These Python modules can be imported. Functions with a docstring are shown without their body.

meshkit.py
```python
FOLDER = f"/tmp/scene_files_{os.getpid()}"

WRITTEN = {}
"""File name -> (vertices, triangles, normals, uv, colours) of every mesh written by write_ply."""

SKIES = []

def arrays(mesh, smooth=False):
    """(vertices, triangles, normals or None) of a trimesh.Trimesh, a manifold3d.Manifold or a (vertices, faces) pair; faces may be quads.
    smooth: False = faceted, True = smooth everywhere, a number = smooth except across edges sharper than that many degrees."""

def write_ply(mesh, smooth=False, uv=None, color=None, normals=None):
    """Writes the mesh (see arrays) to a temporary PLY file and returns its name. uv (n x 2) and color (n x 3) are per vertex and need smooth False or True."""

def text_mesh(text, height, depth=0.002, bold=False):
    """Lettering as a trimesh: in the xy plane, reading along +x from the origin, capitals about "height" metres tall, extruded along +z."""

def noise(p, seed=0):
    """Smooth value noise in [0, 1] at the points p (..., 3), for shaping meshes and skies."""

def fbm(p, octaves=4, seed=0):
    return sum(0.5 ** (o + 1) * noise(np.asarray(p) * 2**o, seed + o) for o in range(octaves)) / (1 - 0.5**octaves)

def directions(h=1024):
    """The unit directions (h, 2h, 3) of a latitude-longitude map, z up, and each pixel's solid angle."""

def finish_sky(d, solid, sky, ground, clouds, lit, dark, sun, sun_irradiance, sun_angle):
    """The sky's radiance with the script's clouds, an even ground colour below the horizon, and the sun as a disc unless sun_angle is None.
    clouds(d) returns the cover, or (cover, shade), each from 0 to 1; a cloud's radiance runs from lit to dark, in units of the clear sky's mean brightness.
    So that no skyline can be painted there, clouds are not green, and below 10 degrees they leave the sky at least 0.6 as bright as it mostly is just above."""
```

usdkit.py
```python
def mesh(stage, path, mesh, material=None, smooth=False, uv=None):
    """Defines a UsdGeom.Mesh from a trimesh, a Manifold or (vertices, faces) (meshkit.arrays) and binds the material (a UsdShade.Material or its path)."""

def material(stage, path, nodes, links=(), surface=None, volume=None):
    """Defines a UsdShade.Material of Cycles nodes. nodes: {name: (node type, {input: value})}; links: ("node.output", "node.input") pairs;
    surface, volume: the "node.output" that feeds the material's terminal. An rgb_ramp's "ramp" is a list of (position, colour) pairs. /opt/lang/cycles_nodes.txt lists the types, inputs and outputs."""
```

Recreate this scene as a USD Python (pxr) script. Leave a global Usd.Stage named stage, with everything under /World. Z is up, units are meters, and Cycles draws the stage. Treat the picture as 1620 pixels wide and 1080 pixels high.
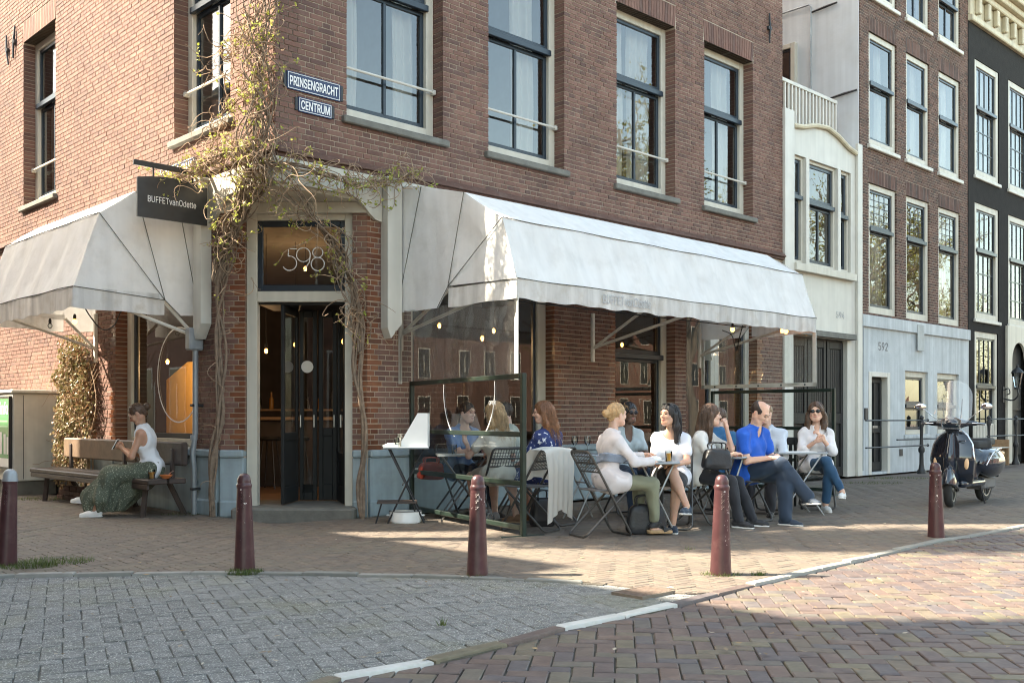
import math, numpy as np, trimesh, shapely, usdkit, meshkit
from shapely.geometry import Polygon, box as sbox, Point
from scipy.spatial import cKDTree
from pxr import Usd, UsdGeom, UsdLux, UsdShade, Gf, Sdf, Vt

stage = Usd.Stage.CreateInMemory()
UsdGeom.SetStageUpAxis(stage, 'Z'); UsdGeom.SetStageMetersPerUnit(stage, 1.0)
UsdGeom.Xform.Define(stage, '/World'); UsdGeom.Scope.Define(stage, '/World/Looks')

# ---------------------------------------------------------------- camera, sky, sun, exposure
EYE = 1.17                                   # the photographer crouched: eye height above the street
cam = UsdGeom.Camera.Define(stage, '/World/camera')
cam.CreateHorizontalApertureAttr(36.0); cam.CreateVerticalApertureAttr(24.0)
cam.CreateFocalLengthAttr(36.0 * 1590 / 1620)
cam.CreateVerticalApertureOffsetAttr(36.0 * 120 / 1620)      # lens shifted up, verticals stay vertical
cam.CreateClippingRangeAttr((0.1, 2000.0))
cam.AddTranslateOp().Set((0, 0, EYE)); cam.AddRotateXYZOp().Set((90, 0, 0))
cam.CreateExposureAttr(2.75)
SUN_AZ, SUN_EL = math.radians(180), math.radians(44)     # sun to the left: direction towards it = (cos, sin)
sun_to = np.array([-math.cos(math.radians(0)) * math.cos(SUN_EL), -math.sin(math.radians(0)) * math.cos(SUN_EL), math.sin(SUN_EL)])
sun = UsdLux.DistantLight.Define(stage, '/World/sun')
sun.CreateIntensityAttr(0.95); sun.CreateAngleAttr(0.53); sun.CreateColorAttr((1.0, 0.88, 0.70)); sun.CreateNormalizeAttr(True)
_z = sun_to; _x = np.cross([0, 0, 1], _z); _x /= np.linalg.norm(_x); _y = np.cross(_z, _x)
sun.AddTransformOp().Set(Gf.Matrix4d(*_x, 0, *_y, 0, *_z, 0, 0, 0, 0, 1))
sky = UsdLux.DomeLight.Define(stage, '/World/sky')
usdkit.material(stage, '/World/Looks/sky', {
    's': ('sky_texture', {'sky_type': 'single_scattering', 'sun_disc': False, 'sun_elevation': SUN_EL, 'sun_rotation': math.atan2(sun_to[0], sun_to[1]), 'altitude': 20.0, 'aerosol_density': 1.6}),
    'w': ('mix', {'mix_type': 'multiply', 'fac': 1.0, 'color2': (1.16, 1.02, .76)}),
    'b': ('background_shader', {'strength': 0.125})}, [('s.color', 'w.color1'), ('w.color', 'b.color')], surface='b.background')
UsdShade.MaterialBindingAPI.Apply(sky.GetPrim()).Bind(UsdShade.Material.Get(stage, '/World/Looks/sky'))
sky.GetPrim().SetCustomDataByKey('kind', 'structure')

# ---------------------------------------------------------------- helpers
rng = np.random.default_rng(598)
_used = {}
def numbered(parent, name):
    k = _used.setdefault(parent, {}); n = k.get(name, 0); k[name] = n + 1
    return parent + '/' + (name if n == 0 else f'{name}_{n:03d}')
def tag(p, label=None, cat=None, group=None, kind=None):
    p = p.GetPrim()
    for k, v in (('label', label), ('category', cat), ('group', group), ('kind', kind)):
        if v: p.SetCustomDataByKey(k, v)
    return p
def path_of(parent): return '/World' if parent is None else (parent if isinstance(parent, str) else str(parent.GetPrim().GetPath()))
def thing(name, label, cat, loc=(0, 0, 0), rz=0.0, group=None):
    x = UsdGeom.Xform.Define(stage, numbered('/World', name))
    x.AddTranslateOp().Set(tuple(map(float, loc)))
    if rz: x.AddRotateZOp().Set(math.degrees(rz))
    tag(x, label, cat, group); return x.GetPrim()
def copy_of(root, label, loc, rz=0.0, name=None, group=None, cat=None):
    was = root.GetCustomData()
    r = thing(name or str(root.GetName()).rstrip('0123456789').rstrip('_'), label, cat or was.get('category'), loc, rz, group or was.get('group'))
    r.GetReferences().AddInternalReference(root.GetPath()); r.SetInstanceable(True); return r

def unit(v): v = np.asarray(v, float); return v / (np.linalg.norm(v) + 1e-12)
class MB:
    """Collects triangles of one mesh of the scene."""
    def __init__(s): s.V, s.F, s.T, s.n = [], [], [], 0
    def add(s, v, f, tone=0.5):
        v = np.asarray(v, float).reshape(-1, 3); f = np.asarray(f, int)
        if f.shape[1] == 4: f = np.vstack([f[:, [0, 1, 2]], f[:, [0, 2, 3]]])
        s.V.append(v); s.F.append(f + s.n); s.T.append(np.broadcast_to(np.asarray(tone, float), (len(v),))); s.n += len(v); return s
    def tm(s, m, tone=0.5): return s.add(m.vertices, m.faces, tone)
    def box(s, x0, x1, y0, y1, z0, z1, tone=0.5, M=None):
        v = np.array([[x, y, z] for x in (x0, x1) for y in (y0, y1) for z in (z0, z1)], float)
        if M is not None: v = v @ np.asarray(M)[:3, :3].T + np.asarray(M)[:3, 3]
        return s.add(v, BOXF, tone)
    def rbox(s, x0, x1, y0, y1, z0, z1, r=0.006, tone=0.5, M=None):
        """box with chamfered edges"""
        c = np.array([(x0 + x1) / 2, (y0 + y1) / 2, (z0 + z1) / 2]); h = np.array([x1 - x0, y1 - y0, z1 - z0]) / 2
        r = min(r, h.min() * .45); pts = []
        for sx in (-1, 1):
            for sy in (-1, 1):
                for sz in (-1, 1):
                    for k in range(3):
                        q = h - r; q = q.copy(); q[k] = h[k]; pts.append(c + q * (sx, sy, sz))
        if M is not None: pts = np.array(pts) @ np.asarray(M)[:3, :3].T + np.asarray(M)[:3, 3]
        return s.add(np.array(pts), RBF, tone)
    def tube(s, pts, rad, sides=8, closed=False, tone=0.5, caps=True):
        p = np.asarray(pts, float); n = len(p)
        rad = np.broadcast_to(np.asarray(rad, float), (n,))
        t = (np.roll(p, -1, 0) - np.roll(p, 1, 0)) if closed else np.gradient(p, axis=0)
        t /= np.linalg.norm(t, axis=1, keepdims=True) + 1e-12
        a = np.zeros_like(p); ref = np.array([0, 0, 1.]) if abs(t[0, 2]) < .9 else np.array([1., 0, 0])
        a[0] = unit(np.cross(t[0], ref))
        for i in range(1, n):
            q = a[i - 1] - t[i] * (a[i - 1] @ t[i]); L = np.linalg.norm(q)
            a[i] = q / L if L > 1e-6 else unit(np.cross(t[i], ref))
        b = np.cross(t, a); w = np.arange(sides) * 2 * np.pi / sides
        v = p[:, None] + rad[:, None, None] * (np.cos(w)[None, :, None] * a[:, None] + np.sin(w)[None, :, None] * b[:, None])
        m = n if closed else n - 1
        i, j = np.meshgrid(np.arange(m), np.arange(sides), indexing='ij'); i2 = (i + 1) % n; j2 = (j + 1) % sides
        q = np.stack([i * sides + j, i * sides + j2, i2 * sides + j2, i2 * sides + j], -1).reshape(-1, 4)[:, ::-1]
        f = np.vstack([q[:, [0, 1, 2]], q[:, [0, 2, 3]]])
        if caps and not closed:
            k = np.arange(1, sides - 1); o = (n - 1) * sides
            f = np.vstack([f, np.stack([0 * k, k, k + 1], 1), np.stack([o + 0 * k, o + k + 1, o + k], 1)])
        return s.add(v.reshape(-1, 3), f, tone)
    def lathe(s, prof, seg=24, c=(0, 0, 0), tone=0.5):
        """profile of (radius, height), bottom to top, about the z axis"""
        p = np.asarray(prof, float); w = np.arange(seg) * 2 * np.pi / seg
        v = np.stack([p[:, 0, None] * np.cos(w), p[:, 0, None] * np.sin(w), np.repeat(p[:, 1, None], seg, 1)], -1)
        n = len(p); i, j = np.meshgrid(np.arange(n - 1), np.arange(seg), indexing='ij'); j2 = (j + 1) % seg
        q = np.stack([i * seg + j, i * seg + j2, (i + 1) * seg + j2, (i + 1) * seg + j], -1).reshape(-1, 4)
        return s.add(v.reshape(-1, 3) + np.asarray(c), q, tone)
    def prism(s, poly, y0, y1, tone=0.5, M=None):
        """shapely polygon in (x, z) extruded from y0 to y1"""
        for g in getattr(poly, 'geoms', [poly]):
            if g.is_empty or g.area < 1e-7: continue
            m = trimesh.creation.extrude_polygon(g, abs(y1 - y0), engine='earcut')
            v = np.array(m.vertices); v = np.stack([v[:, 0], max(y0, y1) - v[:, 2], v[:, 1]], 1)
            if M is not None: v = v @ np.asarray(M)[:3, :3].T + np.asarray(M)[:3, 3]
            s.add(v, m.faces, tone)
        return s
    def slab(s, poly, z0, z1, tone=0.5):
        for g in getattr(poly, 'geoms', [poly]):
            if g.is_empty or g.area < 1e-7: continue
            m = trimesh.creation.extrude_polygon(g, z1 - z0, engine='earcut'); m.apply_translation([0, 0, z0]); s.tm(m, tone)
        return s
    def ell(s, c, r, sub=2, M=None, tone=0.5):
        m = ICO[sub]; v = m[0] * np.asarray(r)
        if M is not None: v = v @ np.asarray(M)[:3, :3].T
        return s.add(v + np.asarray(c), m[1], tone)
    def quad(s, a, b, c, d, tone=0.5): return s.add([a, b, c, d], [[0, 1, 2], [0, 2, 3]], tone)
    def text(s, txt, height, M, depth=0.003, bold=False, center=True, sx=1.0, fit=None):
        m = meshkit.text_mesh(txt, height, depth, bold); v = np.array(m.vertices)
        if fit: sx = fit / np.ptp(v[:, 0])
        if center: v[:, 0] -= (v[:, 0].max() + v[:, 0].min()) / 2
        v[:, 0] *= sx; v = np.stack([v[:, 0], -v[:, 2], v[:, 1]], 1)
        M = np.asarray(M); return s.add(v @ M[:3, :3].T + M[:3, 3], m.faces)
    def arrays(s): return np.vstack(s.V), np.vstack(s.F), np.concatenate(s.T)
    def xf(s, M):
        M = np.asarray(M); s.V = [v @ M[:3, :3].T + M[:3, 3] for v in s.V]; return s
BOXF = np.array([[0, 1, 3], [0, 3, 2], [4, 6, 7], [4, 7, 5], [0, 4, 5], [0, 5, 1], [2, 3, 7], [2, 7, 6], [0, 2, 6], [0, 6, 4], [1, 5, 7], [1, 7, 3]])
def _rbf():
    pts = []
    for sx in (-1, 1):
        for sy in (-1, 1):
            for sz in (-1, 1):
                for k in range(3):
                    q = np.array([.8, .8, .8]); q[k] = 1; pts.append(q * (sx, sy, sz))
    h = trimesh.convex.convex_hull(np.array(pts)); idx = cKDTree(np.array(pts)).query(h.vertices)[1]
    return idx[h.faces]
RBF = _rbf()
ICO = {k: (np.array(m.vertices), np.array(m.faces)) for k in (1, 2, 3) for m in [trimesh.creation.icosphere(k, 1.0)]}
_T = Sdf.ValueTypeNames
def put(name, mb, mat, parent=None, smooth=False, label=None, cat=None, group=None, kind=None):
    """One Mesh prim of the scene."""
    v, f, t = mb.arrays() if isinstance(mb, MB) else mb
    p = numbered(path_of(parent), name)
    n = None
    if smooth is not False:
        mesh = trimesh.Trimesh(v, f, process=False, vertex_attributes={'t': t})
        if smooth is not True:
            m2 = trimesh.graph.smooth_shade(mesh, angle=np.radians(smooth), facet_minarea=None)
            if np.ptp(t) > 1e-6: t = t[cKDTree(v).query(m2.vertices)[1]]
            else: t = np.full(len(m2.vertices), t[0])
            v, f = np.array(m2.vertices), np.array(m2.faces)
        _, _, n = meshkit.arrays((v, f), True)
    m = UsdGeom.Mesh.Define(stage, p)
    m.CreatePointsAttr(Vt.Vec3fArray.FromNumpy(np.ascontiguousarray(v, np.float32)))
    m.CreateFaceVertexCountsAttr(Vt.IntArray.FromNumpy(np.full(len(f), 3, np.int32)))
    m.CreateFaceVertexIndicesAttr(Vt.IntArray.FromNumpy(np.ascontiguousarray(f, np.int32).ravel()))
    m.CreateSubdivisionSchemeAttr('none')
    if n is not None:
        m.CreateNormalsAttr(Vt.Vec3fArray.FromNumpy(np.ascontiguousarray(n, np.float32))); m.SetNormalsInterpolation('vertex')
    UsdGeom.PrimvarsAPI(m).CreatePrimvar('tone', _T.FloatArray, 'vertex').Set(Vt.FloatArray.FromNumpy(np.ascontiguousarray(t, np.float32)))
    if mat is not None: UsdShade.MaterialBindingAPI.Apply(m.GetPrim()).Bind(mat)
    tag(m, label, cat, group, kind)
    return m.GetPrim()
def Tr(x=0, y=0, z=0): M = np.eye(4); M[:3, 3] = (x, y, z); return M
def Rz(a): c, s = math.cos(a), math.sin(a); M = np.eye(4); M[:2, :2] = [[c, -s], [s, c]]; return M
def Rx(a): c, s = math.cos(a), math.sin(a); M = np.eye(4); M[1:3, 1:3] = [[c, -s], [s, c]]; return M
def Ry(a): c, s = math.cos(a), math.sin(a); M = np.eye(4); M[0, 0] = c; M[0, 2] = s; M[2, 0] = -s; M[2, 2] = c; return M
def spline(pts, n=40):
    """smooth curve through the points"""
    p = np.asarray(pts, float); m = len(p); u = np.linspace(0, m - 1, n); i = np.minimum(u.astype(int), m - 2); t = (u - i)[:, None]
    e = np.vstack([2 * p[0] - p[1], p, 2 * p[-1] - p[-2]]); a, b, c, d = e[i], e[i + 1], e[i + 2], e[i + 3]
    return .5 * (2 * b + (c - a) * t + (2 * a - 5 * b + 4 * c - d) * t**2 + (3 * b - a - 3 * c + d) * t**3)

# ---------------------------------------------------------------- materials
def mat(name, col=(.5, .5, .5), rough=.6, metal=0.0, var=.12, scale=4.0, bump=0.0, bscale=60.0, spec=.5, ramp=None, streak=0.0, coat=0.0, speck=None, dirt=None, sheen=0.0, trans=0.0, emit=None, sss=0.0, obj=False, bdist=.01):
    """Principled surface. ramp: colours picked by the piece's own tone; var: soft large-scale variation; streak: vertical weather streaks;
    speck: (colour, amount, scale) grains; dirt: (colour, amount, scale) blotches; bump: fine relief."""
    N = {'p': ('principled_bsdf', {'roughness': rough, 'metallic': metal, 'specular_ior_level': spec, 'coat_weight': coat, 'sheen_weight': sheen, 'base_color': col}),
         'g': ('texture_coordinate' if obj else 'geometry', {})}
    POS = 'g.object' if obj else 'g.position'
    L, cur = [], None
    if ramp:
        N['at'] = ('attribute', {'attribute': 'tone'}); N['rp'] = ('rgb_ramp', {'ramp': [(i / max(1, len(ramp) - 1), c) for i, c in enumerate(ramp)] if np.ndim(ramp[0][-1]) == 0 and len(ramp[0]) == 3 else ramp})
        L += [('at.fac', 'rp.fac')]; cur = 'rp.color'
    else:
        N['c'] = ('color', {'value': col}); cur = 'c.color'
    if var:
        N['n1'] = ('noise_texture', {'scale': scale, 'detail': 5.0, 'roughness': .6}); N['r1'] = ('map_range', {'from_min': .3, 'from_max': .7, 'to_min': 1 - var, 'to_max': 1 + var})
        N['h1'] = ('mix', {'mix_type': 'multiply', 'fac': 1.0}); L += [(POS, 'n1.vector'), ('n1.fac', 'r1.value'), (cur, 'h1.color1'), ('r1.result', 'h1.color2')]; cur = 'h1.color'
    if streak:
        N['ms'] = ('mapping', {'scale': (9.0, 9.0, .5)}); N['ns'] = ('noise_texture', {'scale': 1.0, 'detail': 4.0}); N['rs'] = ('map_range', {'from_min': .35, 'from_max': .7, 'to_min': 1.0, 'to_max': 1 - streak})
        N['hs'] = ('mix', {'mix_type': 'multiply', 'fac': 1.0}); L += [(POS, 'ms.vector'), ('ms.vector', 'ns.vector'), ('ns.fac', 'rs.value'), (cur, 'hs.color1'), ('rs.result', 'hs.color2')]; cur = 'hs.color'
    if dirt:
        N['nd'] = ('noise_texture', {'scale': dirt[2], 'detail': 6.0, 'roughness': .65}); N['rd'] = ('map_range', {'from_min': .5, 'from_max': .75, 'to_min': 0.0, 'to_max': dirt[1], 'clamp': True})
        N['hd'] = ('mix', {'mix_type': 'mix', 'color2': dirt[0]}); L += [(POS, 'nd.vector'), ('nd.fac', 'rd.value'), ('rd.result', 'hd.fac'), (cur, 'hd.color1')]; cur = 'hd.color'
    if speck:
        N['nk'] = ('noise_texture', {'scale': speck[2], 'detail': 2.0}); N['rk'] = ('map_range', {'from_min': .58, 'from_max': .68, 'to_min': 0.0, 'to_max': speck[1], 'clamp': True})
        N['hk'] = ('mix', {'mix_type': 'mix', 'color2': speck[0]}); L += [(POS, 'nk.vector'), ('nk.fac', 'rk.value'), ('rk.result', 'hk.fac'), (cur, 'hk.color1')]; cur = 'hk.color'
    L.append((cur, 'p.base_color'))
    if bump:
        N['nb'] = ('noise_texture', {'scale': bscale, 'detail': 5.0, 'roughness': .6}); N['b'] = ('bump', {'strength': bump, 'distance': bdist}); L += [(POS, 'nb.vector'), ('nb.fac', 'b.height'), ('b.normal', 'p.normal')]
    if emit: N['p'][1].update(emission_color=emit[0], emission_strength=emit[1])
    if sss: N['p'][1].update(subsurface_weight=sss, subsurface_scale=.008)
    surf = 'p.BSDF'
    if trans:
        N['tl'] = ('translucent_bsdf', {}); N['mx'] = ('mix_closure', {'fac': trans}); L += [(cur, 'tl.color'), ('p.BSDF', 'mx.closure1'), ('tl.BSDF', 'mx.closure2')]; surf = 'mx.closure'
    return usdkit.material(stage, '/World/Looks/' + name, N, L, surface=surf)
def pane(name, ior=1.7, tint=(.93, .96, .95), add=0.03, rough=0.0, wav=0.0, haze=None):
    """window pane: lets light through, reflects by angle; wav: old glass that ripples; haze: (colour, amount) of a milky sheet"""
    N = {'f': ('fresnel', {'IOR': ior}), 'a': ('math', {'math_type': 'add', 'value2': add, 'use_clamp': True}), 't': ('transparent_bsdf', {'color': tint}), 'g': ('glossy_bsdf', {'color': (1, 1, 1), 'roughness': rough}), 'm': ('mix_closure', {})}
    L = [('f.fac', 'a.value1'), ('a.value', 'm.fac'), ('t.BSDF', 'm.closure1'), ('g.BSDF', 'm.closure2')]; surf = 'm.closure'
    if wav:
        N['ge'] = ('geometry', {}); N['n'] = ('noise_texture', {'scale': 2.2, 'detail': 2.0}); N['b'] = ('bump', {'strength': wav, 'distance': .05}); L += [('ge.position', 'n.vector'), ('n.fac', 'b.height'), ('b.normal', 'g.normal')]
    if haze:
        N['d'] = ('diffuse_bsdf', {'color': haze[0]}); N['m2'] = ('mix_closure', {'fac': haze[1]}); L += [('m.closure', 'm2.closure1'), ('d.BSDF', 'm2.closure2')]; surf = 'm2.closure'
    return usdkit.material(stage, '/World/Looks/' + name, N, L, surface=surf)
BRICK = [(.11, .060, .049), (.135, .069, .053), (.155, .077, .057), (.177, .089, .065), (.165, .085, .063), (.20, .108, .08)]
M = dict(
    brick=mat('brick', ramp=BRICK, rough=.85, var=.2, scale=1.3, bump=.5, bscale=90, streak=.16, dirt=((.25, .18, .135), .3, 9), bdist=.006),
    brick_dark=mat('brick_dark', ramp=[(.06, .037, .03), (.09, .048, .037), (.115, .058, .043), (.14, .073, .053)], rough=.85, var=.2, scale=2, bump=.5, bscale=90, dirt=((.24, .2, .17), .3, 7), bdist=.006),
    brick_glazed=mat('brick_glazed', ramp=[(.09, .032, .017), (.145, .05, .024), (.175, .066, .03), (.07, .028, .018)], rough=.28, var=.2, scale=9, bump=.25, bscale=20),
    mortar=mat('mortar', (.42, .355, .28), rough=.95, var=.2, scale=6, bump=.4, bscale=120),
    black_brick=mat('black_brick', (.016, .014, .013), rough=.85, spec=.2, var=.25, scale=6, bump=.5, bscale=35),
    plinth=mat('plinth', (.30, .37, .40), rough=.6, var=.1, scale=3, streak=.22, dirt=((.2, .22, .2), .5, 4), bump=.15, bscale=30),
    blue_plaster=mat('blue_plaster', (.50, .53, .54), rough=.75, var=.08, scale=2, streak=.25, dirt=((.3, .33, .34), .5, 3), bump=.25, bscale=25),
    cream=mat('cream_paint', (.55, .52, .44), rough=.5, var=.06, scale=3, streak=.14, bump=.06, bscale=30),
    white_wall=mat('white_plaster', (.60, .63, .655), rough=.85, var=.05, scale=1.2, streak=.12, dirt=((.45, .45, .43), .35, 2), bump=.2, bscale=18),
    white_paint=mat('white_paint', (.58, .56, .5), rough=.45, var=.06, scale=3, streak=.12, bump=.05, bscale=30),
    sash=mat('dark_sash_paint', (.012, .02, .03), rough=.3, var=.1, scale=8),
    stone=mat('hardstone', (.15, .145, .125), rough=.8, var=.2, scale=6, bump=.4, bscale=60, dirt=((.08, .08, .07), .6, 5)),
    iron=mat('black_iron', (.02, .021, .023), rough=.45, var=.2, scale=12, bump=.2, bscale=60),
    glass=pane('window_glass', 1.75, add=.05, wav=.012), glass_thin=pane('clear_glass', 1.5, add=.0), glass_low=pane('shop_glass', 1.6, add=.01, wav=.003),
    vinyl=pane('clear_vinyl', 1.5, add=.02, rough=.04, wav=.5, haze=((.75, .72, .66), .05)),
    curtain=mat('white_curtain', (.82, .80, .74), rough=.9, var=.04, trans=.35), curtain2=mat('grey_curtain', (.10, .105, .11), rough=.9, var=.1, trans=.2),
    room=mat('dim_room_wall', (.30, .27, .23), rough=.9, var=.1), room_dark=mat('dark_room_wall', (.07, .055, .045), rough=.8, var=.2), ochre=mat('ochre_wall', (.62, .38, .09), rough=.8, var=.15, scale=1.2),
    floor_wood=mat('wood_floor', (.16, .09, .05), rough=.5, var=.3, scale=5), wood=mat('oak_wood', (.32, .2, .11), rough=.6, var=.25, scale=12, bump=.2), dark_wood=mat('dark_wood', (.05, .036, .03), rough=.55, var=.3, scale=10, bump=.3, bscale=40),
    canvas=mat('white_canvas', (.88, .88, .86), rough=.8, var=.04, scale=2.5, streak=.08, dirt=((.6, .59, .55), .4, 3.5), trans=.14, bump=.25, bscale=9, bdist=.02),
    canvas_hem=mat('stained_canvas', (.82, .81, .78), rough=.85, var=.06, scale=3, streak=.3, dirt=((.5, .45, .36), .6, 5), trans=.14, bump=.25, bscale=9, bdist=.02), bench_wood=mat('bench_brown', (.17, .115, .075), rough=.55, var=.2, scale=10, bump=.2),
    seam=mat('grimy_seam', (.10, .10, .085), rough=.9, var=.3, scale=20), frame_white=mat('awning_frame_paint', (.62, .60, .54), rough=.4, var=.1, scale=8),
    bulb=mat('lit_bulb', (1, .8, .5), emit=((1.0, .34, .05), 2.2), var=0), filament=mat('warm_pendant', (1, .7, .4), emit=((1.0, .36, .06), 2.2), var=0), cable=mat('black_cable', (.012, .012, .012), rough=.5, var=0),
    steel=mat('steel_tube', (.32, .32, .31), rough=.38, metal=.85, var=.15, scale=20), steel_dark=mat('dark_steel_tube', (.09, .085, .08), rough=.4, metal=.6, var=.2, scale=20), chrome=mat('chrome', (.8, .8, .8), rough=.08, metal=1, var=0), zinc=mat('zinc_pipe', (.33, .36, .38), rough=.5, metal=.4, var=.15, scale=6, streak=.2),
    green_metal=mat('dark_green_paint', (.014, .024, .018), rough=.35, var=.2, scale=10),
    bollard=mat('bollard_paint', (.05, .019, .021), rough=.34, var=.2, scale=7, bump=.2, bscale=22, dirt=((.16, .09, .085), .3, 9)), chip=mat('chipped_paint', (.5, .44, .42), rough=.8, var=.15),
    black_panel=mat('black_sign_board', (.022, .024, .026), rough=.35, var=.3, scale=6), sign_white=mat('white_lettering', (.8, .8, .78), rough=.5, var=.03), sign_blue=mat('blue_enamel', (.008, .02, .07), rough=.35, var=.2, scale=9), letter_grey=mat('faded_lettering', (.43, .43, .43), rough=.8, var=.1),
    cabinet=mat('cabinet_grey', (.56, .54, .48), rough=.55, var=.08, streak=.15), poster_green=mat('poster_green', (.05, .27, .09), rough=.35, var=.1), black=mat('black_gloss', (.012, .012, .013), rough=.25, var=.1), rubber=mat('rubber', (.018, .018, .018), rough=.75, var=.15, bump=.2), scooter=mat('scooter_black_paint', (.008, .011, .018), rough=.09, var=.0, coat=1.0), lens=pane('lamp_lens', 1.6, add=.1), plastic_grey=mat('grey_plastic', (.12, .12, .125), rough=.5, var=.1), red_lens=mat('red_lens', (.4, .02, .01), rough=.2, var=0), orange_lens=mat('amber_lens', (.75, .5, .3), rough=.15, var=0),
    garage=mat('garage_door_paint', (.016, .017, .017), spec=.3, rough=.5, var=.2, scale=6, streak=.3), gilt=mat('cornice_cream', (.56, .5, .36), rough=.6, var=.1, streak=.2), roof=mat('slate_roof', (.07, .07, .075), rough=.7, var=.2),
    bark=mat('vine_bark', (.19, .14, .10), rough=.9, var=.35, scale=18, bump=.6, bscale=70), twig=mat('vine_twig', (.33, .235, .155), rough=.85, var=.3, scale=14), bud=mat('young_leaf', ramp=[(.30, .36, .05), (.42, .47, .09), (.50, .52, .14), (.38, .34, .09)], rough=.55, var=.15, trans=.4),
    ivy=mat('ivy_leaf', ramp=[(.13, .13, .05), (.22, .19, .08), (.30, .22, .12), (.26, .14, .07), (.42, .31, .2)], rough=.4, var=.2, trans=.25), grass=mat('moss_grass', ramp=[(.05, .085, .02), (.09, .13, .03), (.13, .15, .05)], rough=.8, var=.2, trans=.3),
    treeleaf=mat('spring_leaf', ramp=[(.12, .14, .02), (.22, .22, .04), (.3, .27, .06)], rough=.6, var=.2, trans=.4), treebark=mat('tree_bark', (.11, .095, .075), rough=.95, var=.3, scale=8, bump=.7, bscale=20),
    kerb=mat('kerb_stone', ramp=[(.17, .17, .155), (.22, .22, .20), (.27, .265, .245)], rough=.85, var=.15, scale=7, bump=.35, bscale=80, dirt=((.2, .2, .18), .5, 6)), kerb_white=mat('painted_kerb', (.5, .5, .475), rough=.7, var=.1, scale=10, bump=.3, bscale=80, dirt=((.36, .36, .34), .6, 14)),
    joint=mat('sandy_joint', (.085, .075, .06), rough=1, var=.3, scale=3, dirt=((.05, .07, .025), .7, 2.5)), joint2=mat('earth_joint', (.16, .13, .10), rough=1, var=.3, scale=3, dirt=((.06, .075, .03), .6, 1.5)),
    road=mat('road_clinker', ramp=[(.072, .058, .06), (.095, .072, .068), (.112, .082, .07), (.135, .118, .078), (.088, .078, .082), (.13, .09, .072), (.082, .064, .062)], rough=.6, var=.2, scale=14, bump=.45, bscale=70, bdist=.006, dirt=((.24, .2, .17), .35, 5)),
    paver=mat('grey_paver', ramp=[(.135, .138, .134), (.165, .168, .163), (.19, .192, .186)], rough=.9, var=.3, scale=16, bump=1.0, bscale=130, bdist=.008, speck=((.55, .54, .5), .95, 105), dirt=((.175, .175, .10), .75, .9)),
    joint3=mat('grey_joint', (.085, .085, .075), rough=1, var=.35, scale=5, dirt=((.06, .075, .03), .7, 1.5)),
    walk=mat('pavement_brick', ramp=[(.10, .083, .07), (.125, .10, .08), (.15, .118, .09), (.115, .098, .082), (.155, .126, .09)], rough=.8, var=.2, scale=10, bump=.5, bscale=80, bdist=.006, dirt=((.15, .145, .1), .5, 1.1)),
    shield=pane('screen_plastic', 1.5, add=.03, haze=((.8, .8, .8), .12)),
    rust=mat('rusty_iron', (.13, .095, .075), rough=.8, metal=.2, var=.3, scale=20, bump=.3),
    street=mat('street_ground', (.15, .12, .10), rough=.9, var=.25, scale=2, bump=.4, bscale=30), water=mat('canal_water', (.02, .03, .025), rough=.05, var=0),
)
C0 = np.array([-2.575, 10.92]); TH = math.atan2(1590, 1642); eR = np.array([math.cos(TH), math.sin(TH)]); eL = np.array([-math.sin(TH), math.cos(TH)])
def W(a, b, z=0.0): p = C0 + a * eR + b * eL; return np.array([p[0], p[1], z])     # block coordinates (along the canal front, into the block) to world
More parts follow.
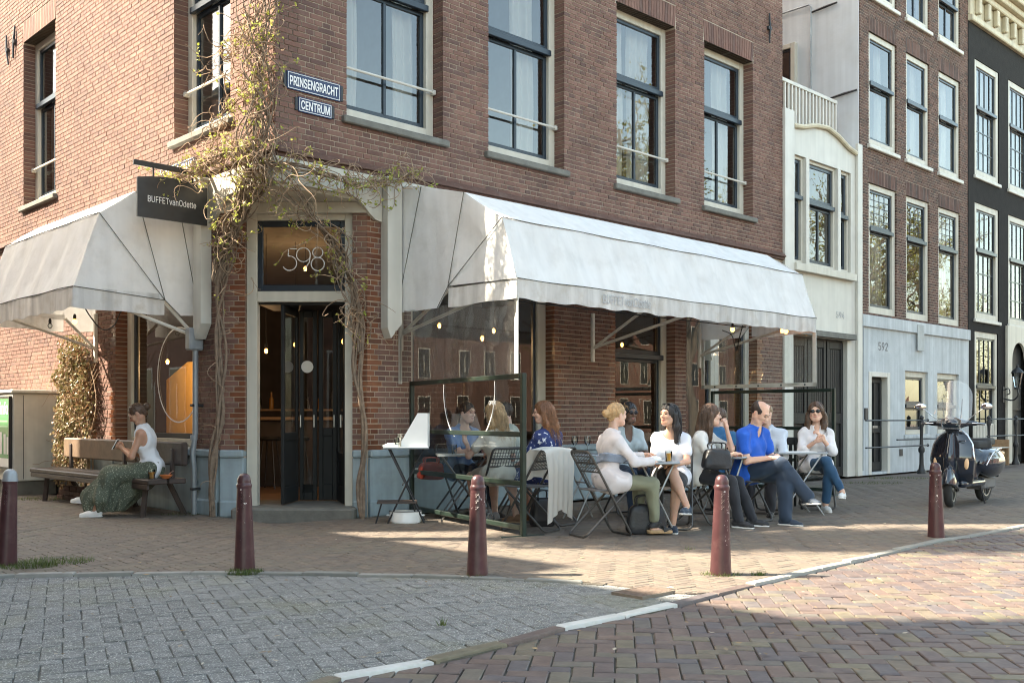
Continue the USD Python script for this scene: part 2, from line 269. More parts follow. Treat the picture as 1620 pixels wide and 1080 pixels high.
def pix(p): p = np.asarray(p, float); return np.stack([810 + 1590 * p[..., 0] / p[..., 1], 660 - 1590 * (p[..., 2] - EYE) / p[..., 1]], -1)
# ---------------------------------------------------------------- ground: sheet, kerbs, three kinds of paving laid stone by stone
g = MB(); g.quad((-150, -150, -.04), (150, -150, -.04), (150, 150, -.04), (-150, 150, -.04))
put('ground', g, M['street'], kind='structure', label='paved city ground running off beyond the street')
def G(px, py): Y = 1590 * EYE / (py - 660); return ((px - 810) / 1590 * Y, Y)
K2 = [G(380, 1120), G(510, 1080), G(725, 1039), G(905, 991), G(1040, 965), G(1185, 927), G(1300, 900), G(1490, 855), G(1620, 833)]
far = np.array(K2[-1]) + eR * 14; K2 = [tuple(np.array(K2[0]) - (2.2, 1.0))] + K2 + [tuple(far)]
K1 = [(-9.5, 8.9), G(-260, 921), G(0, 912), G(200, 909), G(400, 908), G(600, 911), G(800, 917), G(960, 925), G(1090, 940), G(1185, 929)]
k2, k1 = spline(K2, 120)[:, :2], spline(K1, 90)[:, :2]
def side_poly(line, pts): return Polygon([*map(tuple, line), *pts]).buffer(0)
ROADP = side_poly(k2, [(30, 14), (30, -6), (-12, -6)])
WALKP = side_poly(np.vstack([k1[:-1], k2[k2[:, 0] > k1[-1, 0]]]), [(26, 34), (-2.6, 10.95), (-14, 22), (-20, 18)])
SIDEP = Polygon([*map(tuple, k1), *[tuple(p) for p in k2[k2[:, 0] < k1[-1, 0]][::-1]], (-12, 1), (-14, 8)]).buffer(0)
def herring(poly, L, Wd, joint, ang, org, jit, ytest=None):
    """herringbone stones (4 corners each) that fill poly"""
    c, s = math.cos(ang), math.sin(ang); R = np.array([[c, -s], [s, c]]); x0, y0, x1, y1 = poly.bounds
    n = int(L / Wd + .5); ext = int(max(x1 - x0, y1 - y0) / Wd) + 8; out = []
    I, J = np.meshgrid(np.arange(-ext, ext), np.arange(-ext, ext), indexing='ij'); I, J = I.ravel(), J.ravel()
    k = (I - J) % (2 * n); j2 = joint / 2
    hor = k == 0; ver = k == 2 * n - 1
    rect = []
    for m, dx, dy in ((hor, n, 1), (ver, 1, n)):
        i, j = I[m] * Wd, J[m] * Wd
        if dy > 1: j = j - (n - 1) * Wd * 0
        rect.append(np.stack([np.stack([i + j2, j + j2], -1), np.stack([i + dx * Wd - j2, j + j2], -1), np.stack([i + dx * Wd - j2, j + dy * Wd - j2], -1), np.stack([i + j2, j + dy * Wd - j2], -1)], 1))
    q = np.vstack(rect) @ R.T + np.asarray(org)
    return q[(q[:, :, 0].max(1) > x0) & (q[:, :, 0].min(1) < x1) & (q[:, :, 1].max(1) > y0) & (q[:, :, 1].min(1) < y1)]
def stone_mesh(mb, quad, z, h, bev, tone, rough=1.0):
    """a stone: convex outline (n x 2), bevelled top"""
    n = len(quad); c = quad.mean(0); d = quad - c; ins = c + d * (1 - bev / (np.linalg.norm(d, axis=1, keepdims=True) * .6 + 1e-6))
    tilt = rng.normal(0, .012, 2) * rough; zt = z + (ins - c) @ tilt
    v = np.vstack([np.c_[quad, np.full(n, z - h)], np.c_[quad, np.full(n, z - bev) + (quad - c) @ tilt], np.c_[ins, zt]])
    k = np.arange(n); k2_ = (k + 1) % n; f = []
    for o in (0, n): f += [np.stack([o + k, o + k2_, o + n + k2_], 1), np.stack([o + k, o + n + k2_, o + n + k], 1)]
    t = np.arange(1, n - 1); f.append(np.stack([2 * n + 0 * t, 2 * n + t, 2 * n + t + 1], 1)); mb.add(v, np.vstack(f), tone)
def in_view(c, m=40): p = pix(np.array([c[0], c[1], 0.0])); return c[1] > 1 and -m < p[0] < 1620 + m and p[1] < 1080 + m
def pave(surface, stone, poly, L, Wd, joint, ang, org, z, matr, jointm, maxY, label, rough=1.0, bev=.005):
    base = MB().slab(poly, z - .035, z - .012)
    host = put(surface, base, jointm, kind='structure', label=label)
    qs = herring(poly, L, Wd, joint, ang, org, 0); P = shapely.prepared.prep(poly); cand = []
    cs = qs.mean(1); sx = 810 + 1590 * cs[:, 0] / np.maximum(cs[:, 1], .1); keep = (cs[:, 1] > 2.6) & (cs[:, 1] < maxY) & (sx > -420) & (sx < 2040)
    for q, c in zip(qs[keep], cs[keep]):
        pg = Polygon(q)
        if P.contains(pg): cand.append((c, q))
        elif P.intersects(pg):
            it = pg.intersection(poly)
            if it.geom_type == 'Polygon' and it.area > Wd * Wd * .12:
                qq = np.array(it.convex_hull.exterior.coords)[:-1]
                cand.append((c, qq if Polygon(qq).exterior.is_ccw else qq[::-1]))
    cand.sort(key=lambda t: (0 if in_view(t[0], 10) else 1, np.hypot(*t[0])))
    mass = MB()
    for i, (c, q) in enumerate(cand):
        q = q + rng.normal(0, .002, 2); tn = float(np.clip(rng.random() * .8 + .2 * meshkit.noise(np.array([c[0] * .7, c[1] * .7, 3.0])), 0, 1))
        zz = z + rng.normal(0, .002) * rough + .012 * (meshkit.noise(np.array([c[0] * .9, c[1] * .9, 7.0])) - .5)
        if i < 300: mb = MB(); stone_mesh(mb, q, zz, .03, bev, tn, rough); put(stone, mb, matr, host)
        else: stone_mesh(mass, q, zz, .03, bev, tn, rough)
    put(stone + 's', mass, matr, host, kind='stuff')
    return host
road = pave('road', 'clinker', ROADP, .2, .1, .008, math.radians(-6), (.3, .1), 0.0, M['road'], M['joint'], 15, 'quayside road of mauve and brown herringbone clinkers')
side = pave('side_street', 'paver', SIDEP, .20, .10, .005, math.radians(24), (.1, .0), 0.0, M['paver'], M['joint3'], 12, 'side street of speckled grey herringbone pavers', rough=.5, bev=.004)
walk = pave('pavement', 'paving_brick', WALKP, .2, .067, .004, math.radians(38), (.0, .05), 0.012, M['walk'], M['joint2'], 19, 'brown brick pavement round the corner cafe', rough=.35, bev=.003)
def kerb(line, w, lens, white, name, label):
    d = np.r_[0, np.cumsum(np.linalg.norm(np.diff(line, axis=0), axis=1))]; host = None; s = 0.0; stones = []
    at = lambda u: np.array([np.interp(u, d, line[:, 0]), np.interp(u, d, line[:, 1])])
    while s < d[-1] - .2:
        e = min(s + lens, d[-1]); p, q = at(s + .004), at(e - .004); t = unit(q - p); nn = np.array([-t[1], t[0]]) * w / 2
        c = (p + q) / 2; stones.append((c, np.array([p - nn, q - nn, q + nn, p + nn]))); s = e
    host = put(name, MB().slab(shapely.LineString(line).buffer(w / 2 - .003, cap_style=2), -.03, .006), M['joint'], kind='structure', label=label)
    for c, q in stones:
        if not in_view(c, 300) or c[1] > 26: continue
        mb = MB(); stone_mesh(mb, q, .020 + rng.normal(0, .002), .045, .006, rng.random()); put('kerb_stone', mb, (lambda w: M[w] if isinstance(w, str) else M['kerb_white'] if w else M['kerb'])(white(pix(np.array([*c, 0])))), host)
kerb(k2, .075, .5, lambda p: (500 < p[0] < 728 or 902 < p[0] < 1045) or ('road' if p[0] < 1180 else False), 'kerb', 'flush kerb line between the clinker road and the pavers, partly painted white')
kerb(k1[k1[:, 0] < G(968, 925)[0]], .085, .42, lambda p: False, 'kerb', 'curved light grey kerb line in front of the cafe corner')
# iron drain cover, in the point of the pavement
c = G(1018, 939); dr = thing('drain_cover', 'ribbed iron drain cover set in the pavement point', 'drain cover', (c[0], c[1], .014), TH)
put('frame', MB().box(-.175, .175, -.13, -.118, -.02, .006).box(-.175, .175, .118, .13, -.02, .006).box(-.175, -.162, -.118, .118, -.02, .006).box(.162, .175, -.118, .118, -.02, .006), M['walk'], dr)
for k in range(9): put('bar', MB().rbox(-.155 + k * .036, -.131 + k * .036, -.112, .112, -.015, .006, .002), M['rust'], dr)
put('bed', MB().box(-.16, .16, -.117, .117, -.03, -.016), M['joint'], dr)

# ---------------------------------------------------------------- brick laying
def lay(x0, x1, z0, z1, holes=(), course=.0625, L=.222, j=.0115, y0=-.007, back=.02, reveal=.2, seed=0, x_end=(0, 0), tonef=None, special=()):
    """bricks of a wall x0..x1, z0..z1 in a facade frame (y inward). holes: (x0, x1, z0, z1). Returns (x0, x1, z0, z1, y0, y1, tone, special)."""
    r = np.random.default_rng(seed); out = []; n = int(round((z1 - z0) / course))
    for i in range(n):
        za = z0 + i * course; zb = za + course - j; zc = (za + zb) / 2
        step = L if i % 2 == 0 else L / 2; off = 0 if i % 4 == 0 else (L / 2 if i % 4 == 2 else L / 4)
        free = [(x0, x1)]
        for h in holes:
            if h[2] - .01 < zc < h[3] + .01:
                nf = []
                for a, b in free:
                    if h[1] <= a or h[0] >= b: nf.append((a, b)); continue
                    if h[0] > a: nf.append((a, h[0]))
                    if h[1] < b: nf.append((h[1], b))
                free = nf
        for a, b in free:
            k = math.floor((a - x0 - off) / step); xs = x0 + off + k * step
            while xs < b:
                p, q = max(a, xs), min(b, xs + step - j)
                xs += step
                if q - p < .028: continue
                if b - q < .041: q = b
                if p - a < .041: p = a
                edge = any(h[2] - .01 < zc < h[3] + .01 and (abs(p - h[1]) < .05 or abs(q - h[0]) < .05) and (len(h) < 5 or h[4]) for h in holes)
                t = r.random() if tonef is None else tonef(r, (p + q) / 2, zc)
                sp = next((s[4] for s in special if s[0] <= (p + q) / 2 <= s[1] and s[2] <= zc <= s[3]), None)
                out.append((p, q, za, zb, y0 + r.normal(0, .0015), reveal if edge else back, t, sp))
    return out
def arch(x0, x1, z0, z1, y0=-.008, w=.058, j=.011, skew=.03, seed=1):
    """flat arch of upright bricks that lean outward: (outline (4 x 2), y0, y1, tone)"""
    r = np.random.default_rng(seed); out = []; n = max(3, int((x1 - x0 + 2 * skew) / (w + j)) | 1); xc = (x0 + x1) / 2
    for k in range(n):
        u0, u1 = k / n, (k + 1) / n; b0, b1 = x0 + (x1 - x0) * u0, x0 + (x1 - x0) * u1; t0, t1 = x0 - skew + (x1 - x0 + 2 * skew) * u0, x0 - skew + (x1 - x0 + 2 * skew) * u1
        out.append((np.array([[b0 + j / 2, z0], [b1 - j / 2, z0], [t1 - j / 2, z1], [t0 + j / 2, z1]]), y0, .2, r.random()))
    return out
def bricks_to(host, items, F, matr, glaz, H, nmax=300, counter=None):
    """items from lay() / arch() with the frame F of each; the largest in the picture become parts, the others one part"""
    rec = []
    for it, Fm in items:
        if len(it) == 8:
            p, q, za, zb, ya, yb, t, sp = it; o = np.array([[p, za], [q, za], [q, zb], [p, zb]])
        else: o, ya, yb, t = it; sp = None
        n = len(o); v = np.vstack([np.c_[o[:, 0], np.full(n, ya), o[:, 1]], np.c_[o[:, 0], np.full(n, yb), o[:, 1]]]) @ Fm[:3, :3].T + Fm[:3, 3]
        rec.append((v, t, sp))
    cen = np.array([r[0].mean(0) for r in rec]); w = cen @ H[:3, :3].T + H[:3, 3]; px = pix(w)
    vis = (px[:, 0] > 4) & (px[:, 0] < 1616) & (px[:, 1] > 4) & (px[:, 1] < 1076)
    size = np.array([np.ptp(pix(r[0][:4] @ H[:3, :3].T + H[:3, 3]), axis=0).prod() for r in rec])
    order = np.argsort(-np.where(vis, size, 0)); mass, massg = MB(), MB()
    FB = np.array([[0, 1, 2], [0, 2, 3], [0, 4, 5], [0, 5, 1], [1, 5, 6], [1, 6, 2], [2, 6, 7], [2, 7, 3], [3, 7, 4], [3, 4, 0]])
    for k, i in enumerate(order):
        v, t, sp = rec[i]
        if k < nmax: put('brick', MB().add(v, FB, t), glaz if sp else matr, host)
        else: (massg if sp else mass).add(v, FB, t)
    if mass.n: put('bricks', mass, matr, host, kind='stuff')
    if massg.n: put('glazed_bricks', massg, glaz, host, kind='stuff')
def wall_plate(x0, x1, z0, z1, holes, y0, y1, F, mb=None):
    """wall core with its openings, behind the bricks"""
    mb = mb or MB(); P = sbox(x0, z0, x1, z1)
    for h in holes: P = P.difference(sbox(h[0] - .007, h[2], h[1] + .007, h[3]))
    return mb.prism(P, y0, y1, M=F)
def window(host, F, x0, x1, z0, z1, rec=.18, cw=.115, meet=.62, mull=True, sill='stone', curt=None, rail=False, casing='cream', gl='glass', upper_bars=(0, 0), lower_bars=None, lead=False, foot=.16, name='window', sw=.052):
    """sash window in a facade frame: casing > sash, pane, sill, curtain, rail"""
    y = rec; c = MB()
    c.rbox(x0, x0 + cw, y, y + .12, z0, z1, M=F).rbox(x1 - cw, x1, y, y + .12, z0, z1, M=F).rbox(x0 + cw + .001, x1 - cw - .001, y + .001, y + .12, z1 - cw, z1 - .001, M=F).rbox(x0 + cw + .001, x1 - cw - .001, y - .004, y + .12, z0 + .001, z0 + foot, M=F)
    w = put(name, c, M[casing], host)
    a0, a1, b0, b1 = x0 + cw, x1 - cw, z0 + foot, z1 - cw; zm = b0 + (b1 - b0) * meet
    def sash(zl, zh, yy, bars, mid):
        s = MB(); s.rbox(a0 + .001, a0 + sw, yy, yy + .045, zl, zh, .004, M=F).rbox(a1 - sw, a1 - .001, yy, yy + .045, zl, zh, .004, M=F).rbox(a0 + sw, a1 - sw, yy + .001, yy + .045, zl, zl + sw + .015, .004, M=F).rbox(a0 + sw, a1 - sw, yy + .001, yy + .045, zh - sw, zh, .004, M=F)
        if mid: s.rbox((a0 + a1) / 2 - .022, (a0 + a1) / 2 + .022, yy - .003, yy + .04, zl + sw, zh - sw, .004, M=F)
        nx, nz = bars
        for k in range(1, nx): xx = a0 + (a1 - a0) * k / nx; s.box(xx - .012, xx + .012, yy + .004, yy + .03, zl + sw, zh - sw, M=F)
        for k in range(1, nz): zz = zl + (zh - zl) * k / nz; s.box(a0 + sw, a1 - sw, yy + .005, yy + .029, zz - .012, zz + .012, M=F)
        put('sash', s, M['sash'], w)
        g = MB(); e = rng.normal(0, .0012, 4)
        q = [(a0 + sw, yy + .02 + e[0], zl + sw), (a1 - sw, yy + .02 + e[1], zl + sw), (a1 - sw, yy + .02 + e[2], zh - sw), (a0 + sw, yy + .02 + e[3], zh - sw)]
        g.quad(*q); g.xf(F); put('pane', g, M[gl], w)
        if lead:
            l = MB(); nx, nz = 4, 5
            for k in range(1, nx): xx = a0 + sw + (a1 - a0 - 2 * sw) * k / nx; l.box(xx - .006, xx + .006, yy + .012, yy + .018, zl + sw, zh - sw, M=F)
            for k in range(1, nz): zz = zl + sw + (zh - zl - 2 * sw) * k / nz; l.box(a0 + sw, a1 - sw, yy + .0125, yy + .0175, zz - .006, zz + .006, M=F)
            put('leading', l, M['iron'], w)
    if meet < .99:
        put('meeting_rail', MB().rbox(a0 - .02, a1 + .02, y - .03, y + .03, zm - .035, zm + .045, M=F), M['sash'], w)
    if lead: sash(zm + .04, b1, y + .03, (0, 0), False); lead = False; sash(b0, zm - .03, y + .055, lower_bars or (0, 0), mull)
    elif meet < .99: sash(zm + .04, b1, y + .03, upper_bars, False); sash(b0, zm - .03, y + .055, lower_bars or (0, 0), mull)
    else: sash(b0, b1, y + .04, upper_bars, mull)
    if sill: put('sill', MB().rbox(x0 - .07, x1 + .07, -.07, y + .02, z0 - .085, z0 - .002, .012, M=F), M[sill], w)
    for (u0, u1, kind) in curt or ():
        xs = np.linspace(x0 + cw + (x1 - x0 - 2 * cw) * u0, x0 + cw + (x1 - x0 - 2 * cw) * u1, 48); ph = rng.random() * 6
        yy = y + .24 + .028 * np.sin(xs * 46 + ph) + .016 * np.sin(xs * 23 + 2 * ph)
        flare = 1 + .08 * np.sin(np.linspace(0, 3, 48)); m = MB(); zs = np.linspace(z0 + .05, z1 - .02, 7); V = []
        for kz, zz in enumerate(zs): V.append(np.c_[xs + .012 * np.sin(zz * 2 + ph), yy * 1 + .01 * np.sin(zz * 3), np.full(48, zz)])
        V = np.vstack(V); i, jx = np.meshgrid(np.arange(6), np.arange(47), indexing='ij'); q = np.stack([i * 48 + jx, i * 48 + jx + 1, (i + 1) * 48 + jx + 1, (i + 1) * 48 + jx], -1).reshape(-1, 4)
        m.add(V @ F[:3, :3].T + F[:3, 3], q); put('curtain', m, M[kind], w, smooth=True)
    if rail:
        zr = z0 + .62; put('guard_bar', MB().tube(np.array([[x0 + .02, y - .05, zr], [x1 - .03, y - .05, zr]]) @ F[:3, :3].T + F[:3, 3], .017, 8).rbox(x0 + .0, x0 + .05, y - .07, y + .01, zr - .03, zr + .03, M=F).rbox(x1 - .06, x1 - .01, y - .07, y + .01, zr - .03, zr + .03, M=F), M['white_paint'], w, smooth=40)
    return w
# ---------------------------------------------------------------- the houses; every one in block coordinates (x along the canal front, y into the block)
H = Tr(C0[0], C0[1]) @ Rz(TH); I4 = np.eye(4)
FR = I4
FL = np.array([[0, 1, 0, 0], [-1, 0, 0, 0], [0, 0, 1, 0], [0, 0, 0, 1.]])
S2 = math.sqrt(.5); FC = np.array([[S2, S2, 0, 0], [-S2, S2, 0, 1.218], [0, 0, 1, 0], [0, 0, 0, 1.]]); CW = 1.218 / S2
def house(name, label): return thing(name, label, 'building', (C0[0], C0[1], 0), TH)
# ---- corner cafe
caf = house('corner_house', 'red brick corner house with a cafe under white awnings and a vine on its corner')
RW = [(.93, 2.375), (3.15, 4.60), (5.74, 7.17), (7.96, 9.40)]; Z1, Z2, ZA = 4.63, 7.34, 7.67
LW = [(-2.40, -.97), (-7.87, -6.44), (-11.3, -9.9)]
up_holes = lambda ws: [(a, b, Z1, Z2, True) for a, b in ws] + [(a - .03, b + .03, Z2, ZA, False) for a, b in ws]
items = []
BND = lambda r, x, z: (.16 + .1 * r.random()) if (4.50 < z < 4.58 or 4.69 < z < 4.76) else r.random()
items += [(i, FR) for i in lay(0, 10.37, 4.13, 8.9, up_holes(RW), seed=3, tonef=BND)]
items += [(i, FL) for i in lay(-9.6, 0, 4.13, 8.9, up_holes(LW), seed=4, tonef=BND)]
for k, (a, b) in enumerate(RW): items += [(i, FR) for i in arch(a, b, Z2, ZA, seed=20 + k)]
for k, (a, b) in enumerate(LW[:2]): items += [(i, FL) for i in arch(a, b, Z2, ZA, seed=30 + k)]
GH = [(1.87, 4.40, -.1, 3.62, True), (5.71, 7.17, -.1, 3.62, True), (7.47, 9.54, -.1, 3.62, True)]
LGH = [(-4.19, -1.86, -.1, 3.62, True)]
DH = [(.29, 1.555, -.1, 3.60, True)]
items += [(i, FR) for i in lay(1.218, 10.37, .79, 4.0, GH, seed=5, special=[(a, b, 0, 9, 1) for a, b in ((1.2, 1.345), (4.4, 4.53), (5.58, 5.71), (9.54, 9.66))])]
items += [(i, FL) for i in lay(-9.6, -1.218, .79, 4.0, LGH, seed=6, special=[(-4.33, -4.19, 0, 9, 1), (-4.99, -4.86, 0, 9, 1)])]
items += [(i, FC) for i in lay(0, CW, .79, 3.70, DH, seed=7, special=[(.19, .29, 0, 9, 1), (CW - .09, CW, 0, 9, 1)])]
core = MB()
wall_plate(0, 10.37, 4.0, 9.0, [h for h in up_holes(RW) if h[4]], 0, .3, FR, core); wall_plate(-12, 0, 4.0, 9.0, [h for h in up_holes(LW) if h[4]], .001, .3, FL, core)
wall_plate(1.218, 10.37, 0, 4.0, GH, 0, .3, FR, core); wall_plate(-12, -1.218, 0, 4.0, LGH, .001, .3, FL, core); wall_plate(.001, CW - .001, 0, 4.0, DH, .002, .28, FC, core)
cw = put('wall', core, M['mortar'], caf)
bricks_to(cw, items, None, M['brick'], M['brick_glazed'], H)
UP = [(a, b, 9.15, 11.2) for a, b in RW]; t = MB(); wall_plate(0, 10.37, 9.0, 13.6, UP, -.01, .3, FR, t); wall_plate(-12, -.0, 9.0, 13.6, [(a, b, 9.15, 11.2) for a, b in LW], -.009, .3, FL, t)
t.box(0, 10.37, 11.7, 12, 0, 13.6).box(10.07, 10.36, .3, 12, 0, 13.6)
put('upper_wall', t, M['brick'], caf)
put('roof', MB().box(-.35, 10.6, -.35, 12.2, 13.6, 13.9), M['roof'], caf)
for k, (a, b) in enumerate(RW):
    window(caf, FR, a, b, Z1, Z2, curt=[((.0, .26, 'curtain'), (.70, .96, 'curtain')), ((.56, .92, 'curtain'),), ((.0, .42, 'curtain'), (.55, 1, 'curtain')), ((.62, .97, 'curtain'), (0, .1, 'curtain'))][k], rail=True, meet=.615)
    window(caf, FR, a, b, 9.15, 11.2, curt=[(.6, 1, 'curtain')])
for k, (a, b) in enumerate(LW):
    window(caf, FL, a, b, Z1, Z2, curt=[(.05, .4, 'curtain'), (.6, .95, 'curtain')], rail=True, meet=.615)
    window(caf, FL, a, b, 9.15, 11.2, curt=[(.6, 1, 'curtain')])
# iron wall anchors
for F, x, z, tilt in ((FR, 9.9, 8.05, 0), (FR, 7.55, 8.25, 0), (FL, -8.25, 7.45, .2), (FL, -8.6, 7.4, -.2)):
    m = MB().tube(np.array([[x - tilt * .3, -.03, z - .26], [x, -.04, z], [x + tilt * .2, -.03, z + .26]]) @ F[:3, :3].T + F[:3, 3], [.014, .022, .014], 6).rbox(x - .05, x + .05, -.05, -.0, z - .03, z + .03, M=F)
    put('wall_anchor', m, M['iron'], caf)
# moulded string course, fascia round the corner, boards
def course_prof(F, x0, x1, zz=4.0):
    m = MB()
    for (z0, z1, d) in ((0, .045, .05), (.045, .075, .085), (.075, .105, .065), (.105, .128, .03)): m.rbox(x0, x1, -d, .02, zz + z0, zz + z1 - .0006, .004, M=F)
    return m
put('string_course', course_prof(FR, -.0, 10.37, 4.005), M['brick_dark'], caf); put('string_course', course_prof(FL, -9.6, .03, 4.006), M['brick_dark'], caf)
cur = [(.95, 3.73), (1.05, 3.70), (1.14, 3.63), (1.22, 3.55), (1.30, 3.49), (1.40, 3.47)]
fp = Polygon([(-.055, 4.0), (-.055, 3.73)] + cur + [(1.40, 4.0)])
put('fascia', MB().prism(fp, -.055, .0, M=FR), M['cream'], caf)
fl = Polygon([(-x, z) for x, z in [(0.0, 4.0), (0.0, 3.73)] + cur + [(1.40, 4.0)]]); put('fascia', MB().prism(fl, -.054, .0, M=FL), M['cream'], caf)
put('fascia', MB().rbox(1.68, 7.85, -.07, .0, 3.93, 3.998), M['cream'], caf)
put('soffit', MB().slab(Polygon([(.0, .0), (1.21, .0), (.0, 1.21)]), 3.69, 3.735), M['cream'], caf)
for F, x0, x1 in ((FR, 1.41, 1.62), (FL, -1.60, -1.41), (FR, 7.93, 8.1)):
    put('end_board', MB().prism(Polygon([(x0, 3.96), (x0, 2.22), (x0 + .05, 2.1), (x1, 2.28), (x1, 3.96)]), -.15, -.014, M=F).rbox(x0 - .02, x1 + .02, -.17, -.0145, 3.961, 3.995, M=F), M['white_paint'], caf)
# plinths
def plinth(F, x0, x1, top=.79):
    m = MB().rbox(x0, x1, -.045, .26, 0, top - .09, .01, M=F).rbox(x0 - .0, x1 + .0, -.075, .27, top - .089, top, .018, M=F).rbox(x0, x1, -.07, .2, 0, .2, .02, M=F)
    put('plinth', m, M['plinth'], caf)
plinth(FR, 1.235, 1.87); plinth(FR, 4.40, 5.71); plinth(FR, 7.17, 7.47); plinth(FR, 9.54, 10.37); plinth(FL, -1.86, -1.235); plinth(FL, -4.99, -4.19); plinth(FC, .0, .285); plinth(FC, 1.56, CW)
put('plinth', MB().rbox(-9.6, -4.99, -.03, .2, 0, .35, .01, M=FL), M['stone'], caf)
put('plinth', MB().rbox(-4.19, -1.86, -.03, .2, 0, .70, .012, M=FL).rbox(-4.19, -1.86, -.08, .2, .701, .80, .02, M=FL), M['plinth'], caf)
put('plinth', MB().rbox(1.87, 4.40, .0, .24, 0, .42, .012, M=FR).rbox(7.47, 9.54, .0, .24, 0, .42, .012, M=FR), M['plinth'], caf)
# ground floor windows
w = window(caf, FL, -4.19, -1.86, .80, 3.6, rec=.16, cw=.13, meet=1.0, mull=False, sill=None, gl='glass_low', foot=.1)
ringm = lambda r, wd, n=72: MB().prism(Point(0, 0).buffer(r, 32).difference(Point(0, 0).buffer(r - wd, 32)), 0, .003)
put('ring_decal', ringm(.62, .018).xf(FL @ Tr(-2.72, .205, 1.72)), M['sign_white'], w)
w = window(caf, FR, 1.87, 4.40, .42, 3.6, rec=.16, cw=.16, meet=1.0, mull=False, sill=None, gl='glass_low', foot=.12)
w = window(caf, FR, 5.71, 7.17, .12, 3.6, rec=.16, cw=.13, meet=.58, mull=False, sill=None, gl='glass_low', foot=.1)
w = window(caf, FR, 7.47, 8.50, .42, 3.6, rec=.16, cw=.12, meet=1.0, mull=False, sill=None, gl='glass_low', foot=.1, curt=[(0, 1, 'curtain2')])
w = window(caf, FR, 8.50, 9.54, .42, 3.6, rec=.16, cw=.12, meet=1.0, mull=False, sill=None, gl='glass_low', foot=.1, curt=[(0, 1, 'curtain2')])
# corner door: frame, transom light with its number, leaves, step
df = put('door_frame', MB().rbox(.29, .415, .06, .2, .12, 3.6, M=FC).rbox(1.452, 1.555, .06, .2, .12, 3.6, M=FC).rbox(.416, 1.451, .055, .2, 2.53, 2.655, M=FC).rbox(.416, 1.451, .06, .2, 3.49, 3.6, M=FC), M['cream'], caf)
put('beam', MB().rbox(.0, CW, -.03, .05, 3.56, 3.688, M=FC), M['cream'], caf)
tl = put('transom_window', MB().rbox(.417, .475, .09, .14, 2.656, 3.489, M=FC).rbox(1.392, 1.45, .09, .14, 2.656, 3.489, M=FC).rbox(.475, 1.392, .089, .139, 2.656, 2.735, M=FC).rbox(.475, 1.392, .089, .139, 3.42, 3.489, M=FC), M['sash'], caf)
put('pane', MB().quad((.475, .11, 2.735), (1.392, .11, 2.735), (1.392, .112, 3.42), (.475, .112, 3.42)).xf(FC), M['glass_low'], tl)
# thin ring-built figures of the house number
d = MB(); ring_t = lambda cx, cz, r, a0=0, a1=360: d.tube(np.array([[cx + r * math.cos(t), .098, cz + r * math.sin(t)] for t in np.radians(np.linspace(a0, a1, 28))]) @ FC[:3, :3].T + FC[:3, 3], .0065, 6)
ring_t(.79, 2.99, .085, -150, 100); d.tube(np.array([[.775, .098, 3.075], [.78, .098, 3.16], [.88, .098, 3.16]]) @ FC[:3, :3].T + FC[:3, 3], .0065, 6)
ring_t(.955, 3.09, .082); d.tube(np.array([[1.037, .098, 3.08], [1.025, .098, 3.0], [.955, .098, 2.90]]) @ FC[:3, :3].T + FC[:3, 3], .0065, 6)
ring_t(1.125, 3.115, .06); ring_t(1.125, 2.98, .078)
put('house_number', d, M['sign_white'], tl)
def leaf(p, q, z0=.14, z1=2.5, low=.95, archd=False):
    p, q = np.array(p, float), np.array(q, float); Lw = np.linalg.norm(q - p); t = (q - p) / Lw
    F = FC @ np.array([[t[0], -t[1], 0, p[0]], [t[1], t[0], 0, p[1]], [0, 0, 1, 0], [0, 0, 0, 1.]])
    fr = MB().rbox(0, .055, -.02, .02, z0, z1, M=F).rbox(Lw - .055, Lw, -.02, .02, z0, z1, M=F).rbox(.055, Lw - .055, -.019, .019, z0, z0 + .2, M=F).rbox(.055, Lw - .055, -.019, .019, z1 - .09, z1, M=F).rbox(.055, Lw - .055, -.019, .019, low - .06, low + .04, M=F).rbox(.055, Lw - .055, -.008, .008, z0 + .2, low - .06, M=F)
    if archd:
        s = sbox(.055, z1 - .35, Lw - .055, z1 - .09).difference(Point(0, 0).buffer(1, 24)); cx = Lw / 2; r = Lw / 2 - .055
        s = sbox(.055, z1 - .09 - r * 1.0, Lw - .055, z1 - .09).difference(shapely.affinity.scale(Point(cx, z1 - .1 - r).buffer(r, 24), 1, 1.05)); fr.prism(s, -.018, .018, M=F)
    l = put('door_leaf', fr, M['garage'], caf)
    put('pane', MB().quad((.055, 0, low + .04), (Lw - .055, 0, low + .04), (Lw - .055, 0, z1 - .09), (.055, 0, z1 - .09)).xf(F), M['glass_low'], l)
    put('handle', MB().tube(np.array([[Lw - .03, -.05, 1.05], [Lw - .03, -.05, 1.2]]) @ F[:3, :3].T + F[:3, 3], .01, 6), M['steel'], l)
    return l, F
leaf((.70, .12), (.735, .74)); leaf((.76, .76), (.98, .76), low=.30); leaf((1.0, .76), (1.23, .76), low=1.0); leaf((1.25, .74), (1.44, .16), low=.7, archd=True)
put('door_head', MB().rbox(.42, 1.45, .12, .8, 2.501, 2.529, M=FC), M['garage'], caf)
put('sticker', MB().prism(Point(.10, 1.80).buffer(.075, 20), -.024, -.0215, M=FC @ Tr(.76, .76)), M['curtain'], caf)
put('door_step', MB().rbox(.20, 1.62, -.28, .9, -.06, .13, .025, M=FC), M['stone'], caf, label='worn grey stone step')
